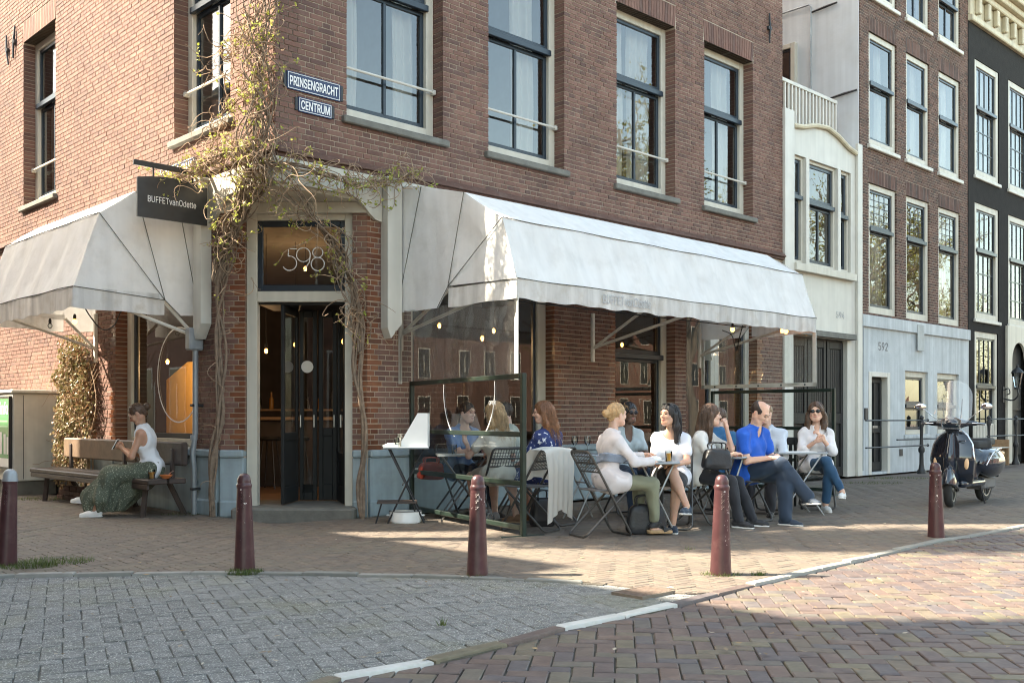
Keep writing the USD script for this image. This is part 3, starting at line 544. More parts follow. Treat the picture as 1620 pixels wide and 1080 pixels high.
# rooms behind the glass
put('room_floor', MB().slab(Polygon([(1.75, .31), (10.05, .31), (10.05, 7.5), (.31, 7.5), (.31, 1.75)]), .02, .125), M['floor_wood'], caf)
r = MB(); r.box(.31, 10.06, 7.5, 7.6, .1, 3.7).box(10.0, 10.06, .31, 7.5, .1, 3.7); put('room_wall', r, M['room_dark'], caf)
put('ceiling', MB().slab(Polygon([(1.55, .31), (10.06, .31), (10.06, 7.6), (.31, 7.6), (.31, 1.55)]), 3.72, 3.8), M['room'], caf)
put('upper_floor', MB().box(.31, 10.06, .31, 7.6, 4.35, 4.5), M['room'], caf); put('upper_room_wall', MB().box(.31, 10.06, 5.0, 5.1, 4.5, 9.0).box(2.7, 2.8, .9, 5, 4.5, 9).box(5.1, 5.2, .9, 5, 4.5, 9).box(7.5, 7.6, .9, 5, 4.5, 9).box(.31, 5.0, 3.2, 3.3, 4.5, 9), M['room'], caf)
put('upper_ceiling', MB().box(.31, 10.06, .31, 7.6, 8.85, 8.95), M['room'], caf)
put('partition', MB().prism(Polygon([(-5.3, .126), (-5.3, 1.75), (-4.6, 2.0), (-3.9, 2.0), (-3.2, 1.5), (-2.9, .126)]), 1.25, 1.32, M=FL), M['ochre'], caf, label='ochre yellow partition')
# ---- white narrow house with a terrace
wh = house('white_house', 'narrow white house with a curved parapet, roof railing and black garage door')
A0, A1 = 10.37, 13.31; hx = [(10.76, 12.79, -.1, 2.68), (10.74, 12.93, 4.0, 6.0)]
top = [(A0 + .34, 6.50), (A0 + .7, 6.54), (A0 + 1.15, 6.66), (A0 + 1.6, 6.70), (A0 + 2.0, 6.62), (A0 + 2.4, 6.48), (A1 - .22, 6.42)]
P = Polygon([(A0 + .001, 0), (A0 + .001, 6.45)] + top + [(A1 - .001, 6.4), (A1 - .001, 0)])
for h in hx: P = P.difference(sbox(h[0], h[2], h[1], h[3]))
put('wall', MB().prism(P, 0, .3), M['white_paint'], wh)
put('parapet_moulding', MB().tube([(x, -.03, z) for x, z in top], .045, 8), M['gilt'], wh, smooth=40)
put('pilaster', MB().rbox(A0 + .002, A0 + .33, -.06, -.002, 2.8, 6.75), M['white_paint'], wh); put('pilaster', MB().rbox(A1 - .2, A1 - .004, -.06, -.002, 0, 6.62), M['white_paint'], wh)
put('pilaster', MB().rbox(A0 + .002, A0 + .3, -.05, -.002, 0, 2.7), M['white_paint'], wh)
put('ledge', MB().rbox(10.7, 13.0, -.1, .0, 3.86, 3.998), M['cream'], wh); put('ledge', MB().rbox(10.7, 12.95, -.12, .0, 2.69, 2.8), M['stone'], wh)
for x0, x1, m in ((10.75, 11.18, .99), (11.30, 12.38, .6), (12.50, 12.92, .55)):
    window(wh, FR, x0, x1, 4.0, 6.0, rec=.05, cw=.06, meet=m if m < .9 else .62, mull=x1 - x0 > .8, sill=None, foot=.08, curt=None, sw=.06)
put('mullion', MB().rbox(11.181, 11.299, -.02, .12, 4.0, 6.0).rbox(12.381, 12.499, -.02, .12, 4.0, 6.0), M['white_paint'], wh)
gd = put('garage_door', MB().rbox(10.76, 12.79, .10, .16, 0, 2.68), M['garage'], wh)
for x0, x1 in ((10.80, 11.36), (11.40, 12.08), (12.12, 12.75)):
    put('panel', MB().rbox(x0, x0 + .09, .07, .10, .02, 2.64).rbox(x1 - .09, x1, .07, .10, .02, 2.64).rbox(x0 + .09, x1 - .09, .071, .10, 2.5, 2.64).rbox(x0 + .09, x1 - .09, .071, .10, .02, .2).rbox(x0 + .09, x1 - .09, .071, .10, 1.05, 1.25), M['garage'], gd)
    n = 6
    for k in range(n): xa = x0 + .10 + k * (x1 - x0 - .2) / n; put('board', MB().rbox(xa, xa + (x1 - x0 - .2) / n - .012, .085, .1, 1.26, 2.49, .005), M['garage'], gd)
put('house_number', MB().text('594', .13, Tr(12.5, -.004, 3.1), .003), M['letter_grey'], wh)
put('terrace', MB().box(A0 + .01, A1 - .01, .3, 6, 6.3, 6.4), M['roof'], wh)
rl = put('railing', MB().rbox(10.4, 12.9, .27, .33, 7.42, 7.49).rbox(10.4, 12.9, .28, .32, 6.56, 6.60), M['white_paint'], wh)
for k in range(20): x = 10.44 + k * .128; put('baluster', MB().rbox(x - .022, x + .022, .278, .322, 6.42, 7.42), M['white_paint'], rl)
put('back_wall', MB().box(A0 + .01, A1 - .01, 6, 6.2, 0, 6.4), M['white_paint'], wh)
# ---- brown brick house
br = house('brown_house', 'tall brown brick house with a pale blue ground floor, number 592')
B0, B1 = 13.31, 18.67; COL = [(13.67, 14.92), (15.37, 16.54), (17.02, 18.22)]
hs = []
for a, b in COL:
    for z0, z1 in ((3.30, 5.95), (6.72, 9.03), (9.75, 11.6)): hs += [(a, b, z0, z1, True), (a - .02, b + .02, z1, z1 + .30, False)]
it = [(i, FR) for i in lay(B0, B1, 3.25, 11.2, hs, course=.058, L=.2, seed=9, reveal=.08)]
k = 50
for a, b in COL:
    for z1 in (5.95, 9.03): it += [(i, FR) for i in arch(a, b, z1, z1 + .30, skew=.02, seed=k)]; k += 1
core = MB(); wall_plate(B0, B1, 3.2, 13.5, [h for h in hs if h[4]], 0, .3, FR, core); bw = put('wall', core, M['mortar'], br)
bricks_to(bw, it, None, M['brick_dark'], M['brick_glazed'], H)
lo = [(13.62, 14.56, .05, 2.1), (15.27, 16.40, .80, 2.17), (16.90, 18.08, .80, 2.17)]
put('plaster_front', wall_plate(B0 + .001, B1, 0, 3.2, lo, -.03, .28, FR).rbox(B0 + .001, B1 - .001, -.075, -.031, 3.0, 3.24), M['blue_plaster'], br)
put('wall_plate', MB().rbox(15.77, 16.1, -.085, -.0755, 2.62, 3.19), M['zinc'], br)
put('house_number', MB().text('592', .17, Tr(14.25, -.032, 2.55), .003), M['plastic_grey'], br)
put('side_wall', MB().box(B0 - .02, B0 + .25, .02, 9, 3.2, 13.5).box(B0 + .26, B1, 8.7, 9, 0, 13.5), M['white_wall'], br, label='whitewashed side wall')
put('roof', MB().box(B0, B1, .0, 9, 13.5, 13.7), M['roof'], br)
FS = np.array([[0, 1, 0, B0 - .02], [-1, 0, 0, 0], [0, 0, 1, 0], [0, 0, 0, 1.]])
window(br, FS, -2.5, -1.38, 7.55, 9.04, rec=-.12, cw=.1, meet=1.0, mull=False, sill=None, foot=.1)
put('window_backing', MB().box(-2.44, -1.44, -.03, -.012, 7.6, 9.0, M=FS), M['black'], br)
for x, z, tl_ in ((-.75, 9.6, -.28), (-.32, 7.72, -.3)):
    put('wall_anchor', MB().tube(np.array([[x - .3, -.03, z - .02], [x, -.04, z], [x + .28, -.03, z + .02]]) @ FS[:3, :3].T + FS[:3, 3], [.018, .026, .018], 6), M['iron'], br)
put('pipe', MB().tube(np.array([[-2.6, -.04, 9.75], [-1.1, -.04, 9.75], [-1.05, -.04, 9.7], [-1.05, -.04, 6.5]]) @ FS[:3, :3].T + FS[:3, 3], .018, 6), M['zinc'], br)
for k, (a, b) in enumerate(COL):
    window(br, FR, a, b, 3.30, 5.95, rec=.03, cw=.12, meet=.66, mull=False, lead=True, sill=None, foot=.14, curt=[((.05, .95, 'curtain'),), (), ((0, .9, 'curtain'),)][k])
    window(br, FR, a, b, 6.72, 9.03, rec=.03, cw=.12, meet=.55, mull=False, sill='white_paint', foot=.14, curt=[((.72, 1, 'curtain'),), ((.7, 1, 'curtain'),), ((.68, 1, 'curtain'),)][k])
    window(br, FR, a, b, 9.75, 11.6, rec=.03, cw=.12, meet=.5, mull=True, sill='white_paint', foot=.14)
dd = put('door', MB().rbox(13.74, 14.44, .1, .15, .05, 2.0).rbox(13.78, 13.86, .07, .1, .08, 1.96).rbox(14.32, 14.4, .07, .1, .08, 1.96).rbox(13.86, 14.32, .071, .1, .08, .25).rbox(13.86, 14.32, .071, .1, .85, 1.0).rbox(13.86, 14.32, .071, .1, 1.88, 1.96).rbox(14.05, 14.13, .072, .1, .25, 1.88), M['garage'], br)
put('door_frame', MB().rbox(13.62, 13.739, -.04, .15, .0, 2.1).rbox(14.441, 14.56, -.04, .15, .0, 2.1).rbox(13.74, 14.44, -.039, .15, 2.001, 2.1), M['white_paint'], br)
for a, b in ((15.27, 16.40), (16.90, 18.08)): window(br, FR, a, b, .80, 2.17, rec=.02, cw=.13, meet=.45, mull=False, sill='blue_plaster', foot=.1, gl='glass')
put('intercom', MB().rbox(13.42, 13.54, -.06, -.03, 1.12, 1.36, .008), M['iron'], br)
put('letter_slot', MB().rbox(13.98, 14.2, .06, .072, .95, 1.0, .003), M['steel'], br)
put('vent', MB().rbox(15.0, 15.14, -.045, -.03, .35, .5, .004), M['iron'], br)
put('cable', MB().tube([(13.36, -.04, 0.1), (13.36, -.045, 3.0)], .012, 6), M['zinc'], br)
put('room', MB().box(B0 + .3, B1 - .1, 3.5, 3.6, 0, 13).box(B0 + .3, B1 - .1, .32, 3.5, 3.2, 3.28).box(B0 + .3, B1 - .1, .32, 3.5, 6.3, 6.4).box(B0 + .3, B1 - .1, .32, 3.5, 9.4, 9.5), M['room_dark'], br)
# ---- black house with a pale cornice
bl = house('black_house', 'black painted brick house with white sash windows and a heavy cream cornice')
D0, D1 = 18.67, 26.5; CB = [(19.05, 20.56), (21.2, 22.7), (23.4, 24.9)]
hs = [(a, b, z0, z1, True) for a, b in CB for z0, z1 in ((3.55, 6.35), (7.0, 9.8))] + [(19.05, 20.5, .6, 3.25, True), (21.2, 22.4, .0, 3.25, True), (23.4, 24.9, .6, 3.25, True)]
put('wall', wall_plate(D0 + .002, D1, 0, 10.6, hs, -.02, .3, FR), M['black_brick'], bl)
for a, b in CB:
    window(bl, FR, a, b, 3.55, 6.35, rec=.0, cw=.15, meet=.6, mull=False, upper_bars=(4, 0), lower_bars=(4, 3), sill='white_paint', foot=.15, sw=.045, curt=[(.0, .3, 'curtain')])
    window(bl, FR, a, b, 7.0, 9.8, rec=.0, cw=.15, meet=.6, mull=False, upper_bars=(4, 0), lower_bars=(4, 3), sill='white_paint', foot=.15, sw=.045, curt=[(.75, 1, 'curtain')])
for a, b in ((19.05, 20.5), (23.4, 24.9)): window(bl, FR, a, b, .6, 3.25, rec=.0, cw=.15, meet=.5, mull=False, upper_bars=(4, 0), lower_bars=(3, 0), sill='white_paint', foot=.12, sw=.045)
su = Polygon([(21.0, 0), (21.0, 3.5), (22.6, 3.5), (22.6, 0)]).difference(shapely.union_all([sbox(21.3, -.1, 22.3, 2.6), Point(21.8, 2.6).buffer(.5, 16)]))
put('door_surround', MB().prism(su, -.08, -.021), M['cream'], bl); put('door', MB().rbox(21.3, 22.3, .05, .1, .0, 3.1).rbox(21.4, 22.2, .02, .05, .2, 1.2).rbox(21.4, 22.2, .02, .05, 1.35, 2.2), M['garage'], bl)
co = MB()
for z0, z1, d in ((10.6, 10.75, .12), (10.75, 11.2, .07), (11.2, 11.35, .2), (11.35, 11.5, .32), (11.5, 11.7, .46), (11.7, 11.82, .55)): co.rbox(D0 + .01, D1, -d, .3, z0, z1 - .001, .02)
put('cornice', co, M['gilt'], bl)
for k in range(14): x = D0 + .25 + k * .56; put('cornice_bracket', MB().rbox(x, x + .16, -.19, -.071, 10.8, 11.19, .02), M['gilt'], bl)
put('roof', MB().box(D0, D1, .3, 9, 10.6, 11.6).box(D1 - .2, D1, .3, 9, 0, 10.6), M['roof'], bl)
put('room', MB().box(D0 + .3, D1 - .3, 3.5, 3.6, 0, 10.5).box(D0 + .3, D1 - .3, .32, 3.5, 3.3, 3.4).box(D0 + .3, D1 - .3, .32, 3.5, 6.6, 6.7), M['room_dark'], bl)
# ---- houses across the side street (left of the picture): their roofs cut the sunlight on the ground; and houses over the canal
def plain_house(name, label, x0, x1, y0, y1, zt, faces, matw, rows, gable=None, at=(C0[0], C0[1], 0), rz=TH):
    h = thing(name, label, 'building', at, rz)
    put('wall', MB().box(x0, x1, y0, y1, 0, zt), M[matw], h); put('roof', MB().box(x0 - .1, x1 + .1, y0 - .02, y1 + .02, zt, zt + .22), M['roof'], h)
    fr, pn = MB(), MB()
    if gable: put('gable_front', MB().box(x1 - .4, x1 + .06, y0, y1, .0, gable), M[matw], h)
    for ax, off, lo_, hi_ in faces:
        n = max(1, int((hi_ - lo_) / 2.0))
        for i in range(n):
            c = lo_ + (hi_ - lo_) * (i + .5) / n
            for zb in rows:
                if zb + 2 > zt: continue
                for mb, g_, o in ((fr, .54, .02), (pn, .48, .03), (fr, .03, .04)):
                    sgn = math.copysign(1, off[1]); v = off[0]
                    if ax == 'x': mb.box(min(v, v + sgn * o), max(v, v + sgn * o), c - g_, c + g_, zb + .6 - g_, zb + 1.6 + g_)
                    else: mb.box(c - g_, c + g_, min(v, v + sgn * o), max(v, v + sgn * o), zb + .6 - g_, zb + 1.6 + g_)
    put('window_frames', fr, M['white_paint'], h); put('panes', pn, M['black'], h); return h
rows = (.6, 3.9, 7.2, 10.4, 13.4)
plain_house('town_house', 'brick house on the opposite corner of the side street', -17, -8, -7.5, .60, 12.1, [('x', (-8, 1), -7, .5), ('y', (-7.5, -1), -16.5, -8.5)], 'brick', rows)
plain_house('town_house', 'low brick house in the side street beside the opposite corner', -17, -8, .62, 3.3, 9.75, [('x', (-8, 1), 1.1, 3.2)], 'brick_dark', rows)
plain_house('town_house', 'slightly taller brick house in the middle of the side street row', -17, -8, 3.32, 7.2, 10.45, [('x', (-8, 1), 3.5, 7.1)], 'brick', rows)
plain_house('town_house', 'broad brick house with a straight gable further down the side street', -17, -8.1, 7.22, 12.1, 10.5, [('x', (-8.04, 1), 7.6, 11.9)], 'brick_dark', rows, gable=12.75)
plain_house('town_house', 'long low brick house at the far end of the side street row', -17, -8, 12.12, 30, 10.5, [('x', (-8, 1), 12.4, 29.5)], 'brick', rows)
for k in range(14):
    x = -14 + k * 9.0; hgt = 12 + 3.5 * meshkit.noise(np.array([k * 1.7, .5, .5]))
    plain_house('canal_house', ['red brick', 'dark brick', 'brown brick', 'black painted'][k % 4] + f' canal house across the water, {["first", "second", "third", "fourth", "fifth", "sixth", "seventh", "eighth", "ninth", "tenth", "eleventh", "twelfth", "thirteenth", "fourteenth"][k]} from the bridge', x, x + 8.9, -52, -44, hgt, [('y', (-44, 1), x + .5, x + 8.4)], ['brick', 'brick_dark', 'brick_dark', 'black_brick'][k % 4], rows)
# ---------------------------------------------------------------- things on and around the corner house
def P(px, py, Y): return np.array([(px - 810) / 1590 * Y, Y, EYE - (py - 660) / 1590 * Y])
def fineprism(poly, maxe, y=0.0):
    m = trimesh.creation.extrude_polygon(poly, .01, engine='earcut'); keep = np.abs(m.face_normals[:, 2] - 1) < .01
    v, f = trimesh.remesh.subdivide_to_size(m.vertices, m.faces[keep], maxe, max_iter=12); m2 = trimesh.Trimesh(v, f); m2.merge_vertices()
    return np.array(m2.vertices)[:, :2], np.array(m2.faces)
def awning(label, F, x0, x1, prof, hub, drop, depthname, wall_low, ribs, text_at=None):
    aw = thing('awning', label, 'awning', (C0[0], C0[1], 0), TH)
    pr = np.array(prof); seg = np.r_[0, np.cumsum(np.linalg.norm(np.diff(pr, axis=0), axis=1))]; ns = 26; nx = int((x1 - x0) / .07)
    u = np.sort(np.r_[np.linspace(0, seg[-1], ns), seg[1:-1]]); pz = np.stack([np.interp(u, seg, pr[:, 0]), np.interp(u, seg, pr[:, 1])], 1)
    xs = np.linspace(x0, x1, nx); V = []
    for k, (p, z) in enumerate(pz):
        edge = np.min(np.abs(seg - u[k])); sag = .02 * min(1, edge / .3)
        wob = .012 * np.sin(xs * 9 + p * 2) * min(1, edge / .25) + .01 * (meshkit.fbm(np.stack([xs * 3, np.full(nx, u[k] * 2), np.full(nx, x0)], -1), 3) - .5)
        rs = np.abs(np.sin(np.pi * (xs - x0) / (x1 - x0) * ribs)) ** .6
        V.append(np.stack([xs, -p - wob + sag * rs * .6, z - sag * rs + wob * .6], 1))
    i, j = np.meshgrid(np.arange(len(pz) - 1), np.arange(nx - 1), indexing='ij'); q = np.stack([i * nx + j, (i + 1) * nx + j, (i + 1) * nx + j + 1, i * nx + j + 1], -1).reshape(-1, 4)
    put('canopy', MB().add(np.vstack(V) @ F[:3, :3].T + F[:3, 3], q), M['canvas'], aw, smooth=35)
    low = np.array([-pr[-1, 0], pr[-1, 1]]); side = Polygon([(p, z) for p, z in prof] + [(hub[0], hub[1]), (hub[0] - .19, drop), (.0, wall_low)])
    for k, xe in enumerate((x0, x1)):
        v, f = fineprism(side, .11); n3 = meshkit.fbm(np.c_[v * 2.6, np.full(len(v), k * 9.0)], 3) - .5; ridge = np.sin(v[:, 0] * 9 + v[:, 1] * 4 + 2 * n3)
        off = .05 * n3 + .007 * ridge
        vv = np.stack([np.full(len(v), xe) + off * (1 if k else -1), -v[:, 0], v[:, 1]], 1)
        put('side_panel', MB().add(vv @ F[:3, :3].T + F[:3, 3], f if k == 0 else f[:, ::-1]), M['canvas'], aw, smooth=True)
        sm = MB(); xx = xe + (-.014 if k == 0 else .014)
        lines = [[(hub[0], hub[1]), prof[3]], [(hub[0], hub[1]), prof[2]], [(.02, wall_low), prof[1]], [(hub[0], hub[1]), prof[4]], [(hub[0], hub[1]), (hub[0] - .19, drop)]]
        for ln in lines:
            a, b = np.array(ln[0]), np.array(ln[1]); t = np.linspace(0, 1, 12)[:, None]; pp = a + (b - a) * t
            sm.tube(np.stack([np.full(12, xx), -pp[:, 0], pp[:, 1]], 1) @ F[:3, :3].T + F[:3, 3], .0045, 5)
        put('seam', sm, M['seam'], aw)
    # valance round the front and the sides, rippled at its hem
    pts = [(x0 - .004, -hub[0])] + [(x0 - .004, -y) for y in np.linspace(hub[0] + .1, pr[-1, 0], 10)] + [(x, -pr[-1, 0] - .004) for x in np.linspace(x0 + .03, x1 - .03, int((x1 - x0) / .06))] + [(x1 + .004, -y) for y in np.linspace(pr[-1, 0], hub[0] + .1, 10)] + [(x1 + .004, -hub[0])]
    pts = np.array(pts); n = len(pts); zt = pr[-1, 1]; s = np.arange(n); rows = []
    nrm = np.gradient(pts, axis=0); nrm = np.stack([nrm[:, 1], -nrm[:, 0]], 1); nrm /= np.linalg.norm(nrm, axis=1, keepdims=True)
    for k in range(5):
        w = k / 4; hem = (zt - drop) * w * (1 + .035 * np.sin(s * .9) * w + .03 * np.sin(s * .37 + 1))
        rp = pts + nrm * ((.008 * w * np.sin(s * .8 + x0))[:, None] + .010 * w * np.sin(s * .23)[:, None]); rows.append(np.c_[rp, zt - hem])
    i, j = np.meshgrid(np.arange(4), np.arange(n - 1), indexing='ij'); q = np.stack([i * n + j, (i + 1) * n + j, (i + 1) * n + j + 1, i * n + j + 1], -1).reshape(-1, 4)
    put('valance', MB().add(np.vstack(rows) @ F[:3, :3].T + F[:3, 3], q), M['canvas_hem'], aw, smooth=True)
    fs = MB()
    for (p, z) in (prof[3], prof[4]):
        fs.tube(np.array([[x, -p - .006 + .004 * math.sin(x * 7), z + .004 + .004 * math.sin(x * 5)] for x in np.linspace(x0, x1, 60)]) @ F[:3, :3].T + F[:3, 3], .0055, 5)
    fs.tube(np.array([[x, -.02, prof[0][1] + .005] for x in (x0, x1)]) @ F[:3, :3].T + F[:3, 3], .012, 5); put('seam', fs, M['seam'], aw)
    # frame arms beneath
    for xx in [x0 + .05] + [x0 + (x1 - x0) * t for t in ((.57,) if ribs > 5 else ())] + [x1 - .05]:
        for (p, z) in ((pr[-1, 0] - .03, pr[-1, 1] - .03), (1.0 * hub[0], hub[1] + .0)):
            put('arm', MB().tube(np.array([[xx, -.04, wall_low - .25], [xx, -p, z]]) @ F[:3, :3].T + F[:3, 3], .021, 6), M['frame_white'], aw, smooth=50)
        put('wall_bracket', MB().rbox(xx - .025, xx + .025, -.05, -.0, wall_low - .45, wall_low + .25, M=F), M['frame_white'], aw)
    put('front_bar', MB().tube(np.array([[x0 + .04, -pr[-1, 0] + .03, pr[-1, 1] - .03], [x1 - .04, -pr[-1, 0] + .03, pr[-1, 1] - .03]]) @ F[:3, :3].T + F[:3, 3], .02, 6), M['frame_white'], aw)
    put('cable', MB().tube(spline([(x1 - .1, -.5, 2.55), (x1 - .3, -.8, 2.45), (x1 - .35, -.9, 2.25), (x1 - .45, -1.0, 2.2), (x1 - .55, -1.1, 2.35), (x1 - .6, -1.2, 2.55)], 24) @ F[:3, :3].T + F[:3, 3], .008, 5).tube(np.array([[x0 + .3, -1.3, 2.52], [x1 - .6, -1.25, 2.52]]) @ F[:3, :3].T + F[:3, 3], .008, 5), M['cable'], aw)
    if text_at: put('lettering', MB().text('BUFFETvanOdette', .10, F @ Tr(text_at, -pr[-1, 0] - .024, drop + .06), .003, fit=.88), M['letter_grey'], aw)
    return aw
PR = [(0, 3.93), (.49, 3.86), (1.24, 3.67), (1.85, 3.30), (2.07, 2.63)]
awning('long white canvas awning shading the terrace along the canal front', FR, 1.65, 7.85, PR, (.97, 2.65), 2.42, 'r', 2.42, 8, 3.45)
PL = [(0, 4.02), (.33, 3.96), (.8, 3.78), (1.22, 3.47), (1.5, 2.62)]
awning('shorter white canvas awning over the bench in the side street', FL, -4.88, -1.72, PL, (.45, 2.55), 2.38, 'l', 2.40, 5)
# lit bulbs under the awnings
def bulb_lamp(pos, label, lit=True, r=.032):
    b = thing('festoon_bulb', label, 'light bulb', pos, group='bulbs strung under the awnings')
    put('socket', MB().lathe([(0, .0), (.018, 0), (.02, .05), (.012, .075), (0, .08)], 12), M['cable'], b, smooth=40)
    put('bulb', MB().ell((0, 0, -.022), (r, r, r * 1.15), 2), M['bulb'] if lit else M['glass_thin'], b, smooth=True)
for (a, o), lb in (((6.75, 1.35), 'lit bulb nearest the white end frame of the long awning, alone'), ((7.45, 1.75), 'left one of the pair of lit bulbs at the long awning\'s far corner'), ((7.6, 1.72), 'right one of the pair of lit bulbs at the long awning\'s far corner')): bulb_lamp(W(a, -o, 2.47), lb)
bulb_lamp(W(-.8, 3.55, 2.42), 'yellowish lit bulb under the side street awning')
bulb_lamp(W(-.7, 4.7, 2.45), 'unlit bulb at the far end of the side street awning', False)
# clear side curtains under the long awning
def vinyl(a, label, ztop, zbot, o0, o1, rim):
    t = thing('side_curtain', label, 'plastic curtain', (C0[0], C0[1], 0), TH)
    n, m = 22, 14; y, z = np.meshgrid(np.linspace(-o0, -o1, n), np.linspace(ztop, zbot, m), indexing='ij'); x = a + .035 * (meshkit.fbm(np.stack([y * 2.2, z * 1.7, 0 * y + a], -1), 3) - .5) + .012 * np.sin(y * 11 + z * 3)
    i, j = np.meshgrid(np.arange(n - 1), np.arange(m - 1), indexing='ij'); q = np.stack([i * m + j, i * m + j + 1, (i + 1) * m + j + 1, (i + 1) * m + j], -1).reshape(-1, 4)
    put('sheet', MB().add(np.stack([x, y, z], -1).reshape(-1, 3), q), M['vinyl'], t, smooth=True)
    for (y0, z0, y1, z1) in rim:
        put('border', MB().rbox(a - .006, a + .006, min(y0, y1) - .03, max(y0, y1) + .03, min(z0, z1) - .03, max(z0, z1) + .03, .003), M['frame_white'], t)
    return t
v = vinyl(1.665, 'clear plastic curtain between the long awning and the wind screen', 2.44, 1.60, .06, 2.05, [(-2.05, 2.4, -2.05, 1.60), (-.06, 2.38, -.06, 1.6)])
v = vinyl(7.84, 'clear plastic curtain with a white border at the far end of the long awning', 2.4, 1.66, .06, 2.05, [(-2.05, 2.4, -2.05, 1.66), (-.06, 2.4, -.06, 1.66), (-.06, 1.66, -2.05, 1.66)])
for k in range(5): put('eyelet', MB().lathe([(0, 0), (.014, 0), (.014, .004), (0, .005)], 10).xf(Tr(7.83, -.3 - k * .4, 1.66) @ Ry(-math.pi / 2)), M['iron'], v)
# wind screens: framed glass standing on feet
def screen(p0, p1, label, low=True, ring=True):
    p0, p1 = np.array(p0), np.array(p1); Lw = np.linalg.norm(p1 - p0); t = thing('wind_screen', label, 'wind screen', (*p0, 0), math.atan2(*(p1 - p0)[::-1]))
    for x0, x1, z0, z1, nm in ((0, .05, 0, 1.6, 'post'), (Lw - .05, Lw, 0, 1.6, 'post'), (.051, Lw - .051, 1.55, 1.6, 'rail'), (.051, Lw - .051, .98, 1.03, 'rail'), (.051, Lw - .051, .50, .55, 'rail'), (.051, Lw - .051, .07, .12, 'rail')):
        put(nm, MB().rbox(x0, x1, -.025, .025, z0, z1, .006), M['green_metal'], t)
    for z0, z1 in ((.12, .5), (.55, .98), (1.03, 1.55)): put('pane', MB().quad((.05, .002, z0), (Lw - .05, .0, z0), (Lw - .05, .003, z1), (.05, .0, z1)), M['glass_thin'], t)
    for x in (.06, Lw - .03): put('foot', MB().rbox(x - .02, x + .02, -.24, .24, .0, .025), M['green_metal'], t)
    if ring:
        put('ring_decal', MB().prism(Point(0, 0).buffer(.60, 40).difference(Point(0, 0).buffer(.588, 40)).intersection(sbox(-2, -.5, 2, .08)), 0, .003).xf(Tr(1.5, -.008, 1.46)), M['sign_white'], t)
        put('lettering', MB().text('OPEN', .04, Tr(2.05, -.012, 1.30), .003, True, fit=.14), M['sign_white'], t)
    return t
screen(W(1.78, -.12)[:2], W(1.12, -2.72)[:2], 'dark green framed glass wind screen at the near end of the terrace')
screen(W(8.0, -.12)[:2], W(8.0, -2.3)[:2], 'black framed glass wind screen at the far end of the terrace', ring=False)
# hanging sign, street plates
s = thing('hanging_sign', 'black board reading BUFFETvanOdette hanging from an iron bracket above the side awning', 'sign', (C0[0], C0[1], 0), TH)
FS_ = Tr(0, 1.36, 0)
tp = [(-.10 - .84 * u, 3.86 + .05 * math.sin(math.pi * u)) for u in np.linspace(0, 1, 20)]
put('board', MB().prism(Polygon(tp + [(-.94, 3.42), (-.10, 3.42)]), -.012, .012, M=FS_), M['black_panel'], s)
put('bracket', MB().rbox(-.98, .0, -.02, .02, 3.99, 4.05, M=FS_), M['iron'], s)
for x in (-.75, -.28): put('hook', MB().tube(np.array([[x, 0, 4.0], [x, 0, 3.9], [x + .01, 0, 3.86]]) + np.array([0, 1.36, 0]), .009, 6), M['iron'], s)
put('lettering', MB().text('BUFFETvanOdette', .070, FS_ @ Tr(-.53, -.0135, 3.60), .002, fit=.58), M['sign_white'], s)
def plate(F, xc, zc, wd, ht, txt, th, label, sx=1.0):
    s = thing('street_sign', label, 'street sign', (C0[0], C0[1], 0), TH); FF = F @ Tr(xc, -.012, zc)
    put('plate', MB().rbox(-wd / 2, wd / 2, -.012, .004, -ht / 2, ht / 2, .004, M=FF), M['sign_blue'], s)
    put('border', MB().prism(sbox(-wd / 2 + .012, -ht / 2 + .012, wd / 2 - .012, ht / 2 - .012).difference(sbox(-wd / 2 + .018, -ht / 2 + .018, wd / 2 - .018, ht / 2 - .018)), -.014, -.0125, M=FF), M['sign_white'], s)
    put('lettering', MB().text(txt, th, FF @ Tr(0, -.013, -th / 2), .002, True, fit=wd * sx), M['sign_white'], s)
    for x in (-wd / 2 - .02, wd / 2 + .02): put('bracket', MB().rbox(x - .02, x + .02, -.008, .02, -ht / 2 + .01, ht / 2 - .01, M=FF), M['iron'], s)
plate(FR, .485, 4.87, .70, .20, 'PRINSENGRACHT', .098, 'blue enamel street plate reading PRINSENGRACHT on the canal side wall', .90)
plate(FR, .50, 4.63, .44, .165, 'CENTRUM', .092, 'smaller blue enamel plate reading CENTRUM below the other plate', .85)
plate(FL, -2.3, 4.25, .93, .19, 'WETERINGSTRAAT', .098, 'blue street plate on the side street wall behind the vine twigs', .90)
# down pipe
pp = thing('down_pipe', 'grey down pipe with a box at its top beside the side window', 'pipe', (C0[0], C0[1], 0), TH)
put('pipe', MB().tube(np.array([(.0, 1.0)] * 0 + [[-.11, 1.66, .0], [-.11, 1.66, .55], [-.13, 1.655, .75], [-.10, 1.645, .98], [-.10, 1.64, 2.0]]), .034, 10), M['zinc'], pp, smooth=50)
put('pipe', MB().tube(np.array([[-.09, 1.61, 2.2], [-.09, 1.60, 3.2], [-.09, 1.60, 3.75]]), .016, 8), M['zinc'], pp, smooth=50)
put('box', MB().rbox(-.20, -.02, 1.58, 1.72, 1.97, 2.24, .02), M['zinc'], pp); put('collar', MB().lathe([(.04, 0), (.042, .01), (.042, .05), (.036, .06)], 12, (-.115, 1.655, .9)), M['zinc'], pp)
for z in (.3, 1.3): put('clip', MB().rbox(-.15, .0, 1.62, 1.69, z, z + .03), M['iron'], pp)
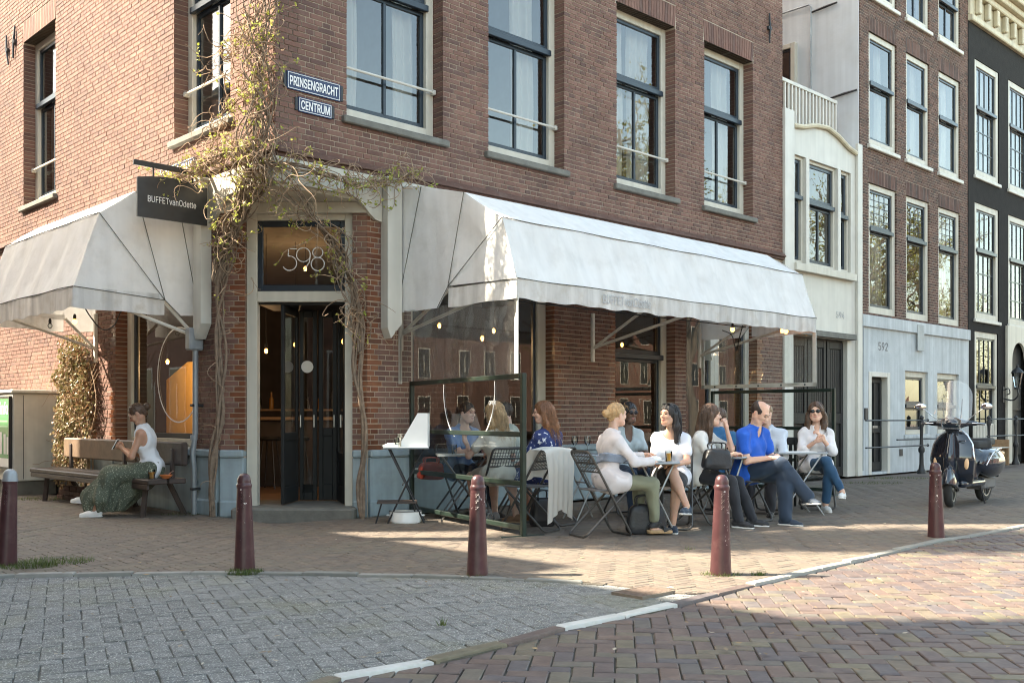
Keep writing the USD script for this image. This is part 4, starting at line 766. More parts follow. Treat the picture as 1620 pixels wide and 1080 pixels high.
# ---- bollards
def bollard_mb():
    m = MB(); m.lathe([(0, -.02), (.079, -.02), (.079, .02), (.076, .05), (.0535, .62), (.056, .628), (.058, .64), (.058, .652), (.052, .66), (.050, .668), (.051, .676), (.048, .70), (.038, .722), (.022, .734), (0, .738)], 28); return m
BO = [(10, 895, 'weathered maroon bollard with a blue grey cap at the left edge', 7), (387, 905, 'slim maroon bollard in front of the cafe door with moss at its foot', -1), (755, 912, 'maroon bollard in front of the glass wind screen', 1), (1140, 911, 'sunlit maroon bollard with chipped paint in front of the seated people', 2), (1481, 851, 'maroon bollard beside the front wheel of the scooter', -2)]
bz = bollard_mb(); first = None
for k, (px, py, lb, tl) in enumerate(BO):
    x, y = G(px, py); b = thing('bollard', lb, 'bollard', (x, y, .012), 0, 'bollards along the kerb'); bv = MB(); vv, ff, tt = bz.arrays(); hs_ = (1.0, 1.0, 1.0, 1.0, .98)[k]
    bv.add(vv * (1, 1, hs_ * (1.0 + .02 * (k == 0))) @ Ry(math.radians(tl * .35))[:3, :3].T, ff); put('post', bv, M['bollard'], b, smooth=40)
    cr = MB()
    for i in range(3):
        for s_ in (1, -1):
            F = Ry(math.radians(tl * .35)) @ Tr(0, -.0575 - .0022 * i, .585 - i * .045) @ Ry(s_ * math.pi / 4); cr.rbox(-.016, .016, -.004, .004, -.004, .004, .001, M=F)
    put('emblem', cr, M['bollard'], b)
    if k == 0: put('cap', MB().lathe([(.0595, .65), (.0595, .662), (.0535, .672), (.0525, .702), (.042, .728), (.024, .742), (0, .746)], 28, (0, 0, .008)).xf(Ry(math.radians(tl * .35))), M['zinc'], b, smooth=40)
    ch = MB(); r = np.random.default_rng(k + 60)
    for i in range([70, 16, 16, 60, 18][k]):
        z = r.random() * .6 + .03; rad = .0765 - .0235 * z / .62 + .0003; th = r.normal(-.9 if k == 3 else math.pi * 1.2, .5) if k in (0, 3) else r.random() * 6.28
        th = -math.pi / 2 + (.75 if k == 3 else -.7 if k == 0 else 0) + r.normal(0, .35 if k in (0, 3) else 1.0); sz = abs(r.normal(.004, .003)) + .002; nn = r.integers(5, 8)
        ang = np.sort(r.random(nn) * 6.28); rr = sz * (.6 + .8 * r.random(nn)); u_ = rr * np.cos(ang); w_ = rr * np.sin(ang) * 1.5
        pts = np.stack([rad * np.cos(th + u_ / rad), rad * np.sin(th + u_ / rad), z + w_], 1); pts = np.vstack([pts, [[(rad + .0004) * math.cos(th), (rad + .0004) * math.sin(th), z]]]) @ Ry(math.radians(tl * .35))[:3, :3].T
        ii = np.arange(nn); ch.add(pts, np.stack([np.full(nn, nn), ii, (ii + 1) % nn], 1))
    put('paint_chips', ch, M['chip'], b, kind='stuff')
# ---- tufts of grass and moss at the bollards, walls and kerb
def grass_tuft(cx, cy, rad, n, seed, hgt=.035):
    r = np.random.default_rng(seed); m = MB()
    for i in range(n):
        a, d = r.random() * 6.28, rad * math.sqrt(r.random()); x, y = cx + d * math.cos(a), cy + d * .6 * math.sin(a); h = hgt * (.4 + r.random()); b = r.random() * 6.28; w = .003
        dx, dy = math.cos(b), math.sin(b); m.add([[x - dy * w, y + dx * w, .005], [x + dy * w, y - dx * w, .005], [x + dx * h * .7, y + dy * h * .7, .006 + h]], [[0, 1, 2]], r.random())
    return m
gm = MB()
for k, (px, py, rad, n) in enumerate([(387, 908, .14, 700), (1140, 912, .15, 260), (1200, 912, .05, 90), (30, 897, .3, 900), (90, 890, .3, 500), (75, 790, .5, 400), (1420, 757, .6, 300), (1375, 765, .6, 300), (300, 815, .35, 140), (755, 914, .09, 60), (700, 990, .03, 30), (1090, 870, .05, 16)]):
    x, y = G(px, py); v, f, t = grass_tuft(x, y, rad, n, k).arrays(); gm.add(v, f, t)
lit = MB()
for k in range(170):
    x, y = G(rng.uniform(0, 1620), rng.uniform(765, 1070)); a = rng.random() * 6.28; s_ = .008 + .022 * rng.random(); lit.add([[x + s_ * math.cos(a + q * 1.57) * (1, .5)[q % 2], y + s_ * math.sin(a + q * 1.57) * (1, .5)[q % 2], .021 + .006 * rng.random()] for q in range(4)], [[0, 1, 2], [0, 2, 3]], rng.random())
tag(put('litter', lit, mat('dry_leaf', ramp=[(.3, .22, .12), (.16, .11, .06), (.5, .46, .38)], rough=.9)), 'dry leaf bits and crumbs scattered over the paving', 'leaf litter', kind='stuff')
tag(put('grass', gm, M['grass']), 'short grass and moss at the bollards\' feet and in the joints', 'grass', kind='stuff')
# ---- bench along the side street front
bn = thing('bench', 'long dark wooden bench with a backrest below the side window', 'bench', (C0[0], C0[1], 0), TH)
for b0, b1, m in ((1.46, 5.3, 0),):
    put('seat', MB().rbox(-.77, -.53, b0, b1, .40, .46, .012), M['dark_wood'], bn); put('seat', MB().rbox(-.515, -.30, b0, b1, .40, .46, .012), M['dark_wood'], bn)
    put('apron', MB().rbox(-.765, -.735, b0 + .03, b1 - .03, .34, .399), M['dark_wood'], bn)
    for q0, q1, mm in ((1.5, 2.75, 'dark_wood'), (2.78, 5.2, 'bench_wood')): put('backrest', MB().rbox(-.34, -.26, q0, q1, .60, .88, .03), M[mm], bn)
    for b in (1.75, 3.1, 4.9):
        put('leg', MB().tube([(-.70, b, 0), (-.66, b, .40)], .035, 4), M['dark_wood'], bn); put('leg', MB().tube([(-.18, b, 0), (-.38, b, .40)], .035, 4), M['dark_wood'], bn); put('backrest_post', MB().rbox(-.36, -.32, b - .03, b + .03, .40, .80), M['dark_wood'], bn)
# glass of tea, orange dish on the bench
def tumbler(loc, label, r=.035, h=.095, fill=None, fm=None, cat='glass', group=None):
    t = thing('drinking_glass', label, cat, loc, group=group)
    put('glass', MB().lathe([(0, .0), (r * .85, 0), (r, h), (r * .93, h), (r * .8, .006), (0, .006)], 18), M['glass_thin'], t, smooth=40)
    if fill: put('drink', MB().lathe([(0, .007), (r * .79, .007), (r * .9, h * fill), (0, h * fill)], 18), fm, t, smooth=40)
    return t
tea = mat('tea', (.35, .16, .03), rough=.1, var=0); juice = mat('orange_juice', (.75, .34, .02), rough=.3, var=0); water_m = mat('iced_drink', (.5, .52, .5), rough=.15, var=.1)
tumbler(W(-.68, 1.56, .461), 'glass of amber tea on the near end of the bench', .04, .11, .75, tea)
ds = thing('dish', 'small orange bowl on the near end of the bench', 'bowl', W(-.52, 1.53, .461)); put('bowl', MB().lathe([(0, 0), (.035, 0), (.07, .035), (.075, .045), (.068, .045), (.03, .008), (0, .008)], 20), mat('terracotta', (.5, .16, .05), rough=.5), ds, smooth=40); put('spoon', MB().tube([(0, 0, .02), (.05, .02, .07), (.08, .03, .09)], .005, 6), M['chrome'], ds)
# stack of loose bricks under the bench
sb = thing('brick_stack', 'loose stack of old bricks under the far end of the bench', 'bricks', W(-.45, 4.75, .012), TH + math.pi / 2)
for i in range(4):
    for j in range(3):
        if (i, j) != (3, 2): put('brick', MB().rbox(-.42 + i * .225, -.21 + i * .225, -.15 + rng.random() * .04, -.05 + rng.random() * .04, j * .068, j * .068 + .062, .005), M['brick_dark'], sb)
# ---- utility cabinet with a green poster
uc = thing('utility_cabinet', 'grey utility cabinet with a green poster at the left edge', 'cabinet', (C0[0], C0[1], 0), TH)
put('base', MB().rbox(-.66, -.06, 6.25, 7.9, .0, .22, .01), M['stone'], uc); put('body', MB().rbox(-.70, -.04, 6.2, 7.95, .221, 1.53, .012), M['cabinet'], uc); put('lid', MB().rbox(-.73, -.02, 6.16, 7.98, 1.531, 1.585, .012), M['cabinet'], uc)
put('door_seam', MB().rbox(-.56, -.552, 6.194, 6.2, .25, 1.5, .001), M['iron'], uc)
FP = FL @ Tr(-6.24, -.70, 0)
po = put('poster', MB().rbox(-.98, -.01, -.035, -.001, .42, 1.47, .004, M=FP), M['poster_green'], uc); put('poster_frame', MB().prism(sbox(-1.0, .4, .0, 1.49).difference(sbox(-.975, .43, -.025, 1.46)), -.045, -.0, M=FP), M['iron'], uc)
put('poster_footer', MB().box(-.97, -.03, -.037, -.0355, .43, .56, M=FP), M['sign_white'], po)
put('lettering', MB().text('info', .17, FP @ Tr(-.24, -.036, 1.22), .002, True, fit=.36), M['sign_white'], po)
for z in (1.1, 1.02): put('text_line', MB().box(-.8, -.08, -.0375, -.0355, z, z + .025, M=FP), mat('pale_green_print', (.3, .5, .3), var=0) if z == 1.1 else UsdShade.Material.Get(stage, '/World/Looks/pale_green_print'), po)
for x0, x1, z1 in ((-.26, -.17, .92), (-.13, -.06, .88), (-.45, -.34, .95)): put('print', MB().box(x0, x1, -.0376, -.0355, .62, z1, M=FP).box(x0 + .03, x1 - .03, -.0386, -.0377, .70, z1 - .08, M=FP), M['sign_white'], po)
# ---- climbing vine on the corner
vn = thing('climbing_vine', 'bare twisted climbing vine with young leaves over the cafe corner', 'vine', (0, 0, 0))
GU = [[(338, 818, 11.72), (336, 740, 11.68), (345, 640, 11.62), (350, 540, 11.60), (348, 450, 11.58), (365, 380, 11.45), (385, 310, 11.12), (400, 245, 10.86), (418, 150, 10.80), (412, 60, 10.80), (415, -60, 10.80)],
      [(572, 828, 11.50), (570, 770, 11.58), (578, 690, 11.6), (568, 600, 11.6), (572, 520, 11.6), (562, 470, 11.55), (545, 420, 11.5), (520, 375, 11.35), (480, 330, 11.1), (440, 275, 10.82), (425, 200, 10.78)],
      [(400, 262, 10.84), (450, 262, 10.86), (510, 275, 11.05), (570, 292, 11.35), (625, 285, 11.7), (670, 270, 11.95)],
      [(405, 235, 10.85), (365, 240, 11.02), (325, 262, 11.35), (290, 275, 11.75), (250, 285, 12.1)],
      [(415, 100, 10.80), (385, 150, 11.0), (350, 190, 11.3), (325, 235, 11.45)], [(408, 20, 10.8), (380, 60, 11.0), (340, 120, 11.3)]]
vr = np.random.default_rng(77); strands = []
def strand(g, n0, n1, r0, r1, amp, cnt):
    base = spline([P(*q) for q in g], 90)
    for k in range(cnt):
        a, b = int(n0 * 90), int(n1 * 90); q = base[a:b].copy(); L_ = len(q); ph = vr.random(6) * 6.28; s = np.linspace(0, 1, L_); w = amp * (.5 + .8 * vr.random())
        env = np.minimum(1, .35 + 2.5 * s)
        off = np.stack([np.sin(s * (7 + 9 * vr.random()) + ph[0]) + .5 * np.sin(s * 23 + ph[1]), .35 * np.sin(s * 11 + ph[2]) - .25, .4 * np.sin(s * 9 + ph[3])], 1) * w * env[:, None]
        q = q + off; strands.append(q); rr = np.linspace(r0, r1, L_) * (.7 + .6 * vr.random()); rr = rr * (1 + .12 * np.sin(s * 60 + ph[4]))
        put('trunk', MB().tube(q, rr, 7), M['bark'], vn, smooth=True)
strand(GU[0], 0, .62, .021, .014, .045, 6); strand(GU[0], .40, 1, .011, .005, .13, 20); strand(GU[1], 0, .75, .02, .009, .04, 6); strand(GU[1], .35, 1, .008, .004, .12, 8); strand(GU[2], 0, 1, .007, .003, .09, 8); strand(GU[3], 0, 1, .008, .003, .11, 10); strand(GU[4], 0, 1, .006, .003, .08, 4); strand(GU[5], 0, 1, .005, .002, .1, 3)
tw, lf = MB(), MB()
def leafq(p, d, sz, mb, tone):
    d = unit(d); u = unit(np.cross(d, vr.normal(size=3))); n = np.cross(d, u); w = sz * .32
    mb.add([p, p + d * sz * .45 + u * w + n * sz * .08, p + d * sz, p + d * sz * .45 - u * w + n * sz * .08], [[0, 1, 2], [0, 2, 3]], tone)
ok = [i for i, s in enumerate(strands) if True]
wts = np.array([len(s) for s in strands], float); wts[:6] *= .25; wts[26:32] *= .35; wts /= wts.sum()
for k in range(950):
    s = strands[vr.choice(len(strands), p=wts)]; i = vr.integers(2, len(s) - 2); p = s[i].copy(); d = unit(unit(s[i + 1] - s[i - 1]) * .6 + vr.normal(size=3) * (.8, .35, .8) + (0, -.25, 0)); L_ = vr.gamma(2.2, .17); n = max(5, int(L_ / .05)); pts = [p.copy()]; curl = vr.normal(size=3) * .42
    for j in range(n):
        d = unit(d + np.cross(curl, d) + vr.normal(size=3) * .16 + np.array([0, 0, -.05])); p = p + d * L_ / n; pts.append(p.copy())
    if min(q[2] for q in pts) < 1.2 and vr.random() < .7: continue
    if max(q[1] for q in pts) > 12.4: continue
    tw.tube(np.array(pts), np.linspace(.0052, .0022, n + 1) * (.7 + .8 * vr.random()), 4, caps=False)
    hi = pts[0][2] > 2.4
    if vr.random() < (.42 if hi else .16):
        for j in range(2, n + 1):
            if vr.random() < .36:
                for c in range(vr.integers(2, 5)): leafq(pts[j] + vr.normal(size=3) * .012, vr.normal(size=3) + (0, -.2, .3), (.02 + .032 * vr.random()), lf, vr.random())
put('twigs', tw, M['twig'], vn, kind='stuff'); put('leaves', lf, M['bud'], vn, kind='stuff')
# ---- ivy bush on the side street wall, between the cabinet and the pier
iv = thing('ivy', 'bushy climber with brownish leaves on the wall behind the bench', 'climber', (C0[0], C0[1], 0), TH)
fo, st = MB(), MB(); r = np.random.default_rng(5)
for k in range(16):
    b = 5.3 + r.normal(0, .35); pts = spline([(-.04, b, .05), (-.10, b + r.normal(0, .12), .7), (-.12, b + r.normal(0, .3), 1.4), (-.10, b + r.normal(0, .4), 2.1)], 20); st.tube(pts, np.linspace(.012, .004, 20), 5)
for k in range(26):
    p = np.array([-.15, 5.9 + r.random() * .6, .3 + r.random() * 1.6]); d = unit(r.normal(size=3) + (-.6, .6, .2)); pts = [p]
    for j in range(8): d = unit(d + r.normal(size=3) * .25); pts.append(pts[-1] + d * .05)
    st.tube(np.array(pts), .003, 4)
for k in range(5200):
    z = .12 + 2.25 * r.beta(1.6, 1.3); half = .62 * math.sin(math.pi * min(.98, (z + .25) / 2.75)) ** .7; b = 5.35 + half * (r.random() * 2 - 1) * (.65 + .5 * r.random()) - .12 * (z - 1.2); cl = meshkit.noise(np.array([b * 4, z * 4, 2.0]))
    if cl < .30: continue
    a = -.03 - .36 * r.random() ** .7 * (.4 + .9 * cl) * (1 - abs(b - 5.35) / 1.1); p = np.array([a, b, z]); d = unit(r.normal(size=3) * .5 + (-.35, -.1, -.75)); u = unit(np.cross(d, r.normal(size=3))); n = np.cross(d, u); s = .035 + .035 * r.random(); w = s * .3
    fo.add([p, p + d * s * .4 + u * w + n * s * .12, p + d * s, p + d * s * .4 - u * w + n * s * .12], [[0, 1, 2], [0, 2, 3]], min(1, max(0, r.random() * .8 + .3 * (cl - .5))))
put('stems', st, M['twig'], iv, kind='stuff'); put('foliage', fo, M['ivy'], iv, kind='stuff')
# ---------------------------------------------------------------- people: signed-distance bodies meshed with surface nets
def nets(D, o, h):
    s = D < 0; nx, ny, nz = D.shape; cor = [(i, j, k) for i in (0, 1) for j in (0, 1) for k in (0, 1)]
    sub = lambda a, i, j, k: a[i:nx - 1 + i, j:ny - 1 + j, k:nz - 1 + k]
    cnt = sum(sub(s, *c).astype(np.int8) for c in cor); act = (cnt > 0) & (cnt < 8); I = np.argwhere(act)
    if len(I) == 0: return np.zeros((0, 3)), np.zeros((0, 3), int)
    val = {c: D[I[:, 0] + c[0], I[:, 1] + c[1], I[:, 2] + c[2]] for c in cor}; acc = np.zeros((len(I), 3)); n = np.zeros(len(I))
    for c in cor:
        for ax in range(3):
            if c[ax]: continue
            d = list(c); d[ax] = 1; a, b = val[c], val[tuple(d)]; x = (a < 0) != (b < 0); t = np.where(x, a / np.where(x, a - b, 1), 0)
            p = np.repeat(np.array(c, float)[None], len(I), 0); p[:, ax] += t; acc += np.where(x[:, None], p, 0); n += x
    V = (I + acc / n[:, None]) * h + o; idx = -np.ones(act.shape, int); idx[tuple(I.T)] = np.arange(len(I)); F = []
    for ax in range(3):
        a = [slice(None)] * 3; b = [slice(None)] * 3; a[ax] = slice(0, -1); b[ax] = slice(1, None); x = s[tuple(a)] != s[tuple(b)]; E = np.argwhere(x)
        u, v = (ax + 1) % 3, (ax + 2) % 3; E = E[(E[:, u] > 0) & (E[:, v] > 0) & (E[:, u] < D.shape[u] - 1) & (E[:, v] < D.shape[v] - 1)]
        flip = s[tuple(E.T)]; q = []
        for du, dv in ((-1, -1), (0, -1), (0, 0), (-1, 0)): e = E.copy(); e[:, u] += du; e[:, v] += dv; q.append(idx[tuple(e.T)])
        q = np.stack(q, 1); q[~flip] = q[~flip][:, ::-1]; F.append(q)
    F = np.vstack(F); return V, np.vstack([F[:, [0, 1, 2]], F[:, [0, 2, 3]]])
def grid(lo, hi, h):
    lo, hi = np.asarray(lo, float), np.asarray(hi, float); n = np.ceil((hi - lo) / h).astype(int) + 1
    return np.stack(np.meshgrid(*[lo[k] + h * np.arange(n[k]) for k in range(3)], indexing='ij'), -1).astype(np.float32), lo
_cc = {}
def comps(Pt):
    if _cc.get('k') is not Pt: _cc['k'] = Pt; _cc['v'] = [np.ascontiguousarray(Pt[..., k]) for k in range(3)]
    return _cc['v']
def cone(Pt, a, b, ra, rb):
    X, Y, Z = comps(Pt); a, b = np.asarray(a, float), np.asarray(b, float); d = b - a; n = max(float(d @ d), 1e-9); f = np.float32
    x = X - f(a[0]); y = Y - f(a[1]); z = Z - f(a[2]); q = x * f(d[0]); q += y * f(d[1]); q += z * f(d[2]); t = q * f(1 / n); np.clip(t, 0, 1, out=t)
    x *= x; y *= y; z *= z; x += y; x += z; q *= 2; q -= t * f(n); q *= t; x -= q; np.maximum(x, 0, out=x); np.sqrt(x, out=x); t *= f(rb - ra); x -= t; x -= f(ra); return x
def ellip(Pt, c, r, R=None):
    X, Y, Z = comps(Pt); f = np.float32; x = (X - f(c[0])) * f(1 / r[0]); y = (Y - f(c[1])) * f(1 / r[1]); z = (Z - f(c[2])) * f(1 / r[2])
    x *= x; y *= y; z *= z; x += y; x += z; k = np.sqrt(x); return (k - 1) * float(np.min(r)) * .6 + (k - 1) * float(np.mean(r)) * .4
def smin(a, b, k): h = np.maximum(k - np.abs(a - b), 0) / k; return np.minimum(a, b) - h * h * k * .25
def sm(ds, k):
    o = ds[0]
    for d in ds[1:]: o = smin(o, d, k)
    return o
def wrinkle(Pt, amp, f=1.0, seed=0.0):
    x, y, z = Pt[..., 0] * f, Pt[..., 1] * f, Pt[..., 2] * f
    return amp * (np.sin(23 * z + 9 * x + 4 * np.sin(13 * y + seed)) * .6 + np.sin(31 * y + 17 * z + 3 * np.sin(19 * x + seed)) * .4)
def ik(a, c, l1, l2, pole):
    a, c = np.asarray(a, float), np.asarray(c, float); d = c - a; L_ = np.linalg.norm(d); L2 = min(L_, (l1 + l2) * .999); u = d / L_; c = a + u * L2
    x = (l1 * l1 - l2 * l2 + L2 * L2) / (2 * L2); hh = math.sqrt(max(l1 * l1 - x * x, 0)); p = np.asarray(pole, float); p = unit(p - u * (p @ u)); return a + u * x + p * hh, c
SK = {k: mat('skin_' + k, c, rough=.5, var=.06, scale=20, sss=.15) for k, c in dict(light=(.62, .38, .28), tan=(.42, .235, .155), mid=(.50, .30, .21), dark=(.13, .07, .045)).items()}
HM = {k: mat('hair_' + k, c, rough=.42, var=.35, scale=35, bump=.5, bscale=110) for k, c in dict(blond=(.42, .27, .13), auburn=(.20, .085, .035), brown=(.075, .042, .025), black=(.013, .011, .011), dark=(.03, .02, .016), darkblond=(.22, .14, .075)).items()}
eyem = mat('eye', (.03, .02, .018), rough=.15, var=0); lipm = mat('lips', (.42, .16, .14), rough=.4, var=0); shadem = mat('sunglasses', (.01, .01, .012), rough=.08, var=0)
CM = {}
def cloth(name, col, rough=.85, **k):
    if name not in CM: CM[name] = mat('cloth_' + name, col, rough=rough, var=k.pop('var', .08), scale=k.pop('scale', 6), bump=k.pop('bump', .25), bscale=k.pop('bscale', 90), sheen=.1, **k)
    return CM[name]
def hand_mesh(w, fwd, palm, curl, side, sc=1.0):
    """a hand at wrist w: fwd along the fingers, palm the direction the palm faces, curl 0..1, side +1 left / -1 right"""
    f = unit(fwd); n = unit(palm - f * np.dot(palm, f)); s = np.cross(n, f) * side       # s: towards the thumb
    Pt, lo = grid(w - .13, w + .13, .0052); Pt = Pt.astype(np.float32)
    at = lambda x, y, z: w + (f * x + s * y + n * z) * sc
    ds = [cone(Pt, at(-.02, 0, 0), at(.02, 0, 0), .023, .024)]
    for y in (-.027, -.009, .009, .026): ds.append(cone(Pt, at(.015, y * .6, 0), at(.085, y, 0), .014, .0115))
    o = sm(ds, .014)
    for y, L_ in ((-.029, .056), (-.010, .070), (.009, .075), (.027, .068)):
        p = at(.085, y, 0); ang = .25 + curl * 1.0; q = f
        for k, fr in enumerate((.45, .32, .23)):
            a_ = ang * (1 if k else .7); cur = (.2 + curl * 1.25) * (k + .6); d = f * math.cos(cur) + n * math.sin(cur); e = p + d * L_ * fr * sc; o = smin(o, cone(Pt, p, e, .0092 - .0008 * k, .0084 - .0009 * k), .004); p = e
    a, b, c, d = at(.02, .026, .004), at(.05, .052, .012 + .012 * curl), at(.078, .058 - .02 * curl, .022 + .02 * curl), at(.10, .052 - .03 * curl, .028 + .028 * curl)
    o = smin(o, sm([cone(Pt, a, b, .016, .012), cone(Pt, b, c, .0115, .0105), cone(Pt, c, d, .0105, .009)], .005), .008)
    return nets(o, lo, .0052)
def person(label, loc, phi, s=1.0, lean=0.0, yaw=0.0, pitch=0.0, roll=0.0, tilt=0.0, skin='light', seat=.445, feet=((.46, .12, .0), (.46, -.12, .0)), cross=0, hands=None, hair=None, top=None, legs=None, shoes=None, male=False, extra=None, belly=0.0, spread=.0, sash_=None):
    """seated figure, x forward, y to its left; lean of the torso, yaw/pitch of the head; feet and hands are ankle / wrist goals"""
    t = thing('person', label, 'person', (loc[0], loc[1], .012), phi)
    hz = seat + .095 * s; pel = np.array([0, 0, hz]); u = unit([math.sin(lean), math.sin(roll), math.cos(lean)]); fw = unit(np.array([math.cos(lean), 0, -math.sin(lean)])); lf_ = np.cross(u, fw); 
    at = lambda x, y, z: pel + (fw * x + lf_ * y + u * z) * s
    nb = at(0.01, 0, .50); hips = [at(.02, .088, .0), at(.02, -.088, .0)]; shw = .178 if male else .152; sh = [at(-.0, shw, .425), at(-.0, -shw, .425)]
    hd = unit(u * .8 + np.array([0, 0, .6]) + fw * .12); nk = nb + hd * .075 * s
    Rh = (Rz(yaw) @ Ry(pitch) @ Rx(tilt))[:3, :3]; hc = nk + np.array([0, 0, .105 * s]) + Rh @ np.array([.035, 0, .01]) * s; Ht = lambda x, y, z: hc + Rh @ np.array([x, y, z]) * s
    thl, shl = .435 * s, .425 * s; knees, ank = [], []
    for k in (0, 1):
        f = np.array(feet[k], float); c = np.array([f[0], f[1], f[2] + .085]); pole = np.array([.5, (.10 + spread) * (1 if k == 0 else -1), 1.0])
        kn, c = ik(hips[k], c, thl, shl, pole); knees.append(kn); ank.append(c)
    hands = hands or [((.36, .10, hz + .10), None), ((.36, -.10, hz + .10), None)]
    elb, wr, hd_ = [], [], []
    for k in (0, 1):
        g = hands[k]; sg = 1 if k == 0 else -1; e, w = ik(sh[k], np.array(g[0], float), .285 * s, .25 * s, g[2] if len(g) > 2 and g[2] is not None else (-.35, .6 * sg, -.75)); elb.append(e); wr.append(w)
        f = unit(g[1]) if g[1] is not None else unit(unit(w - e) + np.array([.2, -.35 * sg, -.1])); hd_.append(f)
    h = .0118; pts = np.array([*hips, *knees, *ank, *sh, *elb, *wr, nb, hc]); Pt, lo = grid(pts.min(0) - (.24, .17, .12), pts.max(0) + (.22, .17, .1), h)
    m = .96 if male else .86; c = lambda a, b, ra, rb: cone(Pt, a, b, ra * s, rb * s)
    TO = [c(at(-.02, .055, .02), at(-.02, -.055, .02), .106 if not male else .112, .106 if not male else .112), c(at(.0 + belly * .4, .04, .17), at(.0 + belly * .4, -.04, .17), .098 * m + belly, .098 * m + belly), c(at(.0, .07, .31), at(.0, -.07, .31), .108 * m, .108 * m), c(at(-.02, .10, .37), at(-.02, -.10, .37), .07, .07), c(sh[0], sh[1], .050, .050), c(at(-.015, .03, .475), sh[0], .05, .046), c(at(-.015, -.03, .475), sh[1], .05, .046), c(at(-.015, 0, .42), nb, .07, .052)]
    if not male: TO += [c(at(.075, .065, .30), at(.08, .068, .285), .055, .05), c(at(.075, -.065, .30), at(.08, -.068, .285), .055, .05)]
    UA = [c(sh[k], elb[k], .054 * m, .042 * m) for k in (0, 1)]; FA = [c(elb[k], wr[k], .042 * m, .027 * m) for k in (0, 1)]
    TH_ = [c(hips[k], knees[k], .086, .057) for k in (0, 1)]; CA = [c(knees[k] + (ank[k] - knees[k]) * .22 - unit(np.cross(np.cross(knees[k] - hips[k], ank[k] - knees[k]), ank[k] - knees[k])) * -.008, knees[k] + (ank[k] - knees[k]) * .5, .056, .048) for k in (0, 1)]; SH = [c(knees[k], ank[k], .056, .036) for k in (0, 1)]
    NE = [c(nb - hd * .03, nk + np.array([.0, 0, .03]), .05 if not male else .058, .05 if not male else .056)]
    FT = [c(ank[k] + (-.03, 0, -.04), ank[k] + (.09, .01 * (1 if k == 0 else -1), -.062 if cross != k + 1 else -.04), .026, .016) for k in (0, 1)]
    torso = sm(TO, .045 * s); body = sm([torso] + UA + FA + [smin(a, b, .02) for a, b in zip(SH, CA)] + NE + FT, .022 * s); body = sm([body] + TH_, .04)
    bm = MB(); bm.add(*nets(body, lo, h))
    for k in (0, 1):
        sg = 1 if k == 0 else -1; g = hands[k]; pd = g[3] if len(g) > 3 else (0, -.5 * sg, -.8); cu = g[4] if len(g) > 4 else .45
        bm.add(*hand_mesh(wr[k] + hd_[k] * .012, hd_[k], np.array(pd, float), cu, sg, s * (1.03 if male else .95)))
    # the head, on a finer grid, faces +x of Rh
    hg = .0066; Q, l2 = grid(hc - .17, hc + .17, hg); L = (Q - hc.astype(np.float32)) @ Rh.astype(np.float32) / s     # head-local
    e_ = lambda cc, r: ellip(L, cc, r); cp = lambda a, b, ra, rb: cone(L, a, b, ra, rb)
    hd1 = sm([e_((-.012, 0, .025), (.098, .077, .092)), e_((.022, 0, -.03), (.066, .061, .088)), cp((.058, .018, -.088), (.058, -.018, -.088), .022, .022), cp((.0, .052, -.055), (.045, .028, -.088), .026, .02), cp((.0, -.052, -.055), (.045, -.028, -.088), .026, .02)], .035)
    hd1 = np.maximum(hd1, -smin(e_((.096, .033, .004), (.017, .022, .013)), e_((.096, -.033, .004), (.017, .022, .013)), .004)) if False else hd1
    hd1 = sm([hd1, cp((.082, .04, .026), (.082, -.04, .026), .011, .011), cp((.068, .042, -.022), (.062, .045, -.03), .018, .016), cp((.068, -.042, -.022), (.062, -.045, -.03), .018, .016)], .02)
    hd1 = sm([hd1, cp((.086, 0, .012), (.108, 0, -.025), .007, .0125), cp((.094, .011, -.03), (.094, -.011, -.03), .008, .008)], .010)
    hd1 = sm([hd1, cp((.082, .016, -.056), (.082, -.016, -.056), .008, .008), cp((.078, .012, -.068), (.078, -.012, -.068), .008, .008)], .010)
    for sg in (1, -1): hd1 = smin(hd1, e_((-.008, sg * .079, -.008), (.020, .009, .033)), .008)
    hd1 = smin(hd1 * s, cone(Q, nb + (0, 0, .01), nk + np.array([0, 0, .05]), (.05 if not male else .058) * s, .05 * s), .022)
    hd1 = np.maximum(hd1, (nb[2] + .02) - Q[..., 2]); bm.add(*nets(hd1, l2, hg))
    b = put('body', bm, SK[skin], t, smooth=True)
    ey, br_, li = MB(), MB(), MB(); R4 = np.eye(4); R4[:3, :3] = Rh
    for sg in (1, -1):
        ey.ell(Ht(.0865, sg * .033, .006), np.array([.007, .013, .0065]) * s, 1, R4); br_.tube([Ht(.094, sg * .014, .026), Ht(.095, sg * .033, .032), Ht(.085, sg * .051, .026)], .0036 * s, 5)
    li.tube([Ht(.085, .022, -.061), Ht(.092, .008, -.0585), Ht(.092, -.008, -.0585), Ht(.085, -.022, -.061)], .0042 * s, 5).tube([Ht(.084, .018, -.0665), Ht(.0895, .0, -.069), Ht(.084, -.018, -.0665)], .0045 * s, 5)
    hk, hcol = hair
    put('eyes', ey, eyem, b); put('eyebrows', br_, HM[hcol], b); put('lips', li, lipm, b)
    # hair
    rr = np.random.default_rng(abs(hash(hk)) % 1 + int(loc[0] * 100) + 500)
    lo_h = hc - (.26, .24, .46 if hk == 'long' else .22); Q, l2 = grid(lo_h, hc + (.2, .2, .2), .0085); L = ((Q - hc.astype(np.float32)) @ Rh.astype(np.float32)) / s
    cap = ellip(L, (-.016, 0, .03), (.111, .091, .105)); face = ellip(L, (.105, 0, -.045), (.075, .078, .112)); low = L[..., 2] + .055 + .0 * L[..., 0]
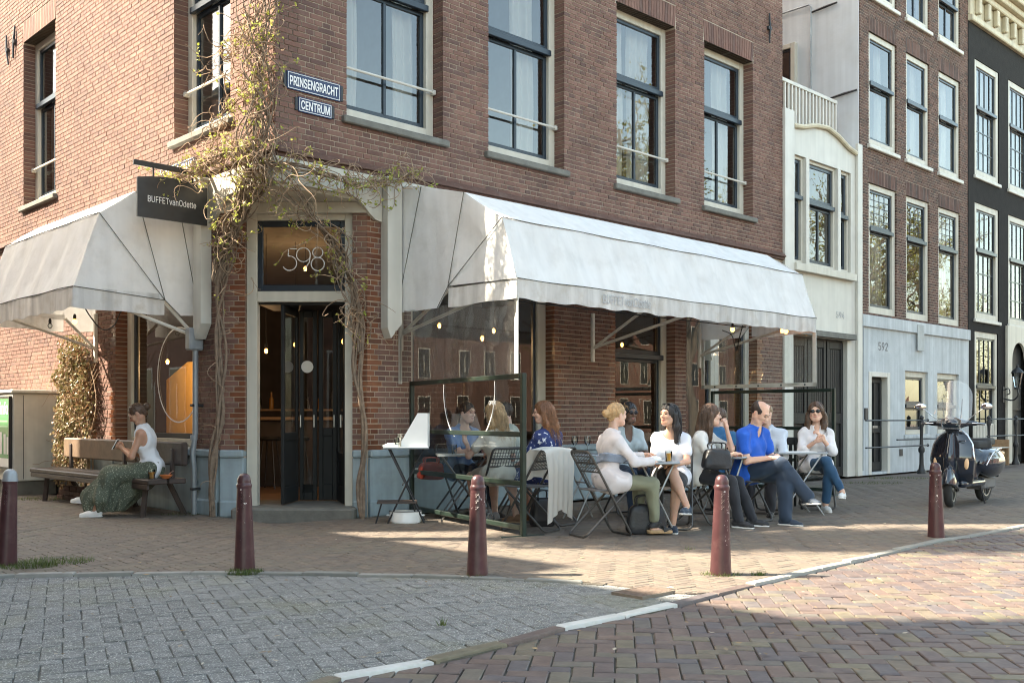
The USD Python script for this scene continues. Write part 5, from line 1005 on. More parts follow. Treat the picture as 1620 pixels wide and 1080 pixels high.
    if hk == 'long':
        d = cap
        for sg in (1, -1):
            a, b2, c2 = np.array([-.01, sg * .078, .0]), np.array([-.03, sg * .088, -.13]), np.array([-.05 + .02 * rr.random(), sg * .082, -.30]); d = sm([d, cone(L, a, b2, .034, .036), cone(L, b2, c2, .036, .022)], .03)
        d = sm([d, cone(L, (-.07, 0, .0), (-.105, 0, -.16), .07, .066), cone(L, (-.105, 0, -.16), (-.11, 0, -.33), .066, .035)], .04); d = np.maximum(d, -face)
    elif hk == 'bun':
        d = np.maximum(cap + .007, -(L[..., 2] + .035 + .55 * np.maximum(L[..., 0] + .03, 0))); d = np.maximum(d, -face); d = sm([d, ellip(L, (-.142, 0, .012), (.040, .046, .043))], .012); d = smin(d, ellip(L, (-.075, 0, -.035), (.035, .045, .04)), .02)
    elif hk == 'short':
        d = np.maximum(cap + .004, -(L[..., 2] + .06 - .4 * L[..., 0])); d = np.maximum(d, -ellip(L, (.11, 0, -.05), (.085, .09, .115)))
    elif hk == 'bald':
        d = np.maximum(cap + .006, L[..., 2] - .092 + .42 * np.maximum(L[..., 0] + .07, 0)); d = np.maximum(d, -(L[..., 2] + .05)); d = np.maximum(d, L[..., 0] - .045)
    elif hk == 'wavy':
        d = sm([cap - .004, cone(L, (-.03, .085, -.02), (-.04, .10, -.15), .04, .045), cone(L, (-.03, -.085, -.02), (-.04, -.10, -.15), .04, .045), cone(L, (-.08, 0, -.03), (-.09, 0, -.17), .07, .06), cone(L, (-.04, .10, -.15), (-.0, .085, -.24), .045, .02), cone(L, (-.04, -.10, -.15), (-.0, -.085, -.24), .045, .02)], .03); d = np.maximum(d, -face)
    elif hk == 'ponytop':
        d = np.maximum(cap, -(L[..., 2] + .05)); d = np.maximum(d, -face); d = sm([d, ellip(L, (-.085, 0, .085), (.06, .06, .05))], .02)
    az_ = np.arctan2(L[..., 1], L[..., 0] + .02); wv = 14 * L[..., 2] if hk == 'wavy' else 3 * L[..., 2]
    d = d * s + (.0034 if hk != 'bald' else .001) * np.sin(az_ * 19 + wv + 2 * np.sin(az_ * 7)) + (.002 if hk != 'bald' else .0005) * np.sin(az_ * 43 + 9 * L[..., 2]) + (.006 * np.sin(34 * L[..., 2] + az_ * 4) if hk == 'wavy' else 0)
    hp = put('hair', MB().add(*nets(d, l2, .0085)), HM[hcol], t, smooth=True)
    if hk in ('long', 'wavy'):
        st_ = MB(); wa = .012 if hk == 'wavy' else .005; ln_ = .30 if hk == 'wavy' else .38
        for k in range(150):
            a0 = 1.15 + 3.98 * rr.random(); e0 = .3 + .75 * rr.random(); q0 = np.array([-.016 + .113 * math.cos(a0) * math.cos(e0), .095 * math.sin(a0) * math.cos(e0), .03 + .108 * math.sin(e0)]); q1 = np.array([-.03 + .118 * math.cos(a0), .108 * math.sin(a0), -.01]); q2 = q1 * (1.04, 1.06, 1) + (-.012, 0, -ln_ * (.4 + .2 * rr.random())); q3 = q2 + (-.012 + .03 * rr.normal(), .012 * rr.normal(), -ln_ * (.3 + .3 * rr.random()))
            c_ = spline([q0, q1, q2, q3], 14); ph_ = rr.random() * 6; c_ = c_ + np.stack([wa * np.sin(np.linspace(0, 14, 14) + ph_), wa * np.cos(np.linspace(0, 12, 14) + ph_), np.zeros(14)], 1) * np.linspace(.2, 1, 14)[:, None]; st_.tube([Ht(*x_) for x_ in c_], np.linspace(.0026, .0009, 14), 4, caps=False)
        put('hair_strands', st_, HM[hcol], hp, kind='stuff')
    if hk == 'bun' or hk == 'long':
        wi = MB()
        for k in range(26): a0 = rr.random() * 6.28; p0 = Ht(-.02 + .1 * math.cos(a0), .088 * math.sin(a0), .05 + .06 * rr.random()); wi.tube([p0, p0 + rr.normal(size=3) * .015 + (0, 0, .006), p0 + rr.normal(size=3) * .03 + (0, 0, -.01)], .0009, 3, caps=False)
        put('loose_strands', wi, HM[hcol], hp, kind='stuff')
    # clothes
    v = ((Pt - pel.astype(np.float32)) @ u.astype(np.float32)) / s; xx = ((Pt - pel.astype(np.float32)) @ fw.astype(np.float32)) / s; ly = ((Pt - pel.astype(np.float32)) @ lf_.astype(np.float32)) / s
    tm_, sleeve, infl, hem, neck = top
    parts = [torso]
    if hem < -.02: parts.append(sm([cone(Pt, hips[k], hips[k] + (knees[k] - hips[k]) * min(1, -hem * 2.2), .122 * s, .100 * s) for k in (0, 1)], .06))
    slv = []
    for k in (0, 1):
        if sleeve == 'long': slv += [c(sh[k], elb[k], .058 * m, .050 * m), c(elb[k], elb[k] + (wr[k] - elb[k]) * .93, .050 * m, .038)]
        elif sleeve == 'elbow': slv += [c(sh[k], elb[k], .058 * m, .052), c(elb[k], elb[k] + (wr[k] - elb[k]) * .35, .052, .048)]
        elif sleeve == 'short': slv += [c(sh[k], sh[k] + (elb[k] - sh[k]) * .62, .056 * m, .058 * m)]
    d = sm(parts, .03) - infl
    if slv: d = sm([d] + [q - infl * .5 for q in slv], .03)
    else: d = np.maximum(d, np.abs(ly) - .155)
    d = d + wrinkle(Pt, .0085 if neck != 'v' else .006, 1.0, loc[0] * 7)
    if hem > -.02: d = np.maximum(d, hem - v)
    d = np.maximum(d, -(cone(Pt, nb - hd * .0, nk + hd * .05, .060 * s, .066 * s))); nd = {'v': ellip(Pt, at(.09, 0, .47), np.array([.09, .055, .13]) * s), 'round': ellip(Pt, at(.05, 0, .49), np.array([.09, .085, .075]) * s), 'collar': ellip(Pt, at(.085, 0, .49), np.array([.07, .032, .085]) * s)}[neck]
    d = np.maximum(d, -nd)
    if neck == 'collar': d = np.minimum(d, np.maximum(np.maximum(np.maximum(np.abs(cone(Pt, nb - hd * .01, nb + hd * .1, .072 * s, .064 * s)) - .0085, (Pt - nb.astype(np.float32)) @ hd.astype(np.float32) - .03), -.02 - (Pt - nb.astype(np.float32)) @ hd.astype(np.float32)), -nd))
    tp = put({'v': 'top', 'round': 'shirt', 'collar': 'shirt'}[neck], MB().add(*nets(d, lo, h)), tm_, t, smooth=True)
    lm, lk, lin = legs
    waist = np.maximum(sm(TO[:1], .02), v - .05) + .004
    if lk in ('long', 'crop'):
        e = 1.0 if lk == 'long' else .86
        d = sm([waist] + [smin(c(hips[k], knees[k], .086 + lin, .062 + lin), smin(c(knees[k], knees[k] + (ank[k] - knees[k]) * e, .064 + lin, .046 + lin * 1.3), CA[k] - lin - .004, .02), .03) for k in (0, 1)], .025) - .002
    elif lk == 'shorts': d = sm([waist] + [c(hips[k], hips[k] + (knees[k] - hips[k]) * .72, .098 + lin, .078 + lin) for k in (0, 1)], .03)
    elif lk == 'skirt': d = sm([waist] + [c(hips[k], hips[k] + (knees[k] - hips[k]) * 1.0, .10 + lin, .082 + lin) for k in (0, 1)], .09)
    elif lk == 'maxi':
        q0 = (knees[0] + knees[1]) / 2; hemc = np.array([(ank[0][0] + ank[1][0]) / 2 - .13, 0, .10]); az2 = np.arctan2(Pt[..., 1] - .0, Pt[..., 0] - hemc[0]); fold = .016 * np.sin(az2 * 15) * np.clip((hz - Pt[..., 2]) / .35, 0, 1)
        d = sm([waist] + [c(hips[k], knees[k], .105, .095) for k in (0, 1)] + [c(knees[k] + (0, 0, .0), np.array([ank[k][0] - .06, ank[k][1] * 1.1, .22]), .098, .10) for k in (0, 1)] + [c(at(.02, 0, -.06), hemc + (-.03, 0, .0), .12, .17), c(q0, hemc + (.04, .0, .02), .11, .16)], .09) + fold; d = np.maximum(d, .055 - Pt[..., 2])
    d = d + wrinkle(Pt, .005, 1.1, loc[1] * 5) - .003
    put({'long': 'trousers', 'crop': 'trousers', 'shorts': 'shorts', 'skirt': 'skirt', 'maxi': 'long_skirt'}[lk], MB().add(*nets(d, lo, h)), lm, t, smooth=True)
    # shoes
    shm, sk_, solem = shoes
    for k in (0, 1):
        sg = 1 if k == 0 else -1; tdir = unit(np.array([1, .12 * sg, 0])); up = cross == k + 1
        if up: sd = unit(ank[k] - knees[k]); tdir = unit(np.array([.9, .1 * sg, -.12]) - sd * .25)
        n_ = unit(np.cross(tdir, np.array([0, 1, 0.]))); n_ = -n_ if n_[2] < 0 else n_; B = lambda x, y, z: ank[k] + (tdir * x + np.array([0, 1, 0.]) * y * sg + n_ * z) * (1.08 if male else .96)
        Q, l3 = grid(ank[k] - .24, ank[k] + .24, .0075); hl = .06 if sk_ == 'wedge' else 0
        up_ = sm([cone(Q, B(-.04, 0, -.045), B(-.03, 0, -.01), .036, .034), cone(Q, B(-.03, 0, -.045), B(.09, .005, -.055), .037, .034), cone(Q, B(.07, .01, -.058), B(.155, .012, -.064), .036, .026)], .03)
        Zl = (Q - ank[k].astype(np.float32)) @ n_.astype(np.float32); Xl = (Q - ank[k].astype(np.float32)) @ tdir.astype(np.float32)
        so = np.maximum(np.maximum(sm([cone(Q, B(-.045, 0, -.07), B(.06, .004, -.07), .042, .041), cone(Q, B(.06, .006, -.07), B(.15, .012, -.07), .042, .032)], .02), np.abs(Zl + .077) - .009), -10)
        if sk_ == 'low': up_ = np.maximum(up_, -ellip(Q, B(-.0, 0, .005), (.05, .026, .03))); up_ = np.maximum(up_, Zl - .012 - .25 * np.maximum(-Xl - .02, 0))
        if sk_ == 'wedge':
            so = np.maximum(cone(Q, B(-.04, 0, -.06), B(.15, .01, -.08), .045, .036), Zl + .052 - .0); so = np.maximum(so, -(Zl + .088)); up_ = np.minimum(np.maximum(up_, .075 - Xl), np.maximum(np.maximum(np.abs(cone(Q, B(-.03, 0, -.03), B(.02, 0, .02), .042, .040)) - .006, Zl - .03), -(Zl + .03)))
        up_ = np.maximum(up_, -(Zl + .075)); s1 = put('shoe', MB().add(*nets(up_, l3, .0075)), shm, t, smooth=True); put('sole', MB().add(*nets(so, l3, .0075)), solem, s1, smooth=True)
        if sk_ == 'low':
            lc = MB()
            for j in range(4): x = .035 + j * .018; lc.tube([B(x, -.016, -.012 - j * .008), B(x + .006, 0, -.007 - j * .009), B(x, .016, -.012 - j * .008)], .0022, 4)
            put('laces', lc, solem, s1)
    if sash_:
        d = np.maximum(np.abs(v - .225 + .02 * np.sin(ly * 14)) - .045, torso - .030 + wrinkle(Pt, .006, 1.6, 3.0)); put('tied_cardigan', MB().add(*nets(d, lo, h)), sash_, t, smooth=True)
    if extra: extra(t, Ht, at, wr, hd_, R4, b)
    return t, wr, hd_, hz
def sunglasses(t, Ht, at, wr, hd_, R4, b):
    m = MB()
    for sg in (1, -1): m.ell(Ht(.0975, sg * .034, .008), (.007, .027, .021), 2, R4); m.tube([Ht(.097, sg * .058, .014), Ht(.05, sg * .083, .014), Ht(-.005, sg * .087, .01)], .0032, 5)
    m.tube([Ht(.104, .012, .012), Ht(.104, -.012, .012)], .003, 5); put('sunglasses', m, shadem, t, smooth=True)
def headglasses(t, Ht, at, wr, hd_, R4, b):
    m = MB()
    for sg in (1, -1): m.ell(Ht(.05, sg * .034, .121), (.014, .023, .007), 2, R4)
    put('sunglasses', m, shadem, t, smooth=True)
WHITE_SOLE = mat('white_sole', (.7, .69, .66), rough=.6, var=.08); CORK = mat('cork_wedge', (.42, .27, .14), rough=.8, var=.2, scale=30)
white_canvas_shoe = (cloth('white_shoe', (.68, .67, .64)), 'low', WHITE_SOLE); black_shoe = (cloth('black_shoe', (.018, .018, .02), .6), 'low', WHITE_SOLE); navy_shoe = (cloth('navy_shoe', (.02, .035, .06), .7), 'low', WHITE_SOLE); dark_shoe = (cloth('dark_shoe', (.02, .017, .015), .5), 'low', M['rubber'])
def XY(px, Y): return ((px - 810) / 1590 * Y, Y)
r2 = math.radians
navy_denim = cloth('denim', (.016, .032, .06), bscale=200); dk = cloth('black_trousers', (.016, .017, .022))
dotted = mat('cloth_dotted', (.02, .035, .13), rough=.8, var=.05, speck=((.75, .75, .78), .95, 24), bump=.15); leafy = mat('cloth_leafprint', (.085, .10, .07), rough=.85, var=.2, scale=4, speck=((.34, .35, .27), .9, 70), bump=.25, bscale=70)
# A: on the bench
PA = W(-.52, 1.90)
person('person in white sleeveless top and long green skirt on the bench, looking at a phone', PA, r2(186), .99, lean=.22, yaw=r2(8), pitch=.62, skin='tan', seat=.46, feet=((.60, .16, .0), (.78, -.04, .14)), cross=2, hands=[((.34, .04, .80), (.6, -.5, .45), None, (0, -.6, -.5), .8), ((.33, -.05, .78), (.6, .5, .4), None, (0, .5, .3), .7)], hair=('bun', 'brown'), top=(cloth('white_top', (.72, .73, .75)), 'none', .016, -.03, 'v'), legs=(leafy, 'maxi', .02), shoes=white_canvas_shoe)
ph = thing('phone', 'white phone held by the person on the bench', 'phone', (*PA[:2], .012), r2(186)); put('body', MB().rbox(-.036, .036, -.004, .004, -.07, .07, .006, M=Tr(.42, -.0, .84) @ Ry(-.5) @ Rz(math.pi / 2)), M['sign_white'], ph); put('screen', MB().rbox(-.032, .032, .0041, .0052, -.06, .06, .001, M=Tr(.42, -.0, .84) @ Ry(-.5) @ Rz(math.pi / 2)), M['black'], ph)
# the terrace
person('person in a blue shirt behind the wind screen, facing the street', XY(727, 12.0), r2(-48), 1.0, lean=.15, yaw=r2(10), pitch=.1, skin='light', hands=[((.42, .10, .80), (.6, -.6, .5)), ((.44, -.06, .80), (.6, .5, .5))], hair=('short', 'dark'), top=(cloth('blue_shirt', (.12, .22, .42)), 'short', .016, -.03, 'round'), legs=(navy_denim, 'long', .006), shoes=dark_shoe, male=True)
person('person in a cream top at the screened table, back to the street', XY(790, 10.95), r2(118), .97, lean=.10, yaw=r2(25), pitch=.05, hair=('wavy', 'blond'), hands=[((.34, .22, .84), (.5, .2, .9), None, (0, 0, 1), .3), ((.35, -.12, .74), None)], top=(cloth('cream_top', (.62, .58, .48)), 'short', .013, -.05, 'round'), legs=(cloth('beige_shorts', (.42, .37, .28)), 'shorts', .01), shoes=(cloth('grey_shoe', (.4, .4, .42)), 'low', WHITE_SOLE), feet=((.36, .1, 0), (.34, -.12, 0)))
person('person in a pale green shirt leaning in at the screened table', XY(818, 11.75), r2(170), 1.0, lean=.2, yaw=r2(20), pitch=.2, hair=('short', 'dark'), top=(cloth('pale_green_shirt', (.42, .45, .40)), 'short', .018, -.03, 'round'), legs=(navy_denim, 'long', .006), shoes=dark_shoe, male=True)
person('person in a dark blue dotted dress beside the cloth-covered chair', XY(868, 10.9), r2(140), .98, lean=.04, yaw=r2(40), pitch=.06, hair=('long', 'auburn'), top=(dotted, 'short', .014, -.06, 'round'), legs=(dotted, 'skirt', .012), shoes=(cloth('tan_shoe', (.25, .13, .06)), 'low', CORK), feet=((.38, .1, 0), (.32, -.1, 0)))
person('person in a pale blouse, olive trousers and wedge shoes, back to the street', (.93, 9.86), r2(18), .95, lean=.12, yaw=r2(14), pitch=.0, hair=('bun', 'blond'), top=(cloth('pale_blouse', (.60, .565, .57)), 'long', .012, -.12, 'collar'), legs=(cloth('olive_trousers', (.20, .205, .135)), 'crop', .0), shoes=(cloth('black_strap', (.015, .015, .015), .5), 'wedge', CORK), feet=((.40, .14, .02), (.46, -.12, .02)), hands=[((.45, .12, .78), None), ((.42, -.14, .72), None)], sash_=cloth('cardigan', (.24, .29, .38)))
person('person in a grey T-shirt and sunglasses by the wall behind the terrace tables', XY(990, 11.9), r2(-72), .98, lean=.06, yaw=r2(10), pitch=.05, skin='dark', hair=('ponytop', 'black'), top=(cloth('grey_tee', (.42, .47, .47)), 'short', .016, -.04, 'v'), legs=(navy_denim, 'long', .004), shoes=white_canvas_shoe, extra=sunglasses)
person('person in a white T-shirt and black shorts with bare legs crossed', XY(1062, 10.5), r2(-100), .94, lean=.03, yaw=r2(-42), pitch=-.05, skin='mid', hair=('long', 'black'), top=(cloth('white_tee', (.72, .73, .78)), 'short', .014, -.08, 'round'), legs=(cloth('black_shorts', (.015, .015, .018)), 'shorts', .008), shoes=(navy_shoe[0], 'low', WHITE_SOLE), feet=((.38, .02, 0), (.60, .16, .20)), cross=2, hands=[((.36, .05, .68), (.4, -.8, .1), None, (0, -.2, -1), .5), ((.36, -.06, .69), (.4, .8, .1), None, (0, .2, -1), .5)], extra=headglasses)
person('person in white top and black trousers resting a hand on the chin', XY(1102, 10.95), r2(-30), .96, lean=.22, yaw=r2(28), pitch=.0, hair=('long', 'brown'), top=(cloth('white_tee2', (.64, .64, .62)), 'short', .014, -.03, 'round'), legs=(dk, 'long', .002), shoes=black_shoe, feet=((.60, .06, 0), (.52, -.16, 0)), hands=[((.30, .12, 1.03), (-.1, -.3, 1), (.5, .5, -1), (-1, 0, .2), .7), ((.42, -.02, .77), (.3, .9, 0), None, (0, 0, -1), .4)])
person('person in a teal shirt bent over the rear table, back turned', XY(1126, 12.3), r2(60), 1.0, lean=.50, yaw=0, pitch=.3, hair=('short', 'brown'), top=(cloth('teal_shirt', (.03, .13, .27)), 'short', .02, -.04, 'round'), legs=(navy_denim, 'long', .006), shoes=dark_shoe, male=True)
person('person in a bright blue polo shirt looking down, one leg crossed over', XY(1180, 11.2), r2(-50), 1.03, lean=.24, yaw=r2(10), pitch=.62, skin='light', hair=('bald', 'dark'), top=(cloth('blue_polo', (.012, .10, .52)), 'short', .014, -.05, 'collar'), legs=(navy_denim, 'long', .014), shoes=navy_shoe, feet=((.52, .0, 0), (.66, .20, .22)), cross=2, hands=[((.34, .10, .74), (.5, -.7, -.1), None, (0, 0, -1), .6), ((.36, -.05, .72), (.5, .6, -.1), None, (0, 0, -1), .6)], male=True, belly=.03)
person('person in a pale blue shirt half hidden behind the blue polo shirt', XY(1214, 12.2), r2(-115), .98, lean=.1, yaw=r2(-20), pitch=.15, hair=('bald', 'darkblond'), top=(cloth('pale_blue_shirt', (.52, .58, .66)), 'long', .018, -.03, 'collar'), legs=(dk, 'long', .006), shoes=dark_shoe, male=True)
person('person with sunglasses, white shirt and jeans at the far end of the terrace', XY(1291, 12.75), r2(-98), .99, lean=.0, yaw=r2(-14), pitch=-.05, hair=('wavy', 'brown'), top=(cloth('white_blouse', (.70, .68, .69)), 'elbow', .012, -.09, 'collar'), legs=(cloth('blue_jeans', (.022, .07, .14), bscale=200), 'crop', .0), shoes=white_canvas_shoe, feet=((.40, .05, 0), (.56, .22, .17)), cross=2, hands=[((.26, .03, .90), (.2, -.6, .8), None, (-.3, -.9, 0), .6), ((.27, -.05, .86), (.3, .8, .3), None, (-.5, .3, .5), .6)], extra=sunglasses)
# ---------------------------------------------------------------- chairs, tables and what stands on them
def chair_parts(t):
    w = .20; c = M['steel_dark']
    def loop(top, bot, hw, r=.055):
        top, bot = np.array(top), np.array(bot); d = unit(bot - top); y = np.array([0, 1., 0]); out = []
        for cx, sy, base, dd in ((1, 1, top, d), (1, -1, top, d), (1, -1, bot, -d), (1, 1, bot, -d)):
            k = [base + y * sy * hw + dd * r + (-y * sy * r + y * sy * r) * 0]; a0 = np.linspace(0, math.pi / 2, 5)
            pts = [base + dd * (r - r * math.sin(a)) + y * sy * (hw - r + r * math.cos(a)) for a in a0]
            out.append(pts)
        return np.array(out[0][::1] + out[1][::-1] + out[2][::1] + out[3][::-1])
    put('back_frame', MB().tube(loop((-.235, 0, .83), (.235, 0, .012), w), .0125, 8, closed=True), c, t, smooth=True)
    put('leg_frame', MB().tube(loop((.205, 0, .455), (-.27, 0, .012), w - .025), .0125, 8, closed=True), c, t, smooth=True)
    s = put('seat', MB().rbox(-.16, .215, -.172, .172, .448, .462, .005), M['plastic_grey'], t)
    put('crossbar', MB().tube([(-.178, -w + .01, .72), (-.178, w - .01, .72)], .009, 6).tube([(-.12, -w + .01, .63), (-.12, w - .01, .63)], .009, 6), c, t, smooth=50)
    g = MB()
    for k in range(11): y = -.16 + .032 * k; g.tube([(-.225, y, .815), (-.125, y, .635)], .0038, 4)
    for k in range(6): f = k / 5; g.tube([(-.225 + .1 * f, -.185, .815 - .18 * f), (-.225 + .1 * f, .185, .815 - .18 * f)], .0038, 4)
    put('back_grid', g, c, t)
CH = [((.87, 9.845), 24, 'folding metal chair of the person in the pale blouse, nearest the street'), (XY(1064, 10.56), -100, 'folding metal chair under the person in black shorts'), (XY(868, 10.93), 140, 'folding metal chair under the person in the dotted dress'), (XY(1100, 10.98), -30, 'folding metal chair under the person in black trousers'),
      (XY(1178, 11.25), -50, 'folding metal chair under the person in the blue polo shirt'), (XY(1291, 12.80), -98, 'folding metal chair at the far end under the person in jeans'), (XY(791, 10.97), 118, 'folding metal chair behind the wind screen under the person in the cream top'), (XY(838, 10.3), 150, 'folding metal chair with a white cloth over it at the end of the wind screen'),
      (XY(727, 12.03), -48, 'folding metal chair by the cafe window behind the screened table'), (XY(990, 11.95), -72, 'folding metal chair under the person in the grey T-shirt'), (XY(1214, 12.25), -115, 'folding metal chair under the person in the pale blue shirt'), (XY(1126, 12.3), 60, 'folding metal chair under the person in teal'), (XY(818, 11.8), 170, 'folding metal chair under the person in pale green')]
c0 = thing('folding_chair', CH[0][2], 'chair', (*CH[0][0], .012), r2(CH[0][1]), 'folding chairs on the terrace'); chair_parts(c0)
for p, a, lb in CH[1:]: copy_of(c0, lb, (*p, .012), r2(a))
def table(label, pos, rz, top='round', r=.30, z=.74, w=.6, d=.45, mt='steel', white=False):
    t = thing('table', label, 'table', (*pos, .012), rz, None)
    if top == 'round': put('tabletop', MB().lathe([(0, z - .02), (r, z - .02), (r + .006, z - .01), (r, z), (0, z)], 36), M['zinc' if not white else 'white_paint'], t, smooth=40); q = r * .55; e = r * .6
    else: put('tabletop', MB().rbox(-w / 2, w / 2, -d / 2, d / 2, z - .022, z, .006), M['zinc' if not white else 'white_paint'], t); q = d / 2 - .04; e = w / 2 - .06
    for y in (-q, q):
        for s_ in (1, -1): put('leg', MB().tube([(s_ * e, y, z - .02), (-s_ * e * 1.05, y * 1.05, .0)], .0105, 6), M['steel' if mt == 'steel' else 'iron'], t, smooth=50)
    put('brace', MB().tube([(-e * .2, -q, .42), (-e * .2, q, .42)], .008, 6), M['steel' if mt == 'steel' else 'iron'], t)
    return z + .012
zt = table('grey folding table with drinks between the pale blouse and the black shorts', XY(1030, 10.15), .3, r=.29, z=.715)
zs = {}
T4 = XY(1152, 10.95); table('small folding table with glasses beside the blue polo shirt', T4, .2, r=.2, z=.735)
T5 = XY(1258, 12.1); table('folding table in front of the person with sunglasses', T5, .1, 'rect', z=.745, w=.62, d=.5)
T2 = XY(733, 11.55); table('white topped folding table behind the wind screen', T2, .12, 'rect', z=.74, w=.62, d=.5, white=True)
T6 = XY(925, 11.45); table('folding table with wine glasses at the cafe wall', T6, .4, r=.3, z=.745)
T7 = XY(1120, 12.75); table('rear folding table by the far window', T7, .4, r=.28, z=.745)
T1 = XY(643, 11.15); z1 = table('tall black serving table outside the wind screen', T1, .08, 'rect', z=.835, w=.50, d=.38, mt='iron')
# lower shelf, pot, menu box, glassware on the serving table
lo_ = thing('folding_stool', 'low black folding stool under the serving table', 'stool', (T1[0] - .10, T1[1] - .02, .012), .1)
put('board', MB().rbox(-.22, .22, -.16, .16, .215, .235), M['dark_wood'], lo_)
for s_ in (1, -1):
    for y in (-.14, .14): put('leg', MB().tube([(s_ * .17, y, .215), (s_ * .23, y, 0)], .009, 6), M['iron'], lo_)
pt = thing('enamel_pot', 'white oval enamel pot on the ground under the serving table', 'pot', (T1[0] + .0, T1[1] - .09, .012)); sc = np.diag([1.25, .9, 1, 1.])
put('pot', MB().lathe([(0, 0), (.125, 0), (.14, .02), (.142, .125), (.146, .13), (.14, .132), (.13, .03), (0, .01)], 28).xf(sc), M['sign_white'], pt, smooth=40)
for s_ in (1, -1): put('handle', MB().tube([(s_ * .17, -.03, .085), (s_ * .205, -.02, .085), (s_ * .205, .02, .085), (s_ * .17, .03, .085)], .007, 6), M['sign_white'], pt)
put('rim', MB().tube([(1.25 * .144 * math.cos(a), .9 * .144 * math.sin(a), .131) for a in np.linspace(0, 6.2832, 32)[:-1]], .004, 5, closed=True), M['iron'], pt)
bx = thing('menu_box', 'white slant-fronted box standing on the serving table', 'box', (T1[0] + .115, T1[1] + .02, z1)); put('body', MB().prism(Polygon([(-.16, 0), (.13, 0), (.13, .37), (.02, .37), (-.16, .06)]), -.13, .13), M['sign_white'], bx)
tr = thing('tray', 'pale tray with folded papers on the serving table', 'tray', (T1[0] - .16, T1[1] - .05, z1)); put('tray', MB().rbox(-.085, .085, -.1, .1, 0, .02, .005), M['sign_white'], tr)
for k in range(3): put('paper', MB().rbox(-.07 + .01 * k, .06 + .01 * k, -.08, .07, .021 + .006 * k, .025 + .006 * k, .001, M=Rz(.1 * k - .1)), M['sign_white'], tr)
tumbler((T1[0] - .09, T1[1] - .12, z1), 'empty tumbler on the serving table beside the slanted box', .03, .10); tumbler((T1[0] - .08, T1[1] + .03, z1), 'taller clear glass on the serving table behind the tumbler', .032, .14)
D1 = XY(1030, 10.15)
tumbler((D1[0] + .17, D1[1] - .05, zt), 'glass of orange juice on the nearest terrace table', .036, .105, .8, juice); tumbler((D1[0] - .13, D1[1] + .0, zt), 'short glass of iced water on the nearest terrace table', .04, .085, .6, water_m)
bp = thing('bread_plate', 'white plate with a crumpled napkin on the nearest terrace table', 'plate', (D1[0] + .02, D1[1] - .1, zt)); put('plate', MB().lathe([(0, 0), (.06, 0), (.1, .012), (.1, .016), (.058, .006), (0, .006)], 24), M['sign_white'], bp, smooth=40)
nm = ICO[3][0] * (.07, .055, .03); nm = nm * (1 + .35 * (meshkit.fbm(ICO[3][0] * 3 + 5, 3) - .5)[:, None]); put('napkin', MB().add(nm + (0, 0, .03), ICO[3][1]), M['sign_white'], bp)
def wineglass(loc, label):
    t = thing('wine_glass', label, 'wine glass', loc); put('glass', MB().lathe([(0, 0), (.032, 0), (.03, .004), (.005, .01), (.004, .09), (.02, .105), (.037, .14), (.036, .18), (.031, .205), (.030, .205), (.034, .18), (.035, .142), (.018, .11), (0, .1)], 20), M['glass_thin'], t, smooth=40)
wineglass((T6[0] - .12, T6[1] - .1, .757), 'left wine glass on the table at the cafe wall'); wineglass((T6[0] + .02, T6[1] - .15, .757), 'right wine glass on the table at the cafe wall')
tumbler((T4[0] - .05, T4[1] - .06, .747), 'clear glass on the small table beside the blue polo shirt', .034, .10, .5, water_m); tumbler((T4[0] + .06, T4[1] + .03, .747), 'shorter clear glass on the small table, nearer the cafe wall', .03, .09)
tumbler((T2[0] - .1, T2[1] - .1, .752), 'clear glass on the white table behind the wind screen', .033, .11); tumbler((T7[0] + .1, T7[1] - .1, .757), 'tall glass on the rear table', .034, .15, .7, water_m)
cu = thing('cutlery_tray', 'white napkins and cutlery on the table behind the wind screen', 'cutlery', (T2[0] + .1, T2[1] - .12, .752))
for k in range(5): put('fork', MB().rbox(-.1, .1, -.06 + .03 * k, -.048 + .03 * k, .004, .01, .002), M['chrome'], cu)
put('napkin', MB().rbox(-.13, .13, -.08, .09, 0, .004, .001), M['sign_white'], cu)
bk = thing('menu_card', 'white menu card lying on the far terrace table', 'menu', (T5[0] + .02, T5[1] - .05, .757)); put('card', MB().rbox(-.2, .2, -.1, .1, 0, .006, .002, M=Rz(.3)), M['sign_white'], bk)
# white cloth over the chair
cl = thing('white_cloth', 'white cloth draped over the back of a chair at the end of the wind screen', 'cloth', (*XY(838, 10.3), .012), r2(150))
n, m = 60, 26; uu = np.linspace(-1.0, 1.0, n); yy = np.linspace(-.31, .31, m); U, Y = np.meshgrid(uu, yy, indexing='ij'); s = np.abs(U); front = U > 0
ln = np.where(front, .34, .66) + .10 * np.abs(Y) / .27 * np.where(front, .2, 1); dr_ = s * ln
X = np.where(front, -.20 + np.minimum(dr_, .06) + .25 * np.maximum(dr_ - .06, 0), -.27 - np.minimum(dr_, .05)); fold = .03 * np.sin(Y * 26 + 1.3 * U) * np.minimum(1, dr_ / .25); Z = .85 - np.maximum(dr_ - .03, 0); Yd = Y * (1 - .10 * np.minimum(1, dr_ / .4))
i, j = np.meshgrid(np.arange(n - 1), np.arange(m - 1), indexing='ij'); put('cloth', MB().add(np.stack([X + np.where(front, fold * .5, -np.abs(fold) - .02), Yd, Z + .012 * np.cos(Y * 9)], -1).reshape(-1, 3), np.stack([i * m + j, (i + 1) * m + j, (i + 1) * m + j + 1, i * m + j + 1], -1).reshape(-1, 4)), M['curtain'], cl, smooth=True)
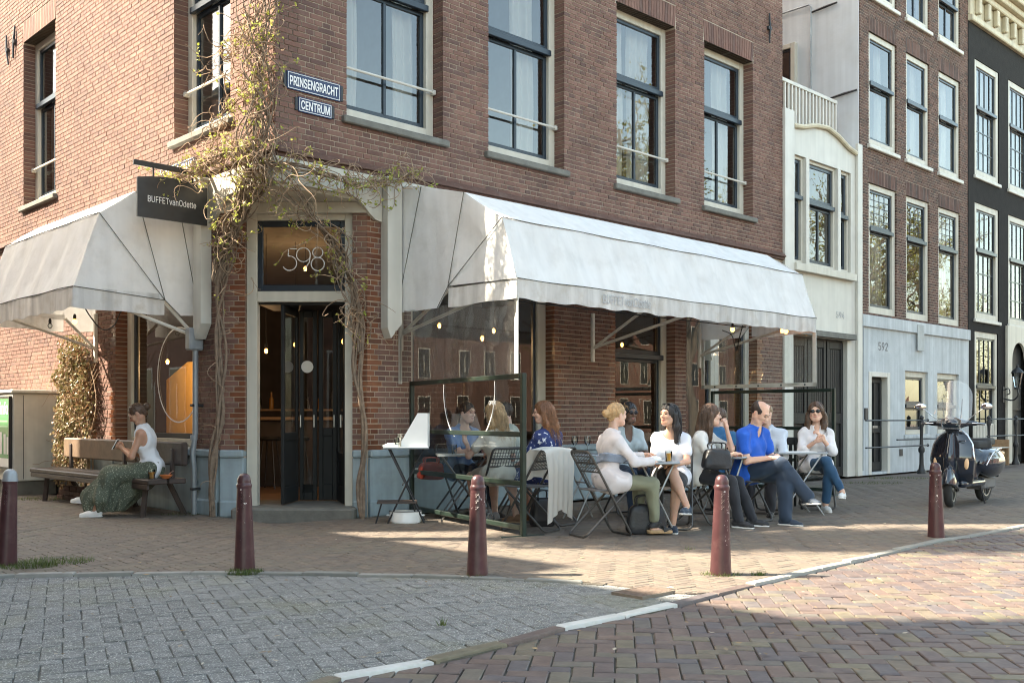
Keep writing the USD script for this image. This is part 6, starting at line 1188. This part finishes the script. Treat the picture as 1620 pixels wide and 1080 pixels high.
# bags
def tote(label, pos, rz, w, d, h, mt, soft=.02, lean_=0.0):
    t = thing('bag', label, 'bag', pos, rz); v, f = ICO[3]; p = np.sign(v) * np.abs(v) ** .45; p = p / np.max(np.abs(p), 0); p = p * (w / 2, d / 2, h / 2) + (0, 0, h / 2); tp_ = 1 - .25 * (p[:, 2] / h)[:, None]
    p[:, :2] *= tp_ * (1.0, .75); p += soft * (meshkit.fbm(p * 7, 3)[:, None] - .5) * (1, 1.6, .4); put('body', MB().add(p, f), mt, t, smooth=True)
    for s_ in (1, -1): put('strap', MB().tube(spline([(-w * .22, s_ * d * .2, h * .93), (-w * .2, s_ * d * .22, h * 1.25), (w * .2, s_ * d * .22, h * 1.25), (w * .22, s_ * d * .2, h * .93)], 16), .008, 6), mt, t, smooth=True)
leather = mat('black_leather', (.018, .018, .02), rough=.45, var=.2, bump=.3, bscale=40)
tote('black tote bag on the ground between the wedge shoes and the bare legs', (*XY(1022, 9.98), .012), .1, .44, .2, .30, leather); tote('black shoulder bag resting on the lap of the person in black trousers', (*XY(1134, 10.66), .62), .3, .36, .2, .22, leather, .05)
red = cloth('red_cloth', (.45, .06, .03)); tote('red bag on the floor by the cafe window behind the wind screen', (*XY(682, 11.9), .44), .3, .36, .26, .2, red, .06); tote('dark bag under the chair with the white cloth', (*XY(858, 10.7), .012), .4, .3, .2, .3, leather, .05)
jk = thing('jacket', 'dark grey jacket hanging from the chair beside the black trousers', 'jacket', (*XY(1080, 10.85), .012), r2(-30)); n, m = 40, 22
Uz, Yy = np.meshgrid(np.linspace(.20, .86, n), np.linspace(-.23, .23, m), indexing='ij'); i, j = np.meshgrid(np.arange(n - 1), np.arange(m - 1), indexing='ij'); q = np.stack([i * m + j, (i + 1) * m + j, (i + 1) * m + j + 1, i * m + j + 1], -1).reshape(-1, 4)
Xx = -.28 - .03 * np.sin(Yy * 30) * (1 - (Uz - .2) / .8) - .04 * np.cos(Yy * 6) + .05 * (Uz - .5); put('cloth', MB().add(np.stack([Xx, Yy * (1 - .2 * (Uz - .2)), Uz], -1).reshape(-1, 3), q), cloth('jacket', (.035, .036, .036)), jk, smooth=True)
wc = thing('wooden_chair', 'black slat-backed wooden chair behind the far terrace table', 'chair', (*XY(1240, 12.9), .012), r2(-95))
for x in (-.2, .18):
    for y in (-.19, .19): put('leg', MB().tube([(x * 1.1, y, 0), (x, y, .44)] if x > 0 else [(x * 1.25, y, 0), (x, y, .44), (x * 1.2, y, .90)], .018, 6), M['garage'], wc, smooth=50)
put('seat', MB().rbox(-.22, .22, -.21, .21, .44, .465, .008), M['garage'], wc); put('top_rail', MB().rbox(-.255, -.225, -.22, .22, .80, .90, .01), M['garage'], wc)
for k in range(4): y = -.13 + .087 * k; put('slat', MB().rbox(-.245, -.23, y - .022, y + .022, .46, .80, .004), M['garage'], wc)
# ---------------------------------------------------------------- scooter
sc_ = thing('scooter', 'black motor scooter with a tall clear windshield parked on the pavement', 'scooter', (6.08, 13.49, .012), math.atan2(-.98, -.95))
HB = Tr(.44, 0, 0) @ Rz(.22) @ Tr(-.44, 0, 0)          # handlebar turned a little
def wheel(x, Mx, nm):
    t = MB(); pr_ = [(.165, -.045), (.20, -.052), (.225, -.042), (.237, -.018), (.238, 0), (.237, .018), (.225, .042), (.20, .052), (.165, .045), (.165, -.045)]; t.lathe(pr_, 40); A = Mx @ Tr(x, 0, .238) @ Rx(math.pi / 2); w_ = put(nm, t.xf(A), M['rubber'], sc_, smooth=45)
    r_ = MB().lathe([(.15, -.045), (.168, -.047), (.168, .047), (.15, .045), (.155, 0), (.15, -.045)], 40).lathe([(0, -.05), (.04, -.05), (.045, -.03), (.045, .03), (.04, .05), (0, .05)], 20)
    for k in range(10): a = k * math.pi / 5; r_.rbox(.03, .158, -.012, .012, -.02, .02, .004, M=Rz(a))
    put('rim', r_.xf(A), M['steel'], w_, smooth=40)
wheel(.66, HB, 'front_wheel'); wheel(-.68, np.eye(4), 'rear_wheel')
def sdf_part(name, lo, hi, fn, mt, h=.011, parent=None, Mx=None):
    Q, o = grid(lo, hi, h); mb = MB().add(*nets(fn(Q), o, h)); 
    if Mx is not None: mb.xf(Mx)
    return put(name, mb, mt, parent or sc_, smooth=True)
E3 = lambda Q, c, r: ellip(Q, c, r)
sdf_part('front_fender', (.35, -.13, .18), (.98, .13, .58), lambda Q: np.maximum(np.maximum(E3(Q, (.65, 0, .27), (.31, .105, .275)), -E3(Q, (.66, 0, .215), (.262, .072, .262))), .24 + .25 * (Q[..., 0] - .66) - Q[..., 2]), M['scooter'], .0095, Mx=HB)
# leg shield: curved sheet
nz, ny = 26, 25; tz = np.linspace(0, 1, nz); ty = np.linspace(-1, 1, ny); Zc = .30 + .68 * tz; Xc = np.interp(tz, [0, .2, .5, 1], [.40, .50, .53, .455]); Wc = np.interp(tz, [0, .15, .45, .75, .92, 1], [.19, .245, .28, .245, .17, .10])
def sheet(off): return np.stack([(Xc[:, None] + off) - .10 * (np.abs(ty)[None] ** 2.2) * (1 - .3 * tz[:, None]), Wc[:, None] * ty[None] * (1 - off * .6), Zc[:, None] + 0 * ty[None]], -1)
V = np.concatenate([sheet(0.02).reshape(-1, 3), sheet(-.02).reshape(-1, 3)]); i, j = np.meshgrid(np.arange(nz - 1), np.arange(ny - 1), indexing='ij'); q = np.stack([i * ny + j, i * ny + j + 1, (i + 1) * ny + j + 1, (i + 1) * ny + j], -1).reshape(-1, 4); o = nz * ny
ring = np.r_[np.arange(ny), (np.arange(nz) * ny + ny - 1)[1:], (o - ny + np.arange(ny))[::-1][1:], (np.arange(nz) * ny)[::-1][1:-1]]; r2_ = np.roll(ring, -1)
put('leg_shield', MB().add(V, np.vstack([q, q[:, ::-1] + o, np.stack([ring, ring + o, r2_ + o, r2_], 1)])), M['scooter'], sc_, smooth=50)
sh_ = sheet(0.0); put('trim', MB().tube(np.vstack([sh_[:, 0], sh_[-1, 1:-1], sh_[::-1, -1]]), .014, 6), M['chrome'], sc_, smooth=True)
nose = MB()
for a, b in ((.18, .62), (.62, .95)): pass
nose.tube(np.stack([Xc[5:25] + .03, 0 * Xc[5:25], Zc[5:25]], 1), np.interp(tz[5:25], [.2, .5, .95], [.07, .075, .04]), 12); put('nose_panel', nose, M['scooter'], sc_, smooth=True)
for k in range(3): put('grille_bar', MB().rbox(.555, .575, -.045, .045, .47 + .022 * k, .478 + .022 * k, .002), M['chrome'], sc_)
put('badge', MB().rbox(.555 - .0, .562, .10, .19, .845, .862, .002, M=Tr(-.045, 0, 0)), M['chrome'], sc_)
for s_ in (1, -1):
    I_ = put('indicator', MB().ell((.487, s_ * .195, .57), (.025, .032, .085), 2), M['orange_lens'], sc_, smooth=True)
sdf_part('headset', (.28, -.36, .93), (.66, .36, 1.22), lambda Q: sm([E3(Q, (.47, 0, 1.08), (.135, .14, .085)), cone(Q, (.45, .1, 1.08), (.40, .28, 1.08), .045, .028), cone(Q, (.45, -.1, 1.08), (.40, -.28, 1.08), .045, .028), cone(Q, (.44, 0, .95), (.46, 0, 1.05), .07, .09)], .05), M['scooter'], .0095, Mx=HB)
hl = put('headlight', MB().prism(Polygon([(-.085, -.045), (.085, -.045), (.10, .035), (.06, .055), (-.06, .055), (-.10, .035)]).buffer(.012, 6), 0, .03).xf(HB @ Tr(.585, 0, 1.075) @ Rz(math.pi / 2) @ Rx(-.25)), M['lens'], sc_)
put('headlight_rim', MB().prism(Polygon([(-.085, -.045), (.085, -.045), (.10, .035), (.06, .055), (-.06, .055), (-.10, .035)]).buffer(.024, 6).difference(Polygon([(-.085, -.045), (.085, -.045), (.10, .035), (.06, .055), (-.06, .055), (-.10, .035)]).buffer(.013, 6)), -.006, .03).xf(HB @ Tr(.583, 0, 1.075) @ Rz(math.pi / 2) @ Rx(-.25)), M['chrome'], hl)
put('reflector', MB().ell((0, 0, 0), (.08, .02, .04), 2).xf(HB @ Tr(.555, 0, 1.075) @ Rz(math.pi / 2)), M['chrome'], hl, smooth=True)
for s_ in (1, -1):
    put('grip', MB().tube(np.array([[.40, s_ * .27, 1.08], [.375, s_ * .38, 1.075]]) @ HB[:3, :3].T + HB[:3, 3], .018, 8), M['rubber'], sc_, smooth=40)
    put('lever', MB().tube(np.array([[.44, s_ * .22, 1.085], [.45, s_ * .32, 1.08], [.42, s_ * .39, 1.075]]) @ HB[:3, :3].T + HB[:3, 3], .006, 6), M['chrome'], sc_, smooth=40)
    mi = put('mirror_stalk', MB().tube(spline([(.42, s_ * .18, 1.12), (.43, s_ * .27, 1.2), (.42, s_ * .36, 1.27)], 12) @ HB[:3, :3].T + HB[:3, 3], .006, 6), M['chrome'], sc_, smooth=True)
    put('mirror', MB().ell((.415, s_ * .40, 1.30), (.02, .075, .045), 3, tone=.5).xf(HB), M['chrome'], mi, smooth=True)
# windshield
nz, ny = 16, 21; tz = np.linspace(0, 1, nz); ty = np.linspace(-1, 1, ny); ww = .235 * np.sqrt(np.clip(1 - np.clip((tz - .55) / .47, 0, 1) ** 2.4, 0, 1)) * np.interp(tz, [0, .15, 1], [.75, 1, 1]); Vw = np.stack([.60 - .22 * tz[:, None] - .10 * (ww[:, None] / .235 * ty[None]) ** 2, ww[:, None] * ty[None], 1.08 + .56 * tz[:, None] + 0 * ty[None]], -1)
i, j = np.meshgrid(np.arange(nz - 1), np.arange(ny - 1), indexing='ij'); put('windshield', MB().add(Vw.reshape(-1, 3), np.stack([i * ny + j, i * ny + j + 1, (i + 1) * ny + j + 1, (i + 1) * ny + j], -1).reshape(-1, 4)).xf(HB), M['shield'], sc_, smooth=True)
put('windshield_stay', MB().tube(np.array([[.45, .10, 1.12], [.44, .12, 1.4]]) @ HB[:3, :3].T + HB[:3, 3], .006, 6).tube(np.array([[.45, -.10, 1.12], [.44, -.12, 1.4]]) @ HB[:3, :3].T + HB[:3, 3], .006, 6), M['chrome'], sc_)
sdf_part('floor', (-.3, -.26, .2), (.52, .26, .42), lambda Q: np.maximum(sm([cone(Q, (-.2, .12, .29), (.42, .12, .29), .07, .06), cone(Q, (-.2, -.12, .29), (.42, -.12, .29), .07, .06)], .08), np.abs(Q[..., 2] - .29) - .045), M['scooter'])
put('floor_mat', MB().rbox(-.1, .38, -.15, .15, .336, .345, .003), M['rubber'], sc_)
sdf_part('rear_body', (-1.08, -.32, .24), (-.02, .32, .86), lambda Q: sm([E3(Q, (-.52, .15, .54), (.43, .135, .20)), E3(Q, (-.52, -.15, .54), (.43, .135, .20)), E3(Q, (-.45, 0, .62), (.42, .17, .17)), cone(Q, (-.12, 0, .36), (-.20, 0, .66), .12, .13), E3(Q, (-.86, 0, .64), (.17, .11, .10))], .05), M['scooter'])
sdf_part('seat', (-.98, -.2, .70), (-.05, .2, .92), lambda Q: sm([np.maximum(cone(Q, (-.22, 0, .775), (-.52, 0, .795), .12, .145), np.abs(Q[..., 2] - .79) - .05), np.maximum(cone(Q, (-.55, 0, .815), (-.84, 0, .82), .145, .10), np.abs(Q[..., 2] - .825) - .045)], .04), M['rubber'])
put('trim', MB().tube(spline([(-.12, .235, .52), (-.3, .275, .70), (-.6, .26, .735), (-.9, .15, .70)], 20), .009, 6).tube(spline([(-.12, -.235, .52), (-.3, -.275, .70), (-.6, -.26, .735), (-.9, -.15, .70)], 20), .009, 6), M['chrome'], sc_, smooth=True)
put('tail_light', MB().ell((-1.03, 0, .63), (.03, .09, .05), 2), M['red_lens'], sc_, smooth=True); put('rear_mudguard', MB().rbox(-1.06, -1.04, -.08, .08, .32, .6, .005), M['rubber'], sc_); put('number_plate', MB().rbox(-1.075, -1.062, -.07, .07, .38, .52, .003), M['orange_lens'], sc_)
put('exhaust', MB().tube([(-.40, -.18, .22), (-.55, -.22, .24), (-.98, -.22, .30)], [.025, .055, .05], 12), M['steel'], sc_, smooth=40); put('engine', MB().rbox(-.78, -.30, -.12, .14, .18, .36, .03), M['plastic_grey'], sc_)
put('stand', MB().tube([(-.1, .16, .25), (-.16, .2, .01)], .012, 6).tube([(-.1, -.16, .25), (-.16, -.2, .01)], .012, 6), M['iron'], sc_); put('fork', MB().tube(np.array([[.66, .07, .238], [.62, .06, .42], [.55, .0, .55]]) @ HB[:3, :3].T + HB[:3, 3], .022, 8), M['plastic_grey'], sc_, smooth=40)
for s_ in (1, -1): put('rear_indicator', MB().ell((-.95, s_ * .16, .66), (.04, .03, .03), 2), M['orange_lens'], sc_, smooth=True)
# ---------------------------------------------------------------- stoop railings, slatted bench, lantern
def rail(label, posts, a0, a1, out, zs, ends=True):
    t = thing('iron_railing', label, 'railing', (C0[0], C0[1], .012), TH)
    for a in posts: put('post', MB().lathe([(0, 0), (.09, 0), (.09, .06), (.06, .1), (.045, .2), (.04, .42), (.065, .46), (.065, .52), (.04, .56), (.03, .75), (.034, .95), (.05, 1.0), (.05, 1.08), (.03, 1.1), (.045, 1.14), (.045, 1.17), (.0, 1.21)], 16, (a, -out, 0)), M['iron'], t, smooth=50)
    for z in zs:
        b = MB().tube([(a0, -out, z), (a1, -out, z)], .017, 6); 
        if ends: b.ell((a1 + .02, -out, z), (.035, .03, .03), 1)
        put('rail', b, M['iron'], t, smooth=50)
rail('black iron stoop railing in front of the pale blue ground floor', [14.72], 12.3, 15.0, .63, (1.10, .58)); rail('short iron rail below the windows of the pale blue front', [16.7], 14.2, 16.7, .35, (.70,)); rail('black iron railing in front of the black house', [18.5, 20.2, 22.5], 18.4, 23, .55, (1.12, .72))
sb = thing('garden_bench', 'pale slatted bench standing before the black house', 'bench', (*W(19.3, -.30)[:2], .012), TH)
for x in (-.6, .6): put('leg', MB().rbox(x - .03, x + .03, -.2, .2, 0, .62), M['wood'], sb)
for k in range(4): put('slat', MB().rbox(-.65, .65, -.2 + .1 * k, -.12 + .1 * k, .42, .445, .004), M['white_paint'], sb)
for k in range(14): x = -.62 + .09 * k; put('back_slat', MB().rbox(x, x + .05, .16, .185, .50, .98, .004), M['white_paint'], sb)
for z in (.5, .96): put('back_rail', MB().rbox(-.66, .66, .186, .21, z, z + .05, .004), M['white_paint'], sb)
ln = thing('wall_lantern', 'black wall lantern on a scrolled bracket by the arched door', 'lantern', (C0[0], C0[1], 0), TH); LX = 20.85
put('bracket', MB().tube(spline([(LX, -.03, 1.65), (LX, -.25, 1.60), (LX, -.38, 1.72), (LX, -.36, 1.88)], 16), .02, 6).tube(spline([(LX, -.03, 1.85), (LX, -.15, 1.9), (LX, -.18, 1.78), (LX, -.1, 1.74)], 12), .014, 6).rbox(LX - .05, LX + .05, -.04, -.02, 1.55, 1.95), M['iron'], ln, smooth=50)
put('glass', MB().lathe([(.06, 1.92), (.13, 2.28)], 6, (LX, -.36, 0)), M['glass_thin'], ln); put('cap', MB().lathe([(.15, 2.28), (.13, 2.33), (.06, 2.40), (.03, 2.42), (.03, 2.47), (0, 2.5)], 12, (LX, -.36, 0)), M['iron'], ln, smooth=40)
put('frame', MB().lathe([(0, 1.87), (.07, 1.88), (.07, 1.92), (.0, 1.92)], 12, (LX, -.36, 0)), M['iron'], ln)
for k in range(6): a = k * math.pi / 3; put('glazing_bar', MB().tube([(LX + .06 * math.cos(a), -.36 + .06 * math.sin(a), 1.92), (LX + .13 * math.cos(a), -.36 + .13 * math.sin(a), 2.28)], .006, 4), M['iron'], ln)
# ---------------------------------------------------------------- inside the cafe: bar, stools, bottles, pendant lamps
bar = thing('bar_counter', 'dark bar counter with a pale top inside the cafe door', 'counter', (-3.5, 15.5, .125), 0)
put('front', MB().rbox(-1.1, 1.1, -.25, .25, 0, 1.0, .01), M['room_dark'], bar); put('top', MB().rbox(-1.15, 1.15, -.3, .3, 1.001, 1.05, .01), M['wood'], bar); put('shelf', MB().rbox(-1.1, 1.1, .9, 1.1, 1.15, 1.18), M['wood'], bar)
for k in range(3):
    st_ = thing('bar_stool', ['left', 'middle', 'right'][k] + ' bar stool of the row before the bar counter', 'stool', (-4.0 + .42 * k, 14.85, .125), 0, 'bar stools')
    put('seat', MB().lathe([(0, .70), (.16, .70), (.17, .73), (.15, .76), (0, .765)], 20), M['garage'], st_, smooth=40)
    for q in range(4): a = q * math.pi / 2 + .6; put('leg', MB().tube([(.1 * math.cos(a), .1 * math.sin(a), .70), (.2 * math.cos(a), .2 * math.sin(a), 0)], .012, 5), M['steel_dark'], st_)
for k in range(8):
    bo = thing('bottle', f'{["green", "clear", "brown", "dark"][k % 4]} bottle, {["first", "second", "third", "fourth", "fifth", "sixth", "seventh", "eighth"][k]} from the left behind the bar', 'bottle', (-4.35 + .2 * k, 16.5, 1.305)); put('bottle', MB().lathe([(0, 0), (.035, 0), (.037, .02), (.037, .16), (.014, .21), (.013, .28), (0, .28)], 14), [M['green_metal'], M['glass_thin'], tea, M['black']][k % 4], bo, smooth=40)
for k, (px, py, Y, lb) in enumerate([(421, 555, 14.0, 'in the left part of the door'), (467, 545, 14.6, 'behind the middle door leaf'), (543, 540, 14.2, 'behind the right door leaf'), (265, 572, 14.3, 'inside the side street window'), (695, 515, 14.0, 'left of those inside the large terrace window'), (763, 535, 13.9, 'lowest of those inside the large terrace window'), (781, 523, 14.6, 'right of those inside the large terrace window'), (984, 545, 17.0, 'inside the tall terrace window'), (483, 425, 14.8, 'seen through the light above the door')]):
    p = P(px, py, Y); l = thing('pendant_lamp', 'warm lit pendant bulb ' + lb, 'lamp', p, group='pendant lamps in the cafe'); put('bulb', MB().ell((0, 0, 0), (.024, .024, .036), 2), M['filament'], l, smooth=True); put('cord', MB().tube([(0, 0, .05), (0, 0, max(.1, 3.72 - p[2]))], .004, 4), M['cable'], l); put('socket', MB().lathe([(.0, .04), (.02, .04), (.018, .1), (0, .11)], 10), M['cable'], l)
    sl = UsdLux.SphereLight.Define(stage, str(l.GetPath()) + '/glow'); sl.CreateRadiusAttr(.04); sl.CreateIntensityAttr(75.0 if k == 3 else 12.0); sl.CreateColorAttr((1.0, .62, .30)); sl.AddTranslateOp().Set((0, 0, -.11))
# ---------------------------------------------------------------- canal trees: behind and right of the camera, seen in the window panes
def tree(label, a, o, ht, seed, leaves, lean_=0.0):
    p0 = W(a, -o); t = thing('canal_tree', label, 'tree', (*p0[:2], 0), seed); r = np.random.default_rng(seed); br_, lv = MB(), MB(); tips = []
    def grow(p, d, L_, rad, lev):
        n = 6; pts = [p]
        for k in range(n): d = unit(d + r.normal(size=3) * (.10 if lev == 0 else .17) + (0, 0, .05)); pts.append(pts[-1] + d * L_ / n)
        pts = np.array(pts); rr = np.linspace(rad, rad * .6, n + 1)
        if lev == 0: put('trunk', MB().tube(pts, rr * np.r_[1.4, 1.1, np.ones(n - 1)], 12), M['treebark'], t, smooth=True)
        else: br_.tube(pts, rr, 7 if lev < 2 else 4, caps=False)
        if lev >= 3: tips.append(pts)
        if lev < 5:
            for k in range((4, 4, 4, 3, 2)[lev]):
                i = r.integers(2 if lev else 4, n + 1); q = unit(d * .8 + r.normal(size=3) * .62 + (0, 0, .12)); grow(pts[i], q, L_ * (.58 + .2 * r.random()), rad * .55, lev + 1)
    grow(np.zeros(3), np.array([lean_, 0, 1.]), ht * .34, .2, 0); put('branches', br_, M['treebark'], t, kind='stuff')
    for k in range(leaves):
        q = tips[r.integers(len(tips))]; p = q[r.integers(len(q))] + r.normal(size=3) * .10; s_ = .06 + .06 * r.random(); d = unit(r.normal(size=3)); u_ = unit(np.cross(d, r.normal(size=3))); lv.add([p, p + d * s_ * .5 + u_ * s_ * .35, p + d * s_, p + d * s_ * .5 - u_ * s_ * .35], [[0, 1, 2], [0, 2, 3]], r.random())
    put('crown', lv, M['treeleaf'], t, kind='stuff'); return t
def crown_tree(label, x, y, zb, zt, rx, ry, seed, n):
    t = thing('street_tree', label, 'tree', (x, y, 0), 0); r = np.random.default_rng(seed); br_, lv = MB(), MB()
    put('trunk', MB().tube(spline([(0, 0, 0), (.05, .02, 3), (-.05, .05, 6.5), (0, 0, zb + .6)], 20), np.linspace(.2, .12, 20), 10), M['treebark'], t, smooth=True)
    for k in range(46):
        a = r.random() * 6.28; e = np.array([rx * .8 * math.cos(a) * r.random() ** .5, ry * .8 * math.sin(a) * r.random() ** .5, zb + (zt - zb) * (.2 + .75 * r.random())]); br_.tube(spline([(0, 0, zb - 1.2 + r.random()), (e[0] * .4, e[1] * .4, (zb + e[2]) / 2), tuple(e)], 10), np.linspace(.06, .012, 10), 5)
    k = 0
    while k < n:
        p = r.normal(size=3) * .5; q = np.array([p[0] * rx, p[1] * ry, 0]) + (0, 0, zb + (zt - zb) * r.random()); f = (q[2] - zb) / (zt - zb); w = math.sqrt(max(0, 1 - (2 * f - 1) ** 2)) * .4 + .6
        if (q[0] / rx) ** 2 + (q[1] / ry) ** 2 > w * w * (.75 + .5 * meshkit.noise(q * .9)): continue
        s_ = .09 + .07 * r.random(); d = unit(r.normal(size=3)); u_ = unit(np.cross(d, r.normal(size=3))); lv.add([q, q + d * s_ * .5 + u_ * s_ * .4, q + d * s_, q + d * s_ * .5 - u_ * s_ * .4], [[0, 1, 2], [0, 2, 3]], r.random()); k += 1
    put('branches', br_, M['treebark'], t, kind='stuff'); put('crown', lv, M['treeleaf'], t, kind='stuff')
crown_tree('slim leafy tree in the side street left of the cafe', -9.6, 9.55, 9.55, 15.0, 1.0, 1.0, 8, 9000)
crown_tree('slim leafy tree at the canal corner left of the camera', -9.6, 4.75, 8.6, 14.5, 1.25, 1.25, 12, 10000)
T0 = tree('tall budding canal tree standing opposite the second cafe window', 17.5, 12.6, 15, 3, 9000)
for k, (a, o, lb, sc) in enumerate(((26, 12.9, 'canal tree opposite the far end of the cafe', 1.0), (33, 12.7, 'canal tree opposite the brown house', 1.05), (41, 12.8, 'canal tree opposite the black house', .95), (50, 12.6, 'farthest canal tree of the row', 1.0), (5.5, 13.6, 'small canal tree behind the camera', .62))):
    c = copy_of(T0, lb, (*W(a, -o)[:2], 0), 1.1 + 1.7 * k); UsdGeom.Xformable(c).AddScaleOp().Set((sc, sc, sc))
